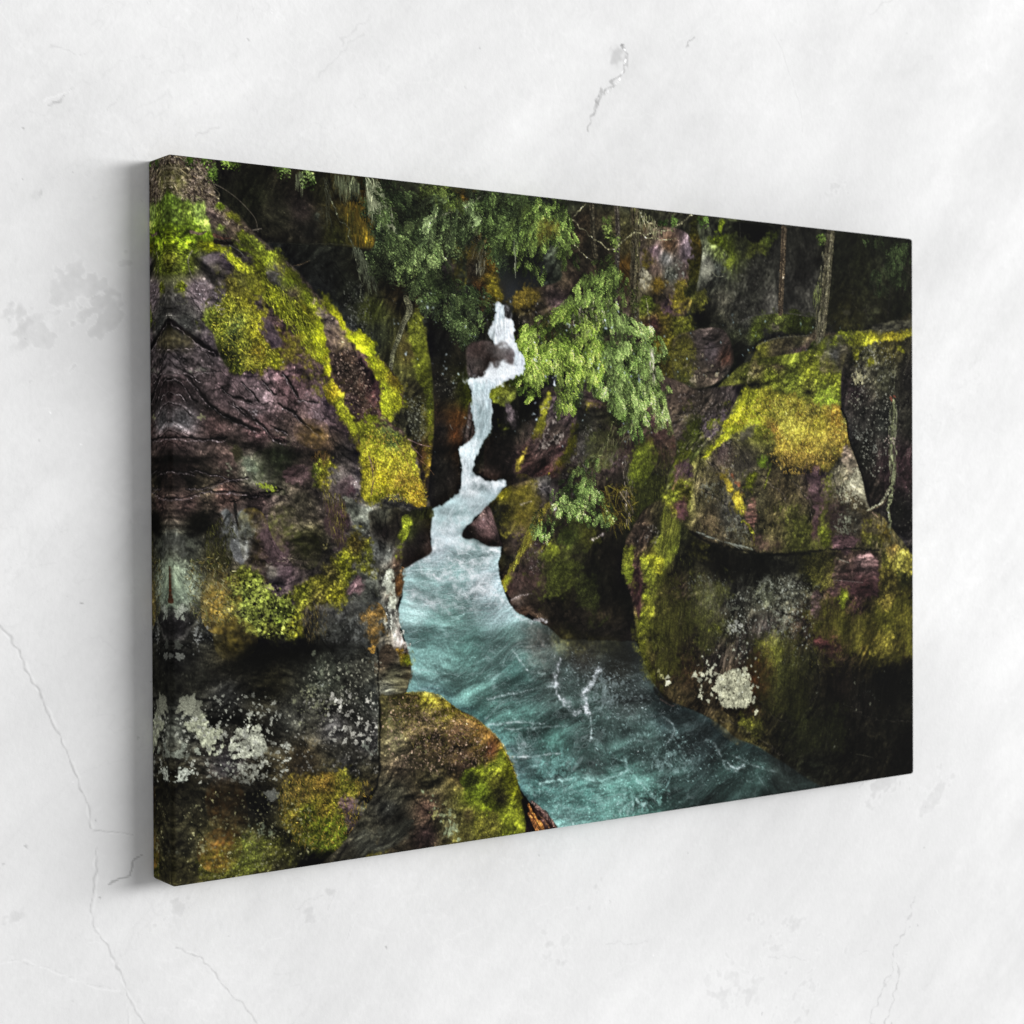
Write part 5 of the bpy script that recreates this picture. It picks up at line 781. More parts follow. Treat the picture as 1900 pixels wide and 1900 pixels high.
# bare brown slab between crest ridges
paint([(585, 560), (600, 575), (640, 610), (665, 645), (690, 690), (702, 720), (700, 760), (712, 780), (690, 800), (660, 790), (640, 760), (625, 720), (618, 690), (610, 650), (600, 610)], [(605, 590, (104, 92, 76)), (620, 630, (100, 84, 66)), (640, 660, (70, 54, 42)), (640, 640, (92, 80, 56)), (660, 690, (60, 46, 38)), (690, 730, (62, 42, 38)), (670, 750, (74, 56, 44)), (680, 790, (48, 36, 30)), (635, 720, (66, 52, 40))], 'rock', rag=.8, ang=45, st=1.6, a=.7, cr=.8)
dots([(610, 600), (650, 640), (700, 740), (690, 790), (650, 760), (620, 680)], 420, .5, 1.4, (132, 112, 96), .6, var=.3)
MS[:] = [55, 3.]
# outer ridge
paint([(600, 553), (620, 566), (637, 592), (651, 612), (680, 624), (693, 640), (695, 656), (685, 662), (668, 650), (650, 632), (638, 615), (625, 590), (608, 572)], [(610, 562, (140, 146, 20)), (630, 590, (170, 170, 18)), (650, 620, (160, 168, 16)), (675, 635, (176, 180, 14)), (690, 650, (150, 162, 16))], 'moss', rag=.7, a=.45)
paint([(637, 600), (652, 640), (672, 656), (695, 657), (716, 674), (735, 698), (750, 722), (742, 720), (738, 728), (748, 752), (728, 764), (727, 786), (716, 775), (706, 760), (702, 730), (698, 700), (680, 675), (660, 650), (645, 625)], [(660, 650, (160, 160, 20)), (690, 675, (150, 158, 18)), (710, 680, (172, 176, 22)), (730, 705, (160, 140, 30)), (715, 720, (150, 160, 26)), (740, 745, (168, 172, 24)), (712, 760, (130, 138, 20)), (722, 780, (128, 132, 22))], 'moss', rag=1., a=.5)
paint([(683, 770), (700, 768), (706, 778), (698, 783)], (128, 138, 20), 'moss', rag=.8)
# middle tongue down to the ledge
paint([(600, 640), (612, 670), (620, 700), (632, 730), (648, 765), (665, 790), (670, 820), (668, 845), (655, 820), (640, 790), (628, 760), (618, 740), (610, 715), (600, 690)], [(612, 690, (170, 170, 18)), (622, 725, (160, 140, 24)), (635, 750, (130, 134, 24)), (655, 790, (134, 140, 24)), (650, 815, (120, 120, 24)), (668, 840, (128, 96, 28))], 'moss', rag=1., a=.55)
paint([(664, 782), (680, 785), (705, 786), (740, 795), (757, 813), (773, 845), (779, 872), (781, 900), (790, 916), (798, 935), (794, 945), (765, 940), (745, 925), (735, 918), (706, 920), (705, 935), (690, 935), (665, 915), (672, 880), (664, 850), (668, 820)], [(680, 800, (128, 132, 26)), (720, 800, (96, 112, 50)), (735, 820, (88, 110, 50)), (700, 830, (150, 152, 26)), (750, 825, (160, 152, 40)), (690, 860, (150, 142, 26)), (730, 850, (176, 168, 30)), (765, 855, (166, 164, 34)), (710, 890, (176, 164, 20)), (745, 890, (180, 150, 40)), (770, 910, (170, 140, 30)), (790, 935, (160, 130, 26)), (700, 920, (104, 104, 20)), (740, 915, (120, 110, 20)), (672, 905, (110, 104, 24))], 'leaf', rag=1.2, a=.45, sc=1.7)
strands([(675, 800), (740, 810), (775, 880), (790, 930), (700, 920), (680, 880)], 1100, 3, 60, [(210, 196, 60), (190, 150, 50), (90, 80, 16), (160, 160, 30)], 70, .5)
line([(684, 845), (690, 865), (692, 890), (688, 920)], 2.2, 1.2, (120, 96, 72), .85); line([(692, 850), (696, 880), (692, 900)], 1.4, 1, (60, 44, 34), .8)
line([(710, 788), (735, 820), (757, 860), (775, 905)], 1.3, 1, (130, 100, 50), .6)
line([(757, 814), (780, 824), (800, 828)], 1.4, .8, (140, 112, 104), .85); line([(763, 826), (785, 850)], 1.2, .7, (110, 84, 80), .8); line([(772, 848), (790, 862), (805, 880)], 1.3, .7, (130, 96, 60), .7)
MS[:] = [50, 2.5]
paint([(430, 505), (455, 512), (490, 555), (520, 600), (545, 650), (560, 690), (535, 672), (505, 650), (480, 590), (450, 545)], [(450, 520, (84, 84, 26)), (480, 560, (124, 120, 26)), (520, 620, (130, 122, 26)), (545, 670, (104, 96, 28))], 'moss', rag=4.5, a=.5, al=.85)
paint([(560, 640), (590, 670), (612, 710), (630, 750), (612, 740), (590, 700)], (120, 122, 24), 'moss', rag=4, al=.75)
MS[:] = [0, 1.]
# moss patch on the left flank
paint([(378, 588), (395, 572), (412, 560), (418, 540), (412, 522), (425, 515), (445, 520), (465, 545), (480, 560), (492, 580), (495, 610), (510, 640), (525, 668), (520, 685), (500, 680), (480, 690), (462, 680), (445, 700), (425, 690), (412, 672), (408, 650), (400, 630), (388, 612)], [(390, 590, (80, 90, 30)), (425, 570, (128, 130, 30)), (440, 540, (116, 112, 34)), (420, 525, (76, 70, 28)), (460, 560, (140, 136, 26)), (410, 610, (110, 116, 26)), (430, 620, (84, 100, 44)), (440, 600, (90, 104, 44)), (470, 610, (150, 146, 26)), (490, 620, (160, 150, 20)), (450, 640, (104, 108, 28)), (480, 650, (134, 116, 26)), (425, 660, (28, 32, 16)), (440, 680, (66, 72, 24)), (510, 665, (128, 128, 24)), (470, 680, (110, 104, 28))], 'leaf', rag=1.5, a=.55, sc=1.8)
strands([(390, 585), (420, 545), (490, 590), (510, 670), (440, 690), (405, 630)], 900, 3.5, 50, [(184, 176, 50), (40, 46, 16), (140, 144, 40)], 70, .55)
paint([(492, 600), (508, 605), (525, 630), (522, 650), (505, 640), (495, 620)], (80, 66, 68), 'rock', rag=1, ang=60)
shade([(408, 650), (435, 655), (440, 672), (420, 675)], .5, 4)
flecks([(522, 670), (545, 665), (545, 680), (525, 680)], .6, (170, 170, 160), 1.4, .8)
paint([(322, 528), (340, 528), (344, 545), (328, 546)], (112, 122, 24), 'leaf', rag=1.5, sc=1.6)
# strata, cracks and ledges
def crack(p, w=2.5, al=.85, hl=(150, 136, 140)):
    line(p, w*.7, w*1.2, (14, 11, 12), al, .1, .9, soft=2.); line([(a+1.5, b+w*1.1) for a, b in p], 1.4, 1, hl, .4, .5, 1.)
shade([(300, 590), (318, 590), (325, 600), (345, 615), (370, 630), (395, 650), (405, 662), (392, 655), (360, 632), (335, 616), (300, 612)], .9, 1.8)
crack([(316, 592), (340, 612), (368, 632), (398, 655)], 6)
crack([(300, 645), (340, 645), (375, 648), (395, 675)], 2, .6)
glow([(300, 600), (335, 620), (360, 640), (300, 642)], (64, 58, 36), .5, 5)
for k in range(7): line([(300, 560+k*7), (335, 556+k*8), (375, 566+k*9)], 1.6, 1, (30, 27, 28), .55, .2, 3.)
for k in range(5): line([(355, 512+k*12), (385, 524+k*10), (415, 548+k*8)], 1.6, 1.2, (150, 138, 146), .35, .4, 3.)
paint([(300, 686), (340, 685), (380, 684), (408, 680), (410, 687), (370, 690), (330, 694), (300, 695)], (146, 152, 130), 'rock', rag=1.2, ang=0, a=.4)
crack([(300, 690), (350, 692), (400, 690)], 1.2, .6)
for p, w in (([(345, 696), (365, 720), (385, 745), (410, 765), (450, 785), (480, 800)], 5), ([(350, 694), (370, 706)], 3), ([(412, 716), (428, 735), (445, 740), (465, 745)], 3.5), ([(448, 708), (465, 725), (478, 742)], 3.5), ([(486, 705), (500, 722), (510, 730)], 2.5), ([(524, 690), (540, 715), (552, 735)], 4.5), ([(425, 745), (440, 760), (452, 770)], 2.5), ([(470, 775), (490, 790), (505, 810), (530, 818)], 5), ([(515, 748), (545, 765), (565, 785), (595, 805)], 4.5), ([(300, 700), (330, 705), (350, 730), (365, 745)], 2.5), ([(300, 740), (330, 750), (355, 770)], 2), ([(300, 722), (325, 728), (345, 742)], 2), ([(430, 745), (458, 765)], 1.6), ([(500, 790), (530, 800)], 3), ([(552, 742), (590, 745)], 2), ([(300, 810), (345, 812), (400, 814), (420, 812)], 3.5)):
    crack(p, w)
shade([(355, 738), (400, 758), (440, 782), (425, 786), (390, 772), (362, 752)], .65, 3)
flecks([(460, 750), (480, 760), (475, 775), (462, 768)], .3, (170, 158, 168), 1.5, .7); flecks([(500, 765), (525, 775), (520, 785), (502, 780)], .2, (160, 146, 154), 1.5, .7)
flecks([(300, 765), (350, 765), (350, 795), (300, 795)], .3, (130, 126, 130), 1.3, .6); flecks([(540, 700), (600, 740), (610, 790), (560, 760)], -.1, (140, 118, 126), 1.4, .6)
dots([(365, 768), (380, 770), (378, 776), (368, 776)], 5, 1.5, 3.5, (132, 130, 96), .8)
for i in range(5): line([(440+i*10, 790+i*4), (480+i*10, 800+i*4), (530+i*6, 822+i*3)], 2, 1, (150, 112, 110) if i % 2 else (34, 24, 24), .4, .3, 3.)
glow([(560, 790), (600, 795), (590, 820), (560, 810)], (96, 74, 30), .5, 4, 1)
flecks([(495, 818), (540, 816), (535, 828), (500, 826)], .3, (140, 150, 128), 1.3, .7)
# under-ledge shadow and pale lichen rock
shade([(420, 812), (470, 822), (530, 830), (600, 838), (660, 836), (668, 845), (620, 850), (560, 850), (500, 845), (440, 828)], .8, 4)
paint([(425, 825), (450, 835), (470, 850), (480, 870), (478, 885), (460, 880), (445, 860)], [(460, 855, (104, 112, 92)), (475, 875, (136, 146, 122)), (440, 840, (60, 56, 36))], 'rock', rag=1.2, a=.35)
glow([(480, 850), (540, 852), (540, 900), (490, 900)], (34, 42, 22), .65, 8, 1)
shade([(300, 838), (340, 842), (380, 850), (400, 855), (360, 860), (300, 862)], .75, 5)
flecks([(378, 850), (430, 850), (445, 880), (420, 905), (390, 880)], .25, (140, 142, 116), 1.3, .75)
shade([(345, 885), (362, 884), (370, 893), (362, 905), (345, 905)], .75, 3)
flecks([(300, 880), (345, 885), (345, 910), (300, 905)], -.1, (120, 120, 84), 1.3, .6)
for p, w in (([(345, 905), (380, 905), (420, 890), (460, 885)], 2), ([(300, 925), (345, 922), (380, 912), (430, 912), (480, 920)], 2.5), ([(350, 870), (400, 880), (440, 892)], 2), ([(300, 872), (330, 873), (360, 880)], 1.6)): crack(p, w)
line([(420, 932), (450, 925), (490, 918), (520, 905)], 2, 4, (9, 7, 6), .8, .1, 2)
paint([(525, 870), (560, 865), (575, 885), (550, 900), (535, 900), (520, 890)], [(540, 875, (66, 50, 50)), (560, 890, (104, 82, 80))], 'rock', rag=1, ang=0, a=.4)
dots([(477, 895), (510, 900), (508, 912), (480, 905)], 26, .8, 2.4, (140, 160, 40), .75)
paint([(572, 870), (582, 855), (600, 848), (618, 860), (615, 880), (608, 905), (592, 912), (575, 898)], [(585, 870, (84, 92, 28)), (605, 865, (140, 136, 30)), (600, 890, (120, 112, 28)), (580, 895, (60, 66, 20))], 'leaf', rag=1.6, a=.75, sc=1.1)
strands([(580, 840), (610, 835), (610, 860), (590, 860)], 60, 7, 90, (92, 70, 34), 20, .5)
# big dark hollow and streaked white rock
shade([(345, 965), (360, 955), (400, 945), (410, 955), (405, 975), (390, 1000), (350, 990), (343, 980)], .75, 6); shade([(300, 957), (312, 960), (314, 985), (300, 988)], .7, 3)
strands([(385, 980), (430, 960), (430, 1040), (390, 1050)], 300, 7, 85, [(54, 54, 22), (30, 30, 14)], 25, .5)
paint([(410, 950), (425, 945), (430, 960), (425, 985), (432, 1000), (455, 1004), (458, 1030), (448, 1045), (435, 1030), (422, 1000), (412, 985), (418, 970)], [(420, 960, (104, 106, 104)), (425, 990, (128, 130, 128)), (445, 1010, (150, 152, 148)), (450, 1035, (120, 120, 118))], 'rock', rag=.8, ang=55, st=2.2, a=.5)
paint([(438, 945), (460, 950), (462, 985), (452, 995), (442, 975)], (112, 116, 108), 'rock', rag=1.2, ang=70, al=.9)
line([(436, 935), (438, 960), (442, 975)], 5, 2, (24, 22, 20), .85)
glow([(462, 960), (480, 980), (486, 1030), (500, 1060), (480, 1050), (466, 1010)], (92, 80, 26), .7, 4, 2)
paint([(484, 975), (510, 985), (530, 1005), (540, 1040), (520, 1045), (498, 1025), (486, 1000)], [(500, 1000, (76, 60, 60)), (520, 1020, (70, 54, 58))], 'rock', rag=1, ang=55, st=2.5, a=.4)
for i in range(6): line([(492+i*7, 1046-i*2), (515+i*6, 1038), (540+i*3, 1032)], 1.4, 1, (130, 118, 100) if i % 2 else (30, 24, 24), .5, .3, 2.)
paint([(492, 1055), (520, 1050), (545, 1050), (548, 1065), (530, 1090), (510, 1092), (500, 1080)], [(505, 1065, (96, 90, 80)), (530, 1065, (80, 60, 72)), (515, 1085, (62, 52, 58))], 'rock', rag=1, ang=20, a=.5)
glow([(520, 950), (540, 975), (555, 1000), (575, 1020), (570, 1035), (545, 1010), (525, 980)], (60, 66, 20), .7, 4, 2.5)
flecks([(585, 975), (605, 975), (612, 1020), (598, 1025)], .2, (150, 140, 80), 1.6, .75)
paint([(602, 940), (625, 935), (640, 945), (640, 1000), (628, 1010), (605, 990)], [(620, 960, (84, 62, 62)), (630, 990, (74, 54, 54))], 'rock', rag=1.2, ang=80, a=.35, al=.8)
paint([(638, 920), (655, 925), (672, 935), (690, 950), (690, 985), (672, 980), (655, 965), (642, 950)], [(655, 950, (120, 124, 108)), (675, 965, (140, 144, 128)), (645, 935, (96, 96, 84))], 'rock', rag=.8, ang=55, st=2, a=.45)
strands([(600, 905), (640, 925), (640, 1000), (620, 1000)], 200, 9, 85, [(120, 112, 40), (60, 50, 30), (70, 64, 34)], 14, .35)
paint([(612, 860), (640, 870), (660, 895), (662, 915), (640, 918), (615, 905), (610, 880)], [(625, 880, (130, 122, 112)), (640, 900, (116, 96, 96)), (655, 912, (84, 58, 66))], 'rock', rag=1.5, a=.5, ang=30)
# face at the water side
paint([(692, 945), (790, 948), (797, 945), (797, 960), (760, 968), (757, 990), (748, 1018), (746, 1055), (746, 1100), (742, 1112), (742, 1165), (756, 1200), (735, 1200), (700, 1190), (695, 1130), (703, 1100), (702, 1050), (690, 1010), (688, 970)], [(710, 955, (66, 66, 54)), (740, 960, (46, 42, 30)), (780, 955, (40, 42, 16)), (715, 985, (36, 30, 28)), (735, 975, (38, 34, 26)), (755, 975, (74, 82, 24)), (700, 1020, (84, 86, 80)), (720, 1030, (104, 106, 98)), (738, 1040, (92, 72, 56)), (740, 1090, (90, 64, 44)), (715, 1080, (120, 122, 110)), (705, 1140, (110, 112, 102)), (730, 1140, (128, 128, 118)), (740, 1180, (120, 114, 108)), (715, 1180, (92, 86, 72))], 'rock', rag=.5, ang=75, st=1.8, a=.5, soft=.8)
shade([(695, 972), (745, 965), (742, 1000), (725, 1010), (700, 1000)], .5, 8)
paint([(752, 965), (762, 968), (757, 992), (748, 1012), (744, 1040), (741, 1020), (744, 1000), (750, 985)], (96, 106, 22), 'moss', rag=.7, a=.4)
flecks([(716, 1060), (730, 1062), (734, 1125), (722, 1125), (716, 1090)], 1.4, (190, 194, 172), 1., .92)
flecks([(706, 1068), (716, 1068), (715, 1088), (708, 1088)], 1., (184, 188, 168), 1., .9)
dots([(700, 1130), (735, 1130), (750, 1180), (725, 1180)], 46, 1., 3.6, (196, 198, 182), .88, pw=2, el=.6)
paint([(735, 1070), (747, 1060), (746, 1095), (740, 1112), (735, 1095)], (96, 70, 42), 'rock', rag=.6, ang=85)
# leafy lichen and mosses in the middle of the flank
paint([(430, 1060), (445, 1050), (470, 1050), (490, 1070), (500, 1095), (520, 1100), (545, 1110), (560, 1130), (562, 1180), (550, 1185), (520, 1180), (475, 1180), (465, 1165), (440, 1145), (422, 1145), (425, 1110), (432, 1090)], [(450, 1065, (100, 104, 34)), (470, 1085, (112, 124, 44)), (450, 1110, (96, 108, 40)), (480, 1130, (112, 124, 44)), (520, 1140, (84, 100, 30)), (430, 1140, (112, 120, 56)), (550, 1160, (110, 108, 24)), (500, 1170, (92, 96, 34))], 'leaf', rag=1.6, a=.8, sc=1.05)
dots([(430, 1080), (540, 1100), (545, 1180), (480, 1180), (425, 1140)], 200, .8, 2.6, (160, 172, 70), .7, var=.25)
dots([(430, 1060), (540, 1100), (545, 1180), (480, 1180), (425, 1140)], 170, .8, 2.4, (14, 14, 8), .75)
paint([(540, 1100), (570, 1080), (600, 1060), (620, 1035), (640, 1020), (640, 1010), (655, 990), (680, 1000), (692, 1020), (702, 1050), (702, 1090), (690, 1085), (670, 1070), (652, 1085), (640, 1110), (632, 1130), (610, 1125), (585, 1120), (560, 1135), (548, 1120)], [(560, 1100, (96, 98, 26)), (600, 1080, (100, 96, 26)), (640, 1040, (128, 130, 24)), (660, 1010, (76, 66, 26)), (685, 1030, (104, 108, 30)), (660, 1060, (110, 112, 24)), (695, 1070, (96, 92, 26)), (620, 1110, (128, 124, 24)), (590, 1110, (80, 74, 30)), (610, 1060, (70, 64, 30))], 'leaf', rag=1.6, a=.75, sc=1.3)
paint([(642, 1105), (650, 1085), (665, 1068), (672, 1085), (668, 1095)], (112, 88, 88), 'rock', rag=.6, ang=-40, st=3, a=.4)
strands([(560, 1130), (600, 1120), (605, 1170), (570, 1185)], 150, 6, 88, [(84, 74, 34), (110, 96, 56), (50, 40, 24)], 14, .4)
glow([(400, 1080), (430, 1090), (420, 1150), (395, 1145)], (104, 84, 30), .6, 6, 2); glow([(420, 1160), (460, 1180), (450, 1200), (420, 1200)], (84, 72, 22), .6, 6, 2)
strands([(345, 1040), (430, 1050), (430, 1150), (360, 1140)], 500, 6, 60, [(112, 96, 40), (40, 36, 22), (84, 88, 40), (130, 126, 90)], 50, .5)
paint([(300, 1030), (318, 1030), (335, 1040), (345, 1060), (342, 1080), (352, 1095), (345, 1110), (330, 1120), (300, 1120)], [(315, 1050, (132, 144, 118)), (325, 1085, (128, 142, 116)), (335, 1105, (112, 124, 104))], 'rock', rag=1, ang=70, a=.4)
line([(317, 1050), (317, 1095), (319, 1115)], 1.5, 5, (60, 26, 12), .8)
paint([(318, 985), (350, 1000), (350, 1040), (318, 1030)], (84, 86, 78), 'rock', rag=2, al=.7, ang=70)
dots([(322, 1125), (342, 1122), (342, 1148), (322, 1148)], 8, 2.5, 5.5, (150, 156, 140), .8)
flecks([(350, 1150), (400, 1150), (390, 1215), (355, 1220)], .35, (150, 152, 146), 1.5, .75); 
for x, y, r, c in ((316, 1178, 6, 92), (330, 1196, 5, 84), (332, 1218, 5, 120), (318, 1217, 2.5, 140)): dots([(x-1, y-1), (x+1, y-1), (x+1, y+1), (x-1, y+1)], 1, r, r+.2, (c, c+2, c-6), .8)
# overhang line and the dark wall under it
shade([(440, 1212), (470, 1190), (500, 1185), (560, 1188), (580, 1190), (640, 1180), (650, 1190), (600, 1215), (560, 1225), (500, 1230), (430, 1250), (400, 1240)], .85, 6)
glow([(605, 1140), (690, 1110), (695, 1180), (620, 1190)], (52, 52, 50), .5, 8, 1)
flecks([(600, 1150), (690, 1120), (695, 1190), (610, 1200)], .05, (110, 112, 108), 1.5, .55)
shade([(610, 1190), (690, 1190), (680, 1215), (620, 1210)], .5, 6)
paint([(680, 1140), (698, 1140), (702, 1190), (695, 1218), (682, 1215), (680, 1180)], (104, 76, 30), 'moss', rag=2, al=.75)
paint([(728, 1198), (748, 1200), (760, 1220), (760, 1240), (748, 1238), (735, 1225)], [(740, 1205, (160, 120, 36)), (755, 1225, (104, 116, 26)), (742, 1222, (140, 124, 30))], 'moss', rag=1., a=.5)
dots([(684, 1200), (694, 1200), (694, 1210), (686, 1210)], 8, 1.5, 3, (150, 112, 44), .8)
paint([(704, 1205), (730, 1200), (745, 1235), (760, 1238), (756, 1262), (750, 1286), (735, 1292), (706, 1300)], [(715, 1220, (84, 70, 54)), (730, 1250, (72, 70, 52)), (745, 1265, (52, 50, 36)), (715, 1280, (66, 66, 56))], 'rock', rag=.5, ang=20, a=.55)
line([(700, 1200), (702, 1230), (701, 1260), (702, 1290)], 3, 2, (12, 12, 10), .7, .1, .5)
flecks([(570, 1210), (640, 1215), (660, 1260), (640, 1280), (590, 1260)], .3, (116, 122, 100), 1., .7)
flecks([(575, 1215), (600, 1225), (612, 1270), (600, 1290)], .4, (150, 156, 142), 1.5, .8)
flecks([(540, 1270), (620, 1270), (600, 1350), (555, 1370), (530, 1320)], .25, (128, 130, 100), 1.7, .75)
flecks([(480, 1275), (540, 1265), (540, 1300), (490, 1310)], -.05, (110, 112, 92), 1.8, .6)
dots([(560, 1250), (700, 1220), (695, 1300), (580, 1300)], 150, .5, 1.8, (150, 150, 130), .7)
# pale crusts low on the flank
flecks([(340, 1345), (355, 1330), (380, 1325), (390, 1345), (410, 1350), (418, 1380), (410, 1395), (395, 1402), (378, 1390), (370, 1370), (350, 1352)], 1.25, (170, 174, 146), 1.1, .95, 1.2, .5)
flecks([(425, 1395), (430, 1360), (450, 1345), (465, 1320), (472, 1318), (482, 1335), (490, 1360), (495, 1385), (485, 1400), (455, 1405), (435, 1408)], 1.3, (172, 175, 154), 1.2, .95, 1.2, .5)
flecks([(322, 1425), (345, 1422), (362, 1430), (365, 1445), (350, 1455), (322, 1450)], 1.2, (176, 182, 166), 1.1, .95, 1.2, .5)
flecks([(430, 1320), (450, 1310), (455, 1318), (440, 1325)], .8, (150, 154, 132), 1.3, .85)
flecks([(365, 1405), (440, 1405), (500, 1400), (500, 1440), (470, 1455), (400, 1430)], .35, (160, 162, 146), 1.2, .85, 1.2, .5)
flecks([(520, 1380), (540, 1380), (540, 1410), (525, 1415)], .5, (176, 178, 164), 1.4, .85)
dots([(340, 1300), (520, 1300), (530, 1440), (480, 1450), (350, 1440)], 330, .6, 2.8, (160, 162, 148), .8)
dots([(335, 1298), (372, 1300), (372, 1322), (340, 1320)], 14, 2.5, 6, (128, 130, 112), .75, pw=1)
dots([(320, 1385), (370, 1380), (365, 1400), (325, 1402)], 10, 2, 4.5, (140, 146, 130), .8, pw=1)
dots([(495, 1470), (512, 1470), (512, 1484), (497, 1484)], 5, 3, 6.5, (160, 162, 148), .85, pw=1)
dots([(610, 1290), (700, 1290), (695, 1370), (615, 1370)], 90, .7, 3.6, (178, 176, 164), .85)
dots([(560, 1300), (700, 1300), (700, 1440), (560, 1440)], 300, .5, 1.6, (130, 128, 118), .7)
flecks([(670, 1375), (698, 1370), (698, 1400), (675, 1400)], .5, (136, 142, 128), 1.3, .75); flecks([(660, 1405), (690, 1405), (690, 1425), (665, 1425)], .0, (120, 134, 118), 1.3, .6)
shade([(420, 1440), (500, 1455), (520, 1500), (470, 1510), (430, 1470)], .5, 9)
# orange-green mosses at the foot
paint([(530, 1480), (560, 1450), (600, 1430), (640, 1440), (680, 1450), (690, 1470), (660, 1490), (640, 1500), (650, 1530), (640, 1565), (610, 1590), (560, 1570), (530, 1540), (520, 1510)], [(560, 1470, (90, 74, 30)), (600, 1450, (104, 82, 28)), (645, 1450, (112, 110, 30)), (680, 1460, (84, 74, 26)), (570, 1510, (84, 92, 20)), (600, 1530, (80, 94, 16)), (640, 1540, (72, 84, 18)), (590, 1570, (60, 70, 16)), (545, 1520, (92, 84, 26)), (600, 1500, (112, 100, 24))], 'moss', rag=2.5, a=.65)
paint([(625, 1480), (660, 1480), (685, 1500), (690, 1520), (660, 1540), (645, 1520)], [(640, 1490, (80, 62, 62)), (670, 1520, (48, 38, 40)), (680, 1500, (84, 86, 66))], 'rock', rag=1.2, ang=15, a=.6)
strands([(530, 1450), (690, 1450), (650, 1570), (540, 1560)], 900, 5, 80, [(120, 110, 30), (40, 42, 12), (150, 120, 44)], 40, .5)
flecks([(430, 1535), (480, 1525), (520, 1530), (500, 1560), (440, 1560)], .3, (130, 140, 110), 1.6, .75)
paint([(380, 1570), (440, 1560), (520, 1560), (560, 1600), (500, 1615), (400, 1640), (370, 1620)], [(400, 1600, (74, 74, 22)), (460, 1590, (66, 72, 24)), (520, 1590, (60, 60, 22))], 'moss', rag=3, al=.75, a=.7)
glow([(385, 1570), (425, 1555), (425, 1590), (395, 1595)], (110, 70, 24), .45, 6, 2); glow([(400, 1470), (430, 1470), (440, 1530), (415, 1530)], (88, 54, 18), .45, 7, 2)
dots([(360, 1480), (560, 1480), (560, 1610), (360, 1620)], 420, .5, 1.8, (130, 128, 90), .6, var=.35)
flecks([(362, 1565), (382, 1560), (382, 1590), (365, 1585)], .5, (140, 138, 96), 1.4, .7); flecks([(358, 1608), (375, 1605), (378, 1618), (360, 1618)], .6, (150, 152, 140), 1.4, .8)
flecks([(300, 1500), (360, 1510), (370, 1560), (300, 1560)], -.05, (84, 86, 60), 1.3, .55); flecks([(300, 1580), (345, 1580), (340, 1620), (300, 1620)], .1, (84, 86, 70), 1.3, .5)
shade([(545, 1615), (560, 1595), (585, 1580), (620, 1580), (640, 1590), (640, 1640), (530, 1640)], .95, 3)
# ---- boulder at the foot, beside the water
BB = [(703, 1300), (720, 1290), (752, 1285), (790, 1283), (820, 1294), (850, 1317), (880, 1330), (905, 1350), (928, 1374), (942, 1404), (955, 1435), (963, 1462), (972, 1482), (978, 1500), (975, 1520), (990, 1540), (985, 1580), (600, 1640), (640, 1560), (660, 1530), (695, 1470), (702, 1440)]
paint(BB, [(715, 1320, (90, 84, 48)), (760, 1300, (66, 60, 30)), (790, 1290, (104, 98, 26)), (830, 1310, (92, 84, 26)), (780, 1340, (84, 72, 46)), (730, 1380, (84, 78, 54)), (740, 1420, (70, 60, 46)), (800, 1380, (64, 52, 34)), (850, 1360, (88, 66, 44)), (890, 1370, (112, 84, 38)), (910, 1390, (96, 60, 34)), (860, 1410, (74, 56, 40)), (900, 1430, (96, 92, 30)), (930, 1410, (128, 130, 28)), (870, 1440, (36, 26, 20)), (800, 1450, (54, 50, 32)), (730, 1470, (56, 54, 42)), (720, 1500, (52, 52, 46)), (740, 1530, (34, 32, 26)), (790, 1500, (66, 50, 40)), (880, 1480, (104, 120, 22)), (930, 1460, (150, 156, 22)), (945, 1490, (160, 166, 24)), (900, 1500, (112, 130, 18)), (870, 1510, (50, 44, 22)), (910, 1530, (84, 88, 26)), (950, 1520, (120, 128, 24)), (860, 1550, (76, 72, 30)), (790, 1550, (62, 46, 42)), (680, 1560, (58, 57, 46)), (700, 1580, (54, 46, 30)), (640, 1600, (40, 38, 28)), (830, 1530, (84, 80, 50)), (900, 1560, (70, 66, 30))], ang=15, st=1.3, a=.55, grit=.35, cr=.4, soft=.8)
strands([(720, 1300), (800, 1295), (900, 1370), (880, 1420), (760, 1380)], 900, 4, 30, [(112, 92, 50), (40, 30, 20), (130, 104, 80), (92, 90, 30)], 60, .5)
dots([(720, 1300), (900, 1360), (890, 1430), (740, 1420)], 520, .5, 1.5, (150, 124, 104), .6, var=.35)
flecks([(705, 1310), (740, 1310), (780, 1350), (800, 1400), (780, 1410), (730, 1370)], .15, (140, 138, 90), 1.1, .65)
flecks([(772, 1460), (800, 1460), (820, 1480), (840, 1495), (850, 1530), (855, 1560), (830, 1560), (800, 1500)], .65, (142, 152, 112), .9, .9, 1.2, .5)
flecks([(760, 1495), (860, 1480), (860, 1560), (780, 1520)], .15, (150, 146, 84), 1.1, .75)
paint([(862, 1425), (885, 1418), (915, 1410), (930, 1385), (942, 1406), (955, 1436), (962, 1462), (968, 1480), (962, 1500), (945, 1530), (930, 1520), (905, 1500), (885, 1480), (868, 1460)], [(890, 1430, (110, 120, 22)), (930, 1400, (104, 112, 26)), (945, 1440, (164, 172, 26)), (920, 1450, (120, 120, 30)), (950, 1470, (170, 178, 26)), (890, 1470, (128, 156, 28)), (915, 1500, (150, 172, 26)), (930, 1480, (80, 76, 30)), (950, 1500, (120, 130, 24)), (875, 1450, (84, 100, 22))], 'moss', rag=1.5, a=.5, big=.45)
shade([(866, 1435), (880, 1432), (884, 1448), (872, 1455)], .75, 3); shade([(915, 1455), (928, 1465), (935, 1500), (922, 1490)], .35, 5)
paint([(900, 1500), (945, 1530), (975, 1535), (960, 1560), (880, 1565), (880, 1540)], [(910, 1530, (84, 80, 26)), (950, 1540, (104, 114, 22))], 'moss', rag=2.5, al=.8, a=.6)
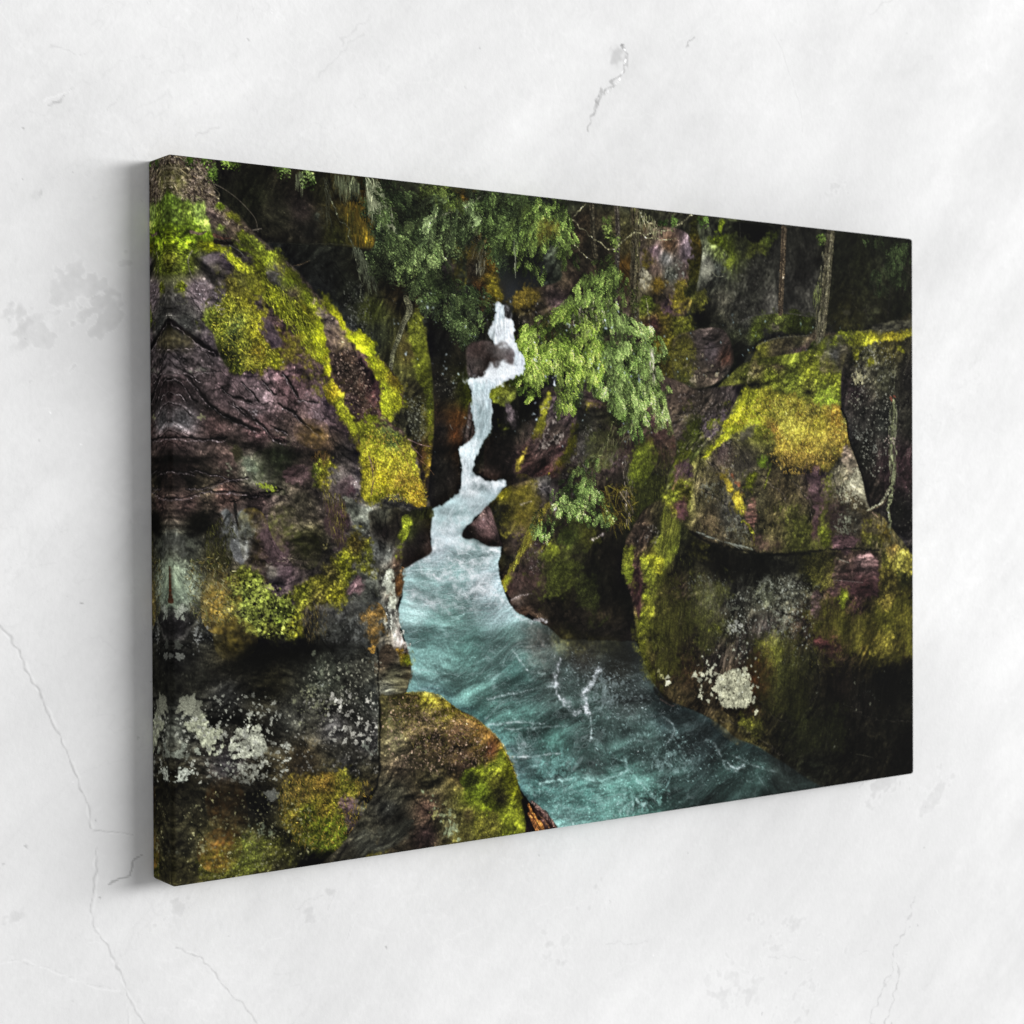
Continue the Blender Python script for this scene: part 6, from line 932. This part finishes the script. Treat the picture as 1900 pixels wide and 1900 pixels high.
shade([(878, 1480), (900, 1505), (930, 1530), (905, 1525), (880, 1500)], .45, 5)
line([(752, 1286), (790, 1283), (822, 1295), (852, 1318), (905, 1351)], 1.8, 1.5, (134, 124, 40), .7, .4, 1)
line([(905, 1351), (930, 1376), (945, 1408), (958, 1442)], 1.5, 1.5, (170, 140, 60), .55, .4, 1)
# cleft, lower left of that boulder
line([(703, 1300), (704, 1360), (703, 1420), (700, 1450), (690, 1470), (665, 1490)], 3.5, 3, (12, 12, 11), .75, .2, .7, soft=1.6)
line([(701, 1310), (700, 1400)], 1.2, 1, (100, 104, 92), .6)
paint([(662, 1540), (700, 1530), (760, 1530), (700, 1590), (620, 1610)], [(680, 1560, (60, 60, 50)), (640, 1595, (44, 42, 32))], 'rock', rag=1, ang=-30, a=.35)
shade([(700, 1515), (760, 1510), (750, 1545), (700, 1535)], .5, 6)
paint([(680, 1580), (720, 1570), (720, 1590), (690, 1600)], (84, 78, 30), 'moss', rag=1.5, a=.6)
# splintered log
paint([(968, 1482), (985, 1490), (1005, 1500), (1035, 1535), (1030, 1550), (980, 1560), (975, 1520)], [(985, 1500, (30, 18, 14)), (1010, 1520, (62, 40, 34)), (990, 1540, (24, 16, 12))], 'rock', ang=50, st=3, a=.5)
line([(978, 1492), (990, 1512), (1008, 1540)], 5, 6, (170, 108, 46), .95, .35, .8); line([(982, 1510), (992, 1530), (1000, 1545)], 6, 6, (150, 92, 44), .9, .35, .8); line([(980, 1500), (998, 1530), (1006, 1545)], 1.6, 1.5, (60, 34, 18), .8)
line([(985, 1485), (1005, 1505), (1034, 1536)], 5, 5, (84, 62, 54), .8, .5, 1); line([(1002, 1510), (1020, 1535)], 2, 2, (128, 82, 44), .7, .3, 1)
shade([(960, 1465), (975, 1480), (980, 1500), (975, 1530), (968, 1510)], .7, 4)
# overhanging greenery along the top edge
fronds([(345, 290), (396, 296), (398, 318), (370, 318), (350, 300)], 60, 11, 60, [(60, 92, 24), (96, 136, 44), (120, 160, 66)], 40, .9)
fronds([(415, 299), (445, 302), (440, 307), (420, 305)], 14, 9, 40, [(70, 100, 30), (112, 148, 56)], 40, .9)
fronds([(390, 315), (398, 315), (398, 335), (392, 335)], 10, 7, 90, [(60, 90, 30), (92, 130, 44)], 30, .85)
fronds([(545, 312), (570, 315), (574, 345), (562, 340), (550, 325)], 42, 13, 75, [(60, 92, 34), (104, 138, 54), (128, 160, 84)], 25, .88)
fronds([(516, 309), (534, 311), (532, 318), (520, 316)], 10, 9, 80, [(60, 86, 34), (88, 116, 54)], 30, .8)
strands([(545, 320), (565, 325), (560, 350)], 20, 12, 90, (130, 140, 100), 8, .5)
strands([(600, 330), (615, 335), (612, 400), (604, 390)], 12, 22, 75, (96, 100, 78), 8, .4)
# overall print finish: slight grain
gy, gx = np.mgrid[0:CH, 0:CW]
img *= np.exp(.05*samp(T_H, gx, gy, 0, 1, 1, 77))[..., None]
# deeper hollows
shade([(1440, 1240), (1600, 1230), (1720, 1225), (1720, 1460), (1500, 1450), (1440, 1390)], .5, 26); shade([(1290, 1000), (1400, 1030), (1560, 1022), (1560, 1050), (1440, 1070), (1330, 1050)], .45, 9)
shade([(290, 1200), (420, 1230), (560, 1210), (560, 1270), (420, 1290), (290, 1280)], .4, 14); shade([(400, 300), (600, 330), (680, 460), (620, 620), (520, 520), (420, 400)], .3, 24); shade([(660, 500), (740, 500), (760, 620), (700, 640)], .3, 16)
shade([(1560, 430), (1710, 440), (1710, 600), (1560, 610)], .25, 20); shade([(290, 835), (420, 850), (600, 850), (600, 880), (400, 880), (290, 870)], .3, 10); shade([(340, 1460), (520, 1460), (520, 1520), (340, 1520)], .3, 14)
# grade
wl = img@np.array((.3, .59, .11), np.float32); img[:] = np.where((wm > .5)[..., None], wl[..., None]+(img-wl[..., None])*.88, img)
R_, G_, B_ = img[..., 0], img[..., 1], img[..., 2]
nw = (1-np.clip(blur(wm, 1)*1.3, 0, 1))[..., None]; img[:] = np.maximum(img, 0); img[:] = img*(1-nw)+nw*(img**1.1)*.93
img[..., 2] -= .6*np.maximum(0, img[..., 2]-img[..., 1])*nw[..., 0]
lum = img@np.array((.3, .59, .11), np.float32)
pur = np.clip((B_-G_)/(lum+.02)*4, 0, 1)*.75; grn = np.clip(np.minimum(G_-R_, G_-B_)/(lum+.02)*5, 0, 1)*np.clip((G_-B_)/(lum+.02)*2.2-.2, 0, 1)
img[..., 0] = R_+.2*grn*(G_-R_)
sat = .88*(1-pur); img[:] = lum[..., None]+(img-lum[..., None])*sat[..., None]
yel = np.clip((np.minimum(R_, G_)-B_)*2-.25, 0, 1); img *= (1-.04*yel)[..., None]
fine = np.stack([blur(img[..., c], 1.6) for c in range(3)], -1); big = np.stack([blur(img[..., c], 11) for c in range(3)], -1)
img[:] = img+.14*(img-fine)+.2*(fine-big); img[:] = np.clip(img, .004, 1); img[:] = img+.06*img*(1-img)*4*.6
img[..., 2] = np.maximum(img[..., 2], .17*img[..., 1])
img[:] = .026+.97*img
np.clip(img, .02, 1, out=img)
PIMG = img.copy()
FW, FH = CW, CH
KEY, AMB, EXPO = 4750., .43, 1.1
WALL = (-.3, 1.35, -.45, 1.0)
S = .6                                            # canvas height in metres
W, H, T, R = 1.5*S, S, .063*S, .0036              # canvas width, height, depth, edge radius
def cam_axes(yaw, pitch, roll):
    cy, sy, cp, sp, cr, sr = math.cos(yaw), math.sin(yaw), math.cos(pitch), math.sin(pitch), math.cos(roll), math.sin(roll)
    f = np.array([-sy*cp, cy*cp, sp]); r = np.array([cy, sy, 0.]); u = np.cross(r, f)
    return np.array([cr*r+sr*u, -sr*r+cr*u, f])
CAMR = cam_axes(-.6261, -.0101, -.0045); CAMP = np.array([-1.0071, -2.249, .5567])*S
FPX, SHY = 3219.7, -30.2
# ================================================================ plaster wall marks
WX0, WX1, WZ0, WZ1 = WALL
CW, CH = 1380, 1210
def wproj(P):        # wall point -> measured picture units, through the same camera
    q = CAMR@(np.array(P, float)-CAMP); return (950+FPX*q[0]/q[2], 950+SHY-FPX*q[1]/q[2])
HM = homog([wproj((WX0, 0, WZ1)), wproj((WX1, 0, WZ1)), wproj((WX1, 0, WZ0)), wproj((WX0, 0, WZ0))], [(0, 0), (CW, 0), (CW, CH), (0, CH)])
img = np.full((CH, CW, 3), .932, np.float32)
gy, gx = np.mgrid[0:CH, 0:CW].astype(np.float32)
hill = samp(T_S, gx, gy, 20, .35, .55, 301); hill2 = samp(T_F, gx, gy, -35, .5, 1.1, 302)
cl = samp(T_F, gx+20*hill, gy, -50, .3, .9, 311); img += (.009*hill+.008*hill2+.008*cl-.012*np.exp(-(np.abs(samp(T_G, gx+12*hill, gy+10*hill2, 0, .5, .5, 312))/.05)**2)*(hill > .3)+.010*np.exp(-(np.abs(samp(T_F, gx+12*hill2, gy, 30, .4, .7, 313))/.06)**2)+.0035*samp(T_M, gx, gy, 0, 1, 1, 303))[..., None]
img -= (.022*np.exp(-(np.abs(samp(T_G, gx, gy, -40, .22, .5, 304))/.03)**2)*(samp(T_S, gx, gy, 0, .5, .5, 305) > .5))[..., None]
img += (.014*np.exp(-(np.abs(samp(T_G, gx, gy, 35, .25, .6, 306))/.05)**2)*(samp(T_S, gx, gy, 0, .5, .5, 307) > .2))[..., None]
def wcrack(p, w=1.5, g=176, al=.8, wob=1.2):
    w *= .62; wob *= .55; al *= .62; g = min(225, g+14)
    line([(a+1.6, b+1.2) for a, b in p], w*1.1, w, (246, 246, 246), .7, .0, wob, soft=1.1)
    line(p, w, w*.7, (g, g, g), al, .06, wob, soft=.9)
def scuff(p, dens, g=208, sc=1.3, al=.42):
    """worn, flaked plaster: grey flaws with bright raised rims"""
    bx, m = mask(p, 7, 0); X, Y = grid(bx); o = nxt(); wx = samp(T_S, X, Y, 0, 1.5, 1.5, o)*8
    n = .9*samp(T_F, X+wx, Y-wx, -30, sc*.8, sc*1.5, o+1)+.35*samp(T_M, X, Y, 0, 1, 1, o+2)+dens+(m-1)*3
    n = n+.5*np.abs(samp(T_M, X+wx, Y, 0, .5, .5, o+8))-.35; k = 1/(1+np.exp(-np.clip((n-1)*6, -20, 20))); k2 = np.exp(-((n-.72)/.16)**2)
    comp(bx, k2*.55*m, np.array((.965,)*3, np.float32)); comp(bx, k*al*np.minimum(1, m*1.5), (np.array((g,)*3, np.float32)/255.*np.exp(.02*samp(T_M, X, Y, 0, 1, 1, o+3))[..., None]))
def tone(p, g, al, soft=30):
    bx, m = mask(p, soft, 0); comp(bx, m*al, np.array((g,)*3, np.float32)/255.)
tone([(0, 560), (240, 540), (260, 700), (20, 740)], 214, .35, 22); tone([(0, 1100), (200, 1100), (260, 1600), (0, 1650)], 222, .4, 40)
tone([(90, 290), (260, 330), (240, 520), (60, 480)], 224, .3, 25); tone([(960, 1640), (1700, 1500), (1750, 1900), (1000, 1900)], 226, .35, 50)
tone([(1690, 1220), (1850, 1300), (1830, 1520), (1700, 1560)], 222, .4, 25); tone([(0, 1500), (240, 1700), (200, 1900), (0, 1900)], 226, .4, 40)
tone([(560, 1700), (700, 1720), (760, 1880), (560, 1880)], 228, .3, 30); tone([(1300, 300), (1700, 200), (1690, 430), (1400, 400)], 230, .3, 30)
wcrack([(-10, 1150), (20, 1182), (40, 1222), (62, 1262), (84, 1305), (103, 1345), (122, 1392), (140, 1430), (152, 1465), (166, 1508), (172, 1536)], 2.2, 160)
wcrack([(174, 1538), (210, 1543), (247, 1547)], 1.8, 160, .75, .5)
wcrack([(180, 1568), (178, 1600), (177, 1640), (174, 1668), (172, 1690), (175, 1714), (182, 1725)], 2., 165)
wcrack([(176, 1722), (196, 1746), (212, 1780), (226, 1812), (242, 1850), (262, 1888), (275, 1915)], 2., 170)
wcrack([(45, 1780), (90, 1797), (130, 1812), (170, 1828), (228, 1838)], 1.4, 196, .6); wcrack([(234, 1838), (238, 1870), (243, 1910)], 1.4, 190, .6)
wcrack([(0, 1786), (45, 1780)], 1.2, 200, .5); wcrack([(330, 1758), (362, 1770), (386, 1786), (400, 1808), (412, 1826), (434, 1848), (456, 1868), (484, 1905)], 2., 176)
wcrack([(645, 1745), (655, 1715), (672, 1684)], 1.2, 196, .6, .5); wcrack([(608, 1688), (618, 1668), (625, 1652)], 1.2, 190, .6, .5)
wcrack([(466, -5), (474, 30), (487, 68)], 1., 200, .6, .5); wcrack([(441, 140), (462, 165), (480, 210), (500, 262), (540, 320)], .9, 214, .5)
wcrack([(418, 30), (409, -5)], .8, 214, .5); wcrack([(440, 35), (441, 10), (444, 22)], 1.3, 190, .6); wcrack([(452, 55), (455, 44)], 1., 190, .6)
wcrack([(1438, 62), (1452, 92), (1462, 122), (1474, 160), (1484, 188), (1489, 220), (1491, 244)], 1.1, 182, .75, .6); wcrack([(1490, 245), (1500, 300), (1508, 320)], .8, 216, .5)
wcrack([(1718, 1665), (1745, 1700), (1770, 1738), (1795, 1790), (1812, 1830)], 1., 200, .6, .8); wcrack([(1455, 1660), (1500, 1590)], .8, 214, .4)
line([(1158, 82), (1160, 92), (1168, 100), (1167, 112), (1160, 128), (1146, 142), (1138, 152), (1128, 166), (1122, 176)], 1.2, 2.4, (196, 196, 196), .85, .06, 1.5)
line([(1120, 165), (1114, 176), (1106, 184), (1103, 198), (1101, 210), (1096, 225), (1092, 240)], 5, 1.5, (198, 198, 198), .9, .06, 1.5)
paint([(1142, 102), (1150, 97), (1156, 102), (1150, 112), (1141, 112)], (208, 208, 208), None, rag=.8); line([(1156, 84), (1160, 90)], 4, 3, (200, 200, 200), .8)
line([(1165, 100), (1150, 148), (1126, 172)], 1, 1, (246, 246, 246), .5)
line([(1270, 84), (1276, 76), (1284, 70), (1290, 62)], 1.4, 1, (190, 190, 190), .8, .05, 1.5)
line([(85, 188), (105, 186), (120, 174), (134, 162)], 2, 1.2, (200, 200, 200), .8, .05, 1.5); line([(86, 184), (110, 178), (132, 160)], 1.2, 1, (246, 246, 246), .8, 0, 1)
paint([(42, 338), (50, 334), (60, 350), (56, 358), (46, 350)], (204, 204, 204), None, rag=1)
scuff([(-10, 560), (60, 560), (70, 600), (30, 612), (-10, 600)], .3, 196); scuff([(20, 590), (110, 590), (120, 640), (60, 650), (15, 640)], .35, 204)
scuff([(90, 500), (180, 480), (220, 560), (200, 620), (110, 620)], .25, 208); scuff([(140, 540), (240, 540), (230, 620), (160, 640)], .15, 200)
scuff([(60, 670), (190, 650), (260, 690), (150, 720), (60, 710)], .15, 200); scuff([(205, 430), (260, 440), (250, 520), (215, 510)], .1, 204)
scuff([(90, 200), (150, 195), (160, 270), (100, 240)], -.05, 208); scuff([(210, 740), (270, 740), (265, 820), (200, 800)], -.05, 198)
scuff([(1300, 1700), (1480, 1680), (1580, 1740), (1560, 1900), (1340, 1900), (1300, 1800)], .12, 218); scuff([(1400, 1710), (1490, 1700), (1500, 1800), (1430, 1820)], .25, 218)
scuff([(990, 1710), (1060, 1705), (1080, 1780), (1050, 1810), (1000, 1790)], .25, 218); scuff([(1060, 1640), (1160, 1610), (1140, 1700), (1100, 1720)], -.05, 208)
scuff([(1700, 1430), (1760, 1400), (1800, 1440), (1770, 1560), (1710, 1540)], .1, 216); scuff([(1560, 1440), (1700, 1430), (1700, 1520), (1620, 1530)], .0, 208)
scuff([(1620, 1880), (1640, 1820), (1690, 1730), (1705, 1740), (1680, 1820), (1640, 1900)], .4, 216)
line([(1612, 1905), (1632, 1850), (1652, 1800), (1662, 1762), (1680, 1720), (1700, 1665)], 2, 1, (206, 206, 206), .7, .05, 2); line([(1640, 1905), (1656, 1858), (1668, 1815), (1666, 1780)], 2.4, 1.5, (200, 200, 200), .7, .05, 2)
scuff([(1530, 325), (1600, 330), (1600, 380), (1540, 375)], -.15, 212); scuff([(220, 1560), (280, 1560), (270, 1640), (200, 1640)], .1, 186)
scuff([(0, 1690), (60, 1700), (80, 1780), (0, 1790)], .0, 208); scuff([(250, 1660), (400, 1650), (380, 1760), (240, 1760)], -.15, 208); scuff([(560, 1640), (640, 1640), (600, 1720), (560, 1720)], -.1, 206)
line([(205, 1638), (222, 1630), (236, 1625), (248, 1600), (262, 1590)], 1.6, 1.2, (170, 170, 170), .7, .05, 1.5)
dots([(0, 0), (1900, 0), (1900, 280), (0, 280)], 14, .5, 1., (206, 206, 206), .5); dots([(0, 280), (270, 280), (280, 1650), (0, 1650)], 24, .5, 1.1, (200, 200, 200), .5); dots([(0, 1660), (1800, 1460), (1800, 1900), (0, 1900)], 24, .5, 1.1, (206, 206, 206), .5)
for _ in range(26):
    x, y = rng.uniform(0, 1750), rng.choice([rng.uniform(0, 270), rng.uniform(1660, 1890)]); a = rng.uniform(-1.2, .5); L = rng.uniform(15, 90)
    line([(x, y), (x+L*.5, y+L*.5*a+rng.normal(0, 3)), (x+L, y+L*a)], 1, .8, (246, 246, 246) if rng.random() < .7 else (208, 208, 208), .4, 0, 1)
WIMG = img.copy()
CW, CH = FW, FH
# ================================================================ the scene
S = .6                                            # canvas height in metres
W, H, T, R = 1.5*S, S, .063*S, .0036              # canvas width, height, depth, edge radius
def cam_axes(yaw, pitch, roll):
    cy, sy, cp, sp, cr, sr = math.cos(yaw), math.sin(yaw), math.cos(pitch), math.sin(pitch), math.cos(roll), math.sin(roll)
    f = np.array([-sy*cp, cy*cp, sp]); r = np.array([cy, sy, 0.]); u = np.cross(r, f)
    return np.array([cr*r+sr*u, -sr*r+cr*u, f])
CAMR = cam_axes(-.6261, -.0101, -.0045); CAMP = np.array([-1.0071, -2.249, .5567])*S
FPX, SHY = 3219.7, -30.2

def lin(c):
    return np.where(c <= .04045, c/12.92, ((np.maximum(c, 0)+.055)/1.055)**2.4)

def grid_mesh(name, co, nx, ny, col, gain, flip=False):
    """regular nx x ny sheet with a colour attribute"""
    me = bpy.data.meshes.new(name); n = nx*ny
    me.vertices.add(n); me.vertices.foreach_set('co', co.reshape(-1).astype(np.float32))
    i = (np.arange(ny-1)[:, None]*nx+np.arange(nx-1)[None]).reshape(-1)
    q = np.c_[i, i+nx, i+nx+1, i+1] if not flip else np.c_[i, i+1, i+nx+1, i+nx]
    me.loops.add(q.size); me.loops.foreach_set('vertex_index', q.reshape(-1).astype(np.int32))
    me.polygons.add(len(q)); me.polygons.foreach_set('loop_start', (np.arange(len(q))*4).astype(np.int32))
    try: me.polygons.foreach_set('loop_total', np.full(len(q), 4, np.int32))
    except Exception: pass
    me.polygons.foreach_set('use_smooth', np.ones(len(q), bool))
    me.update(calc_edges=True)
    a = me.color_attributes.new('pigment', 'FLOAT_COLOR', 'POINT')
    c = np.ones((n, 4), np.float32); c[:, :3] = lin(col.reshape(-1, 3))*gain; a.data.foreach_set('color', c.reshape(-1))
    o = bpy.data.objects.new(name, me); bpy.context.scene.collection.objects.link(o)
    return o

def material(name, rough, bump, scale, coat=0.):
    m = bpy.data.materials.new(name); m.use_nodes = True; nt = m.node_tree; N = nt.nodes; L = nt.links; b = N['Principled BSDF']
    at = N.new('ShaderNodeAttribute'); at.attribute_name = 'pigment'; L.new(at.outputs['Color'], b.inputs['Base Color'])
    tc = N.new('ShaderNodeTexCoord'); nz = N.new('ShaderNodeTexNoise'); nz.inputs['Scale'].default_value = scale; nz.inputs['Detail'].default_value = 6
    L.new(tc.outputs['Object'], nz.inputs['Vector']); bp = N.new('ShaderNodeBump'); bp.inputs['Strength'].default_value = bump; bp.inputs['Distance'].default_value = .001
    L.new(nz.outputs['Fac'], bp.inputs['Height']); L.new(bp.outputs['Normal'], b.inputs['Normal'])
    b.inputs['Roughness'].default_value = rough; b.inputs['Specular IOR Level'].default_value = coat
    return m, nt, b, bp, tc

# canvas face
xs = np.linspace(0, W, CW); ys = np.linspace(H, 0, CH); X, Z = np.meshgrid(xs, ys)
def soften(X, Z):
    ex = np.maximum(0, R-np.minimum(X, W-X)); ez = np.maximum(0, R-np.minimum(Z, H-Z)); both = (ex > 0) & (ez > 0)
    k = np.where(both, np.maximum(ex, ez)/np.maximum(np.hypot(ex, ez), 1e-9), 1); nx, nz = ex*k, ez*k
    X2 = np.where(both, np.where(X < W/2, R-nx, W-R+nx), X); Z2 = np.where(both, np.where(Z < H/2, R-nz, H-R+nz), Z)
    return X2, Z2, R-np.sqrt(np.maximum(0, R*R-nx**2-nz**2))
X2, Z2, D = soften(X, Z)
face = grid_mesh('printed_face', np.stack([X2, -T+D, Z2], -1), CW, CH, PIMG, 1/EXPO, True)
# wrapped edge: the picture continues mirrored round the sides
NL = 34; idx = [(0, j) for j in range(CH)]+[(i, CH-1) for i in range(1, CW)]+[(CW-1, j) for j in range(CH-2, -1, -1)]+[(i, 0) for i in range(CW-2, -1, -1)]
ii = np.array([a for a, b in idx]); jj = np.array([b for a, b in idx]); n = len(idx)
lv = np.linspace(R, T-.0004, NL); co = np.zeros((NL, n, 3)); cc = np.zeros((NL, n, 3))
for k, d in enumerate(lv):
    co[k, :, 0] = X2[jj, ii]; co[k, :, 1] = -T+d; co[k, :, 2] = Z2[jj, ii]
    e = int(round((d-R)/W*(CW-1))); ie = np.where(ii == 0, e, np.where(ii == CW-1, CW-1-e, ii)); je = np.where(jj == 0, e, np.where(jj == CH-1, CH-1-e, jj))
    cc[k] = PIMG[je, ie]
edge = grid_mesh('wrapped_edge', co, n, NL, cc, 1/EXPO)
cm, nt, b, bp, tc = material('printed canvas', .75, .1, 900, .03)
for o in (face, edge): o.data.materials.append(cm)
root = bpy.data.objects.new('canvas_print', None); bpy.context.scene.collection.objects.link(root); root.location = (0, 0, 0)
root['label'] = 'large canvas print of a turquoise stream in a mossy gorge, hanging on pale plaster'
root['category'] = 'canvas print'
for o in (face, edge): o.parent = root
edge['label'] = 'side of the canvas with the picture mirrored round the corner'

# wall
PD = 14; ext = np.cumsum(1.42**np.arange(1, PD+1))*.02          # plain margins beyond the marked part
def stretch(a, b, n):
    c = np.linspace(a, b, n); sg = 1 if b > a else -1; return np.r_[c[0]-sg*ext[::-1], c, c[-1]+sg*ext]
X, Z = np.meshgrid(stretch(WX0, WX1, WIMG.shape[1]), stretch(WZ1, WZ0, WIMG.shape[0])); ny, nx = X.shape
h = (WIMG.mean(-1)-.932); h = np.clip(h, -.2, .05)*.0009+.0006*(hill*.5+hill2*.12); h = np.minimum(h, .0014)
WIMG = np.pad(WIMG, ((PD, PD), (PD, PD), (0, 0)), 'edge'); h = np.pad(h, PD, 'edge')
wall = grid_mesh('wall', np.stack([X, .0016-h, Z], -1), nx, ny, WIMG, .905, True)
wm_, nt, b, bp, tc = material('white plaster', .85, .25, 260, .12)
wall.data.materials.append(wm_); wall['kind'] = 'structure'; wall['label'] = 'pale plaster wall with fine cracks and flaked patches'

# camera
cd = bpy.data.cameras.new('camera'); cam = bpy.data.objects.new('camera', cd); bpy.context.scene.collection.objects.link(cam)
from mathutils import Matrix
r_, u_, f_ = CAMR
cam.matrix_world = Matrix(((r_[0], u_[0], -f_[0], CAMP[0]), (r_[1], u_[1], -f_[1], CAMP[1]), (r_[2], u_[2], -f_[2], CAMP[2]), (0, 0, 0, 1)))
cd.sensor_width = 36; cd.lens = FPX/1900*36; cd.shift_y = SHY/1900; cd.clip_start = .05; cd.clip_end = 60
cd.dof.use_dof = True; cd.dof.focus_distance = 1.42; cd.dof.aperture_fstop = 15
sc = bpy.context.scene; sc.camera = cam

# light: a tall softbox to the right, grey room light
def area(name, pos, aim, sx, sz, power):
    l = bpy.data.lights.new(name, 'AREA'); l.shape = 'RECTANGLE'; l.size = sx; l.size_y = sz; l.energy = power
    o = bpy.data.objects.new(name, l); sc.collection.objects.link(o); o.location = pos
    from mathutils import Vector
    o.rotation_euler = (Vector(aim)-Vector(pos)).to_track_quat('-Z', 'Y').to_euler(); return o
a0 = math.radians(43)
area("softbox", (.4+20*math.cos(a0), -20*math.sin(a0), .3+2.9), (.4, 0, .3), 19, 5, KEY)
w = bpy.data.worlds.new('World'); sc.world = w; w.use_nodes = True
bg = w.node_tree.nodes['Background']; bg.inputs['Color'].default_value = (1, 1, 1, 1); bg.inputs['Strength'].default_value = AMB
sc.view_settings.view_transform = 'Standard'; sc.view_settings.look = 'None'; sc.view_settings.exposure = 0; sc.view_settings.gamma = 1
try: sc.view_settings.use_curve_mapping = False
except Exception: pass
sc.render.resolution_x = sc.render.resolution_y = 1024
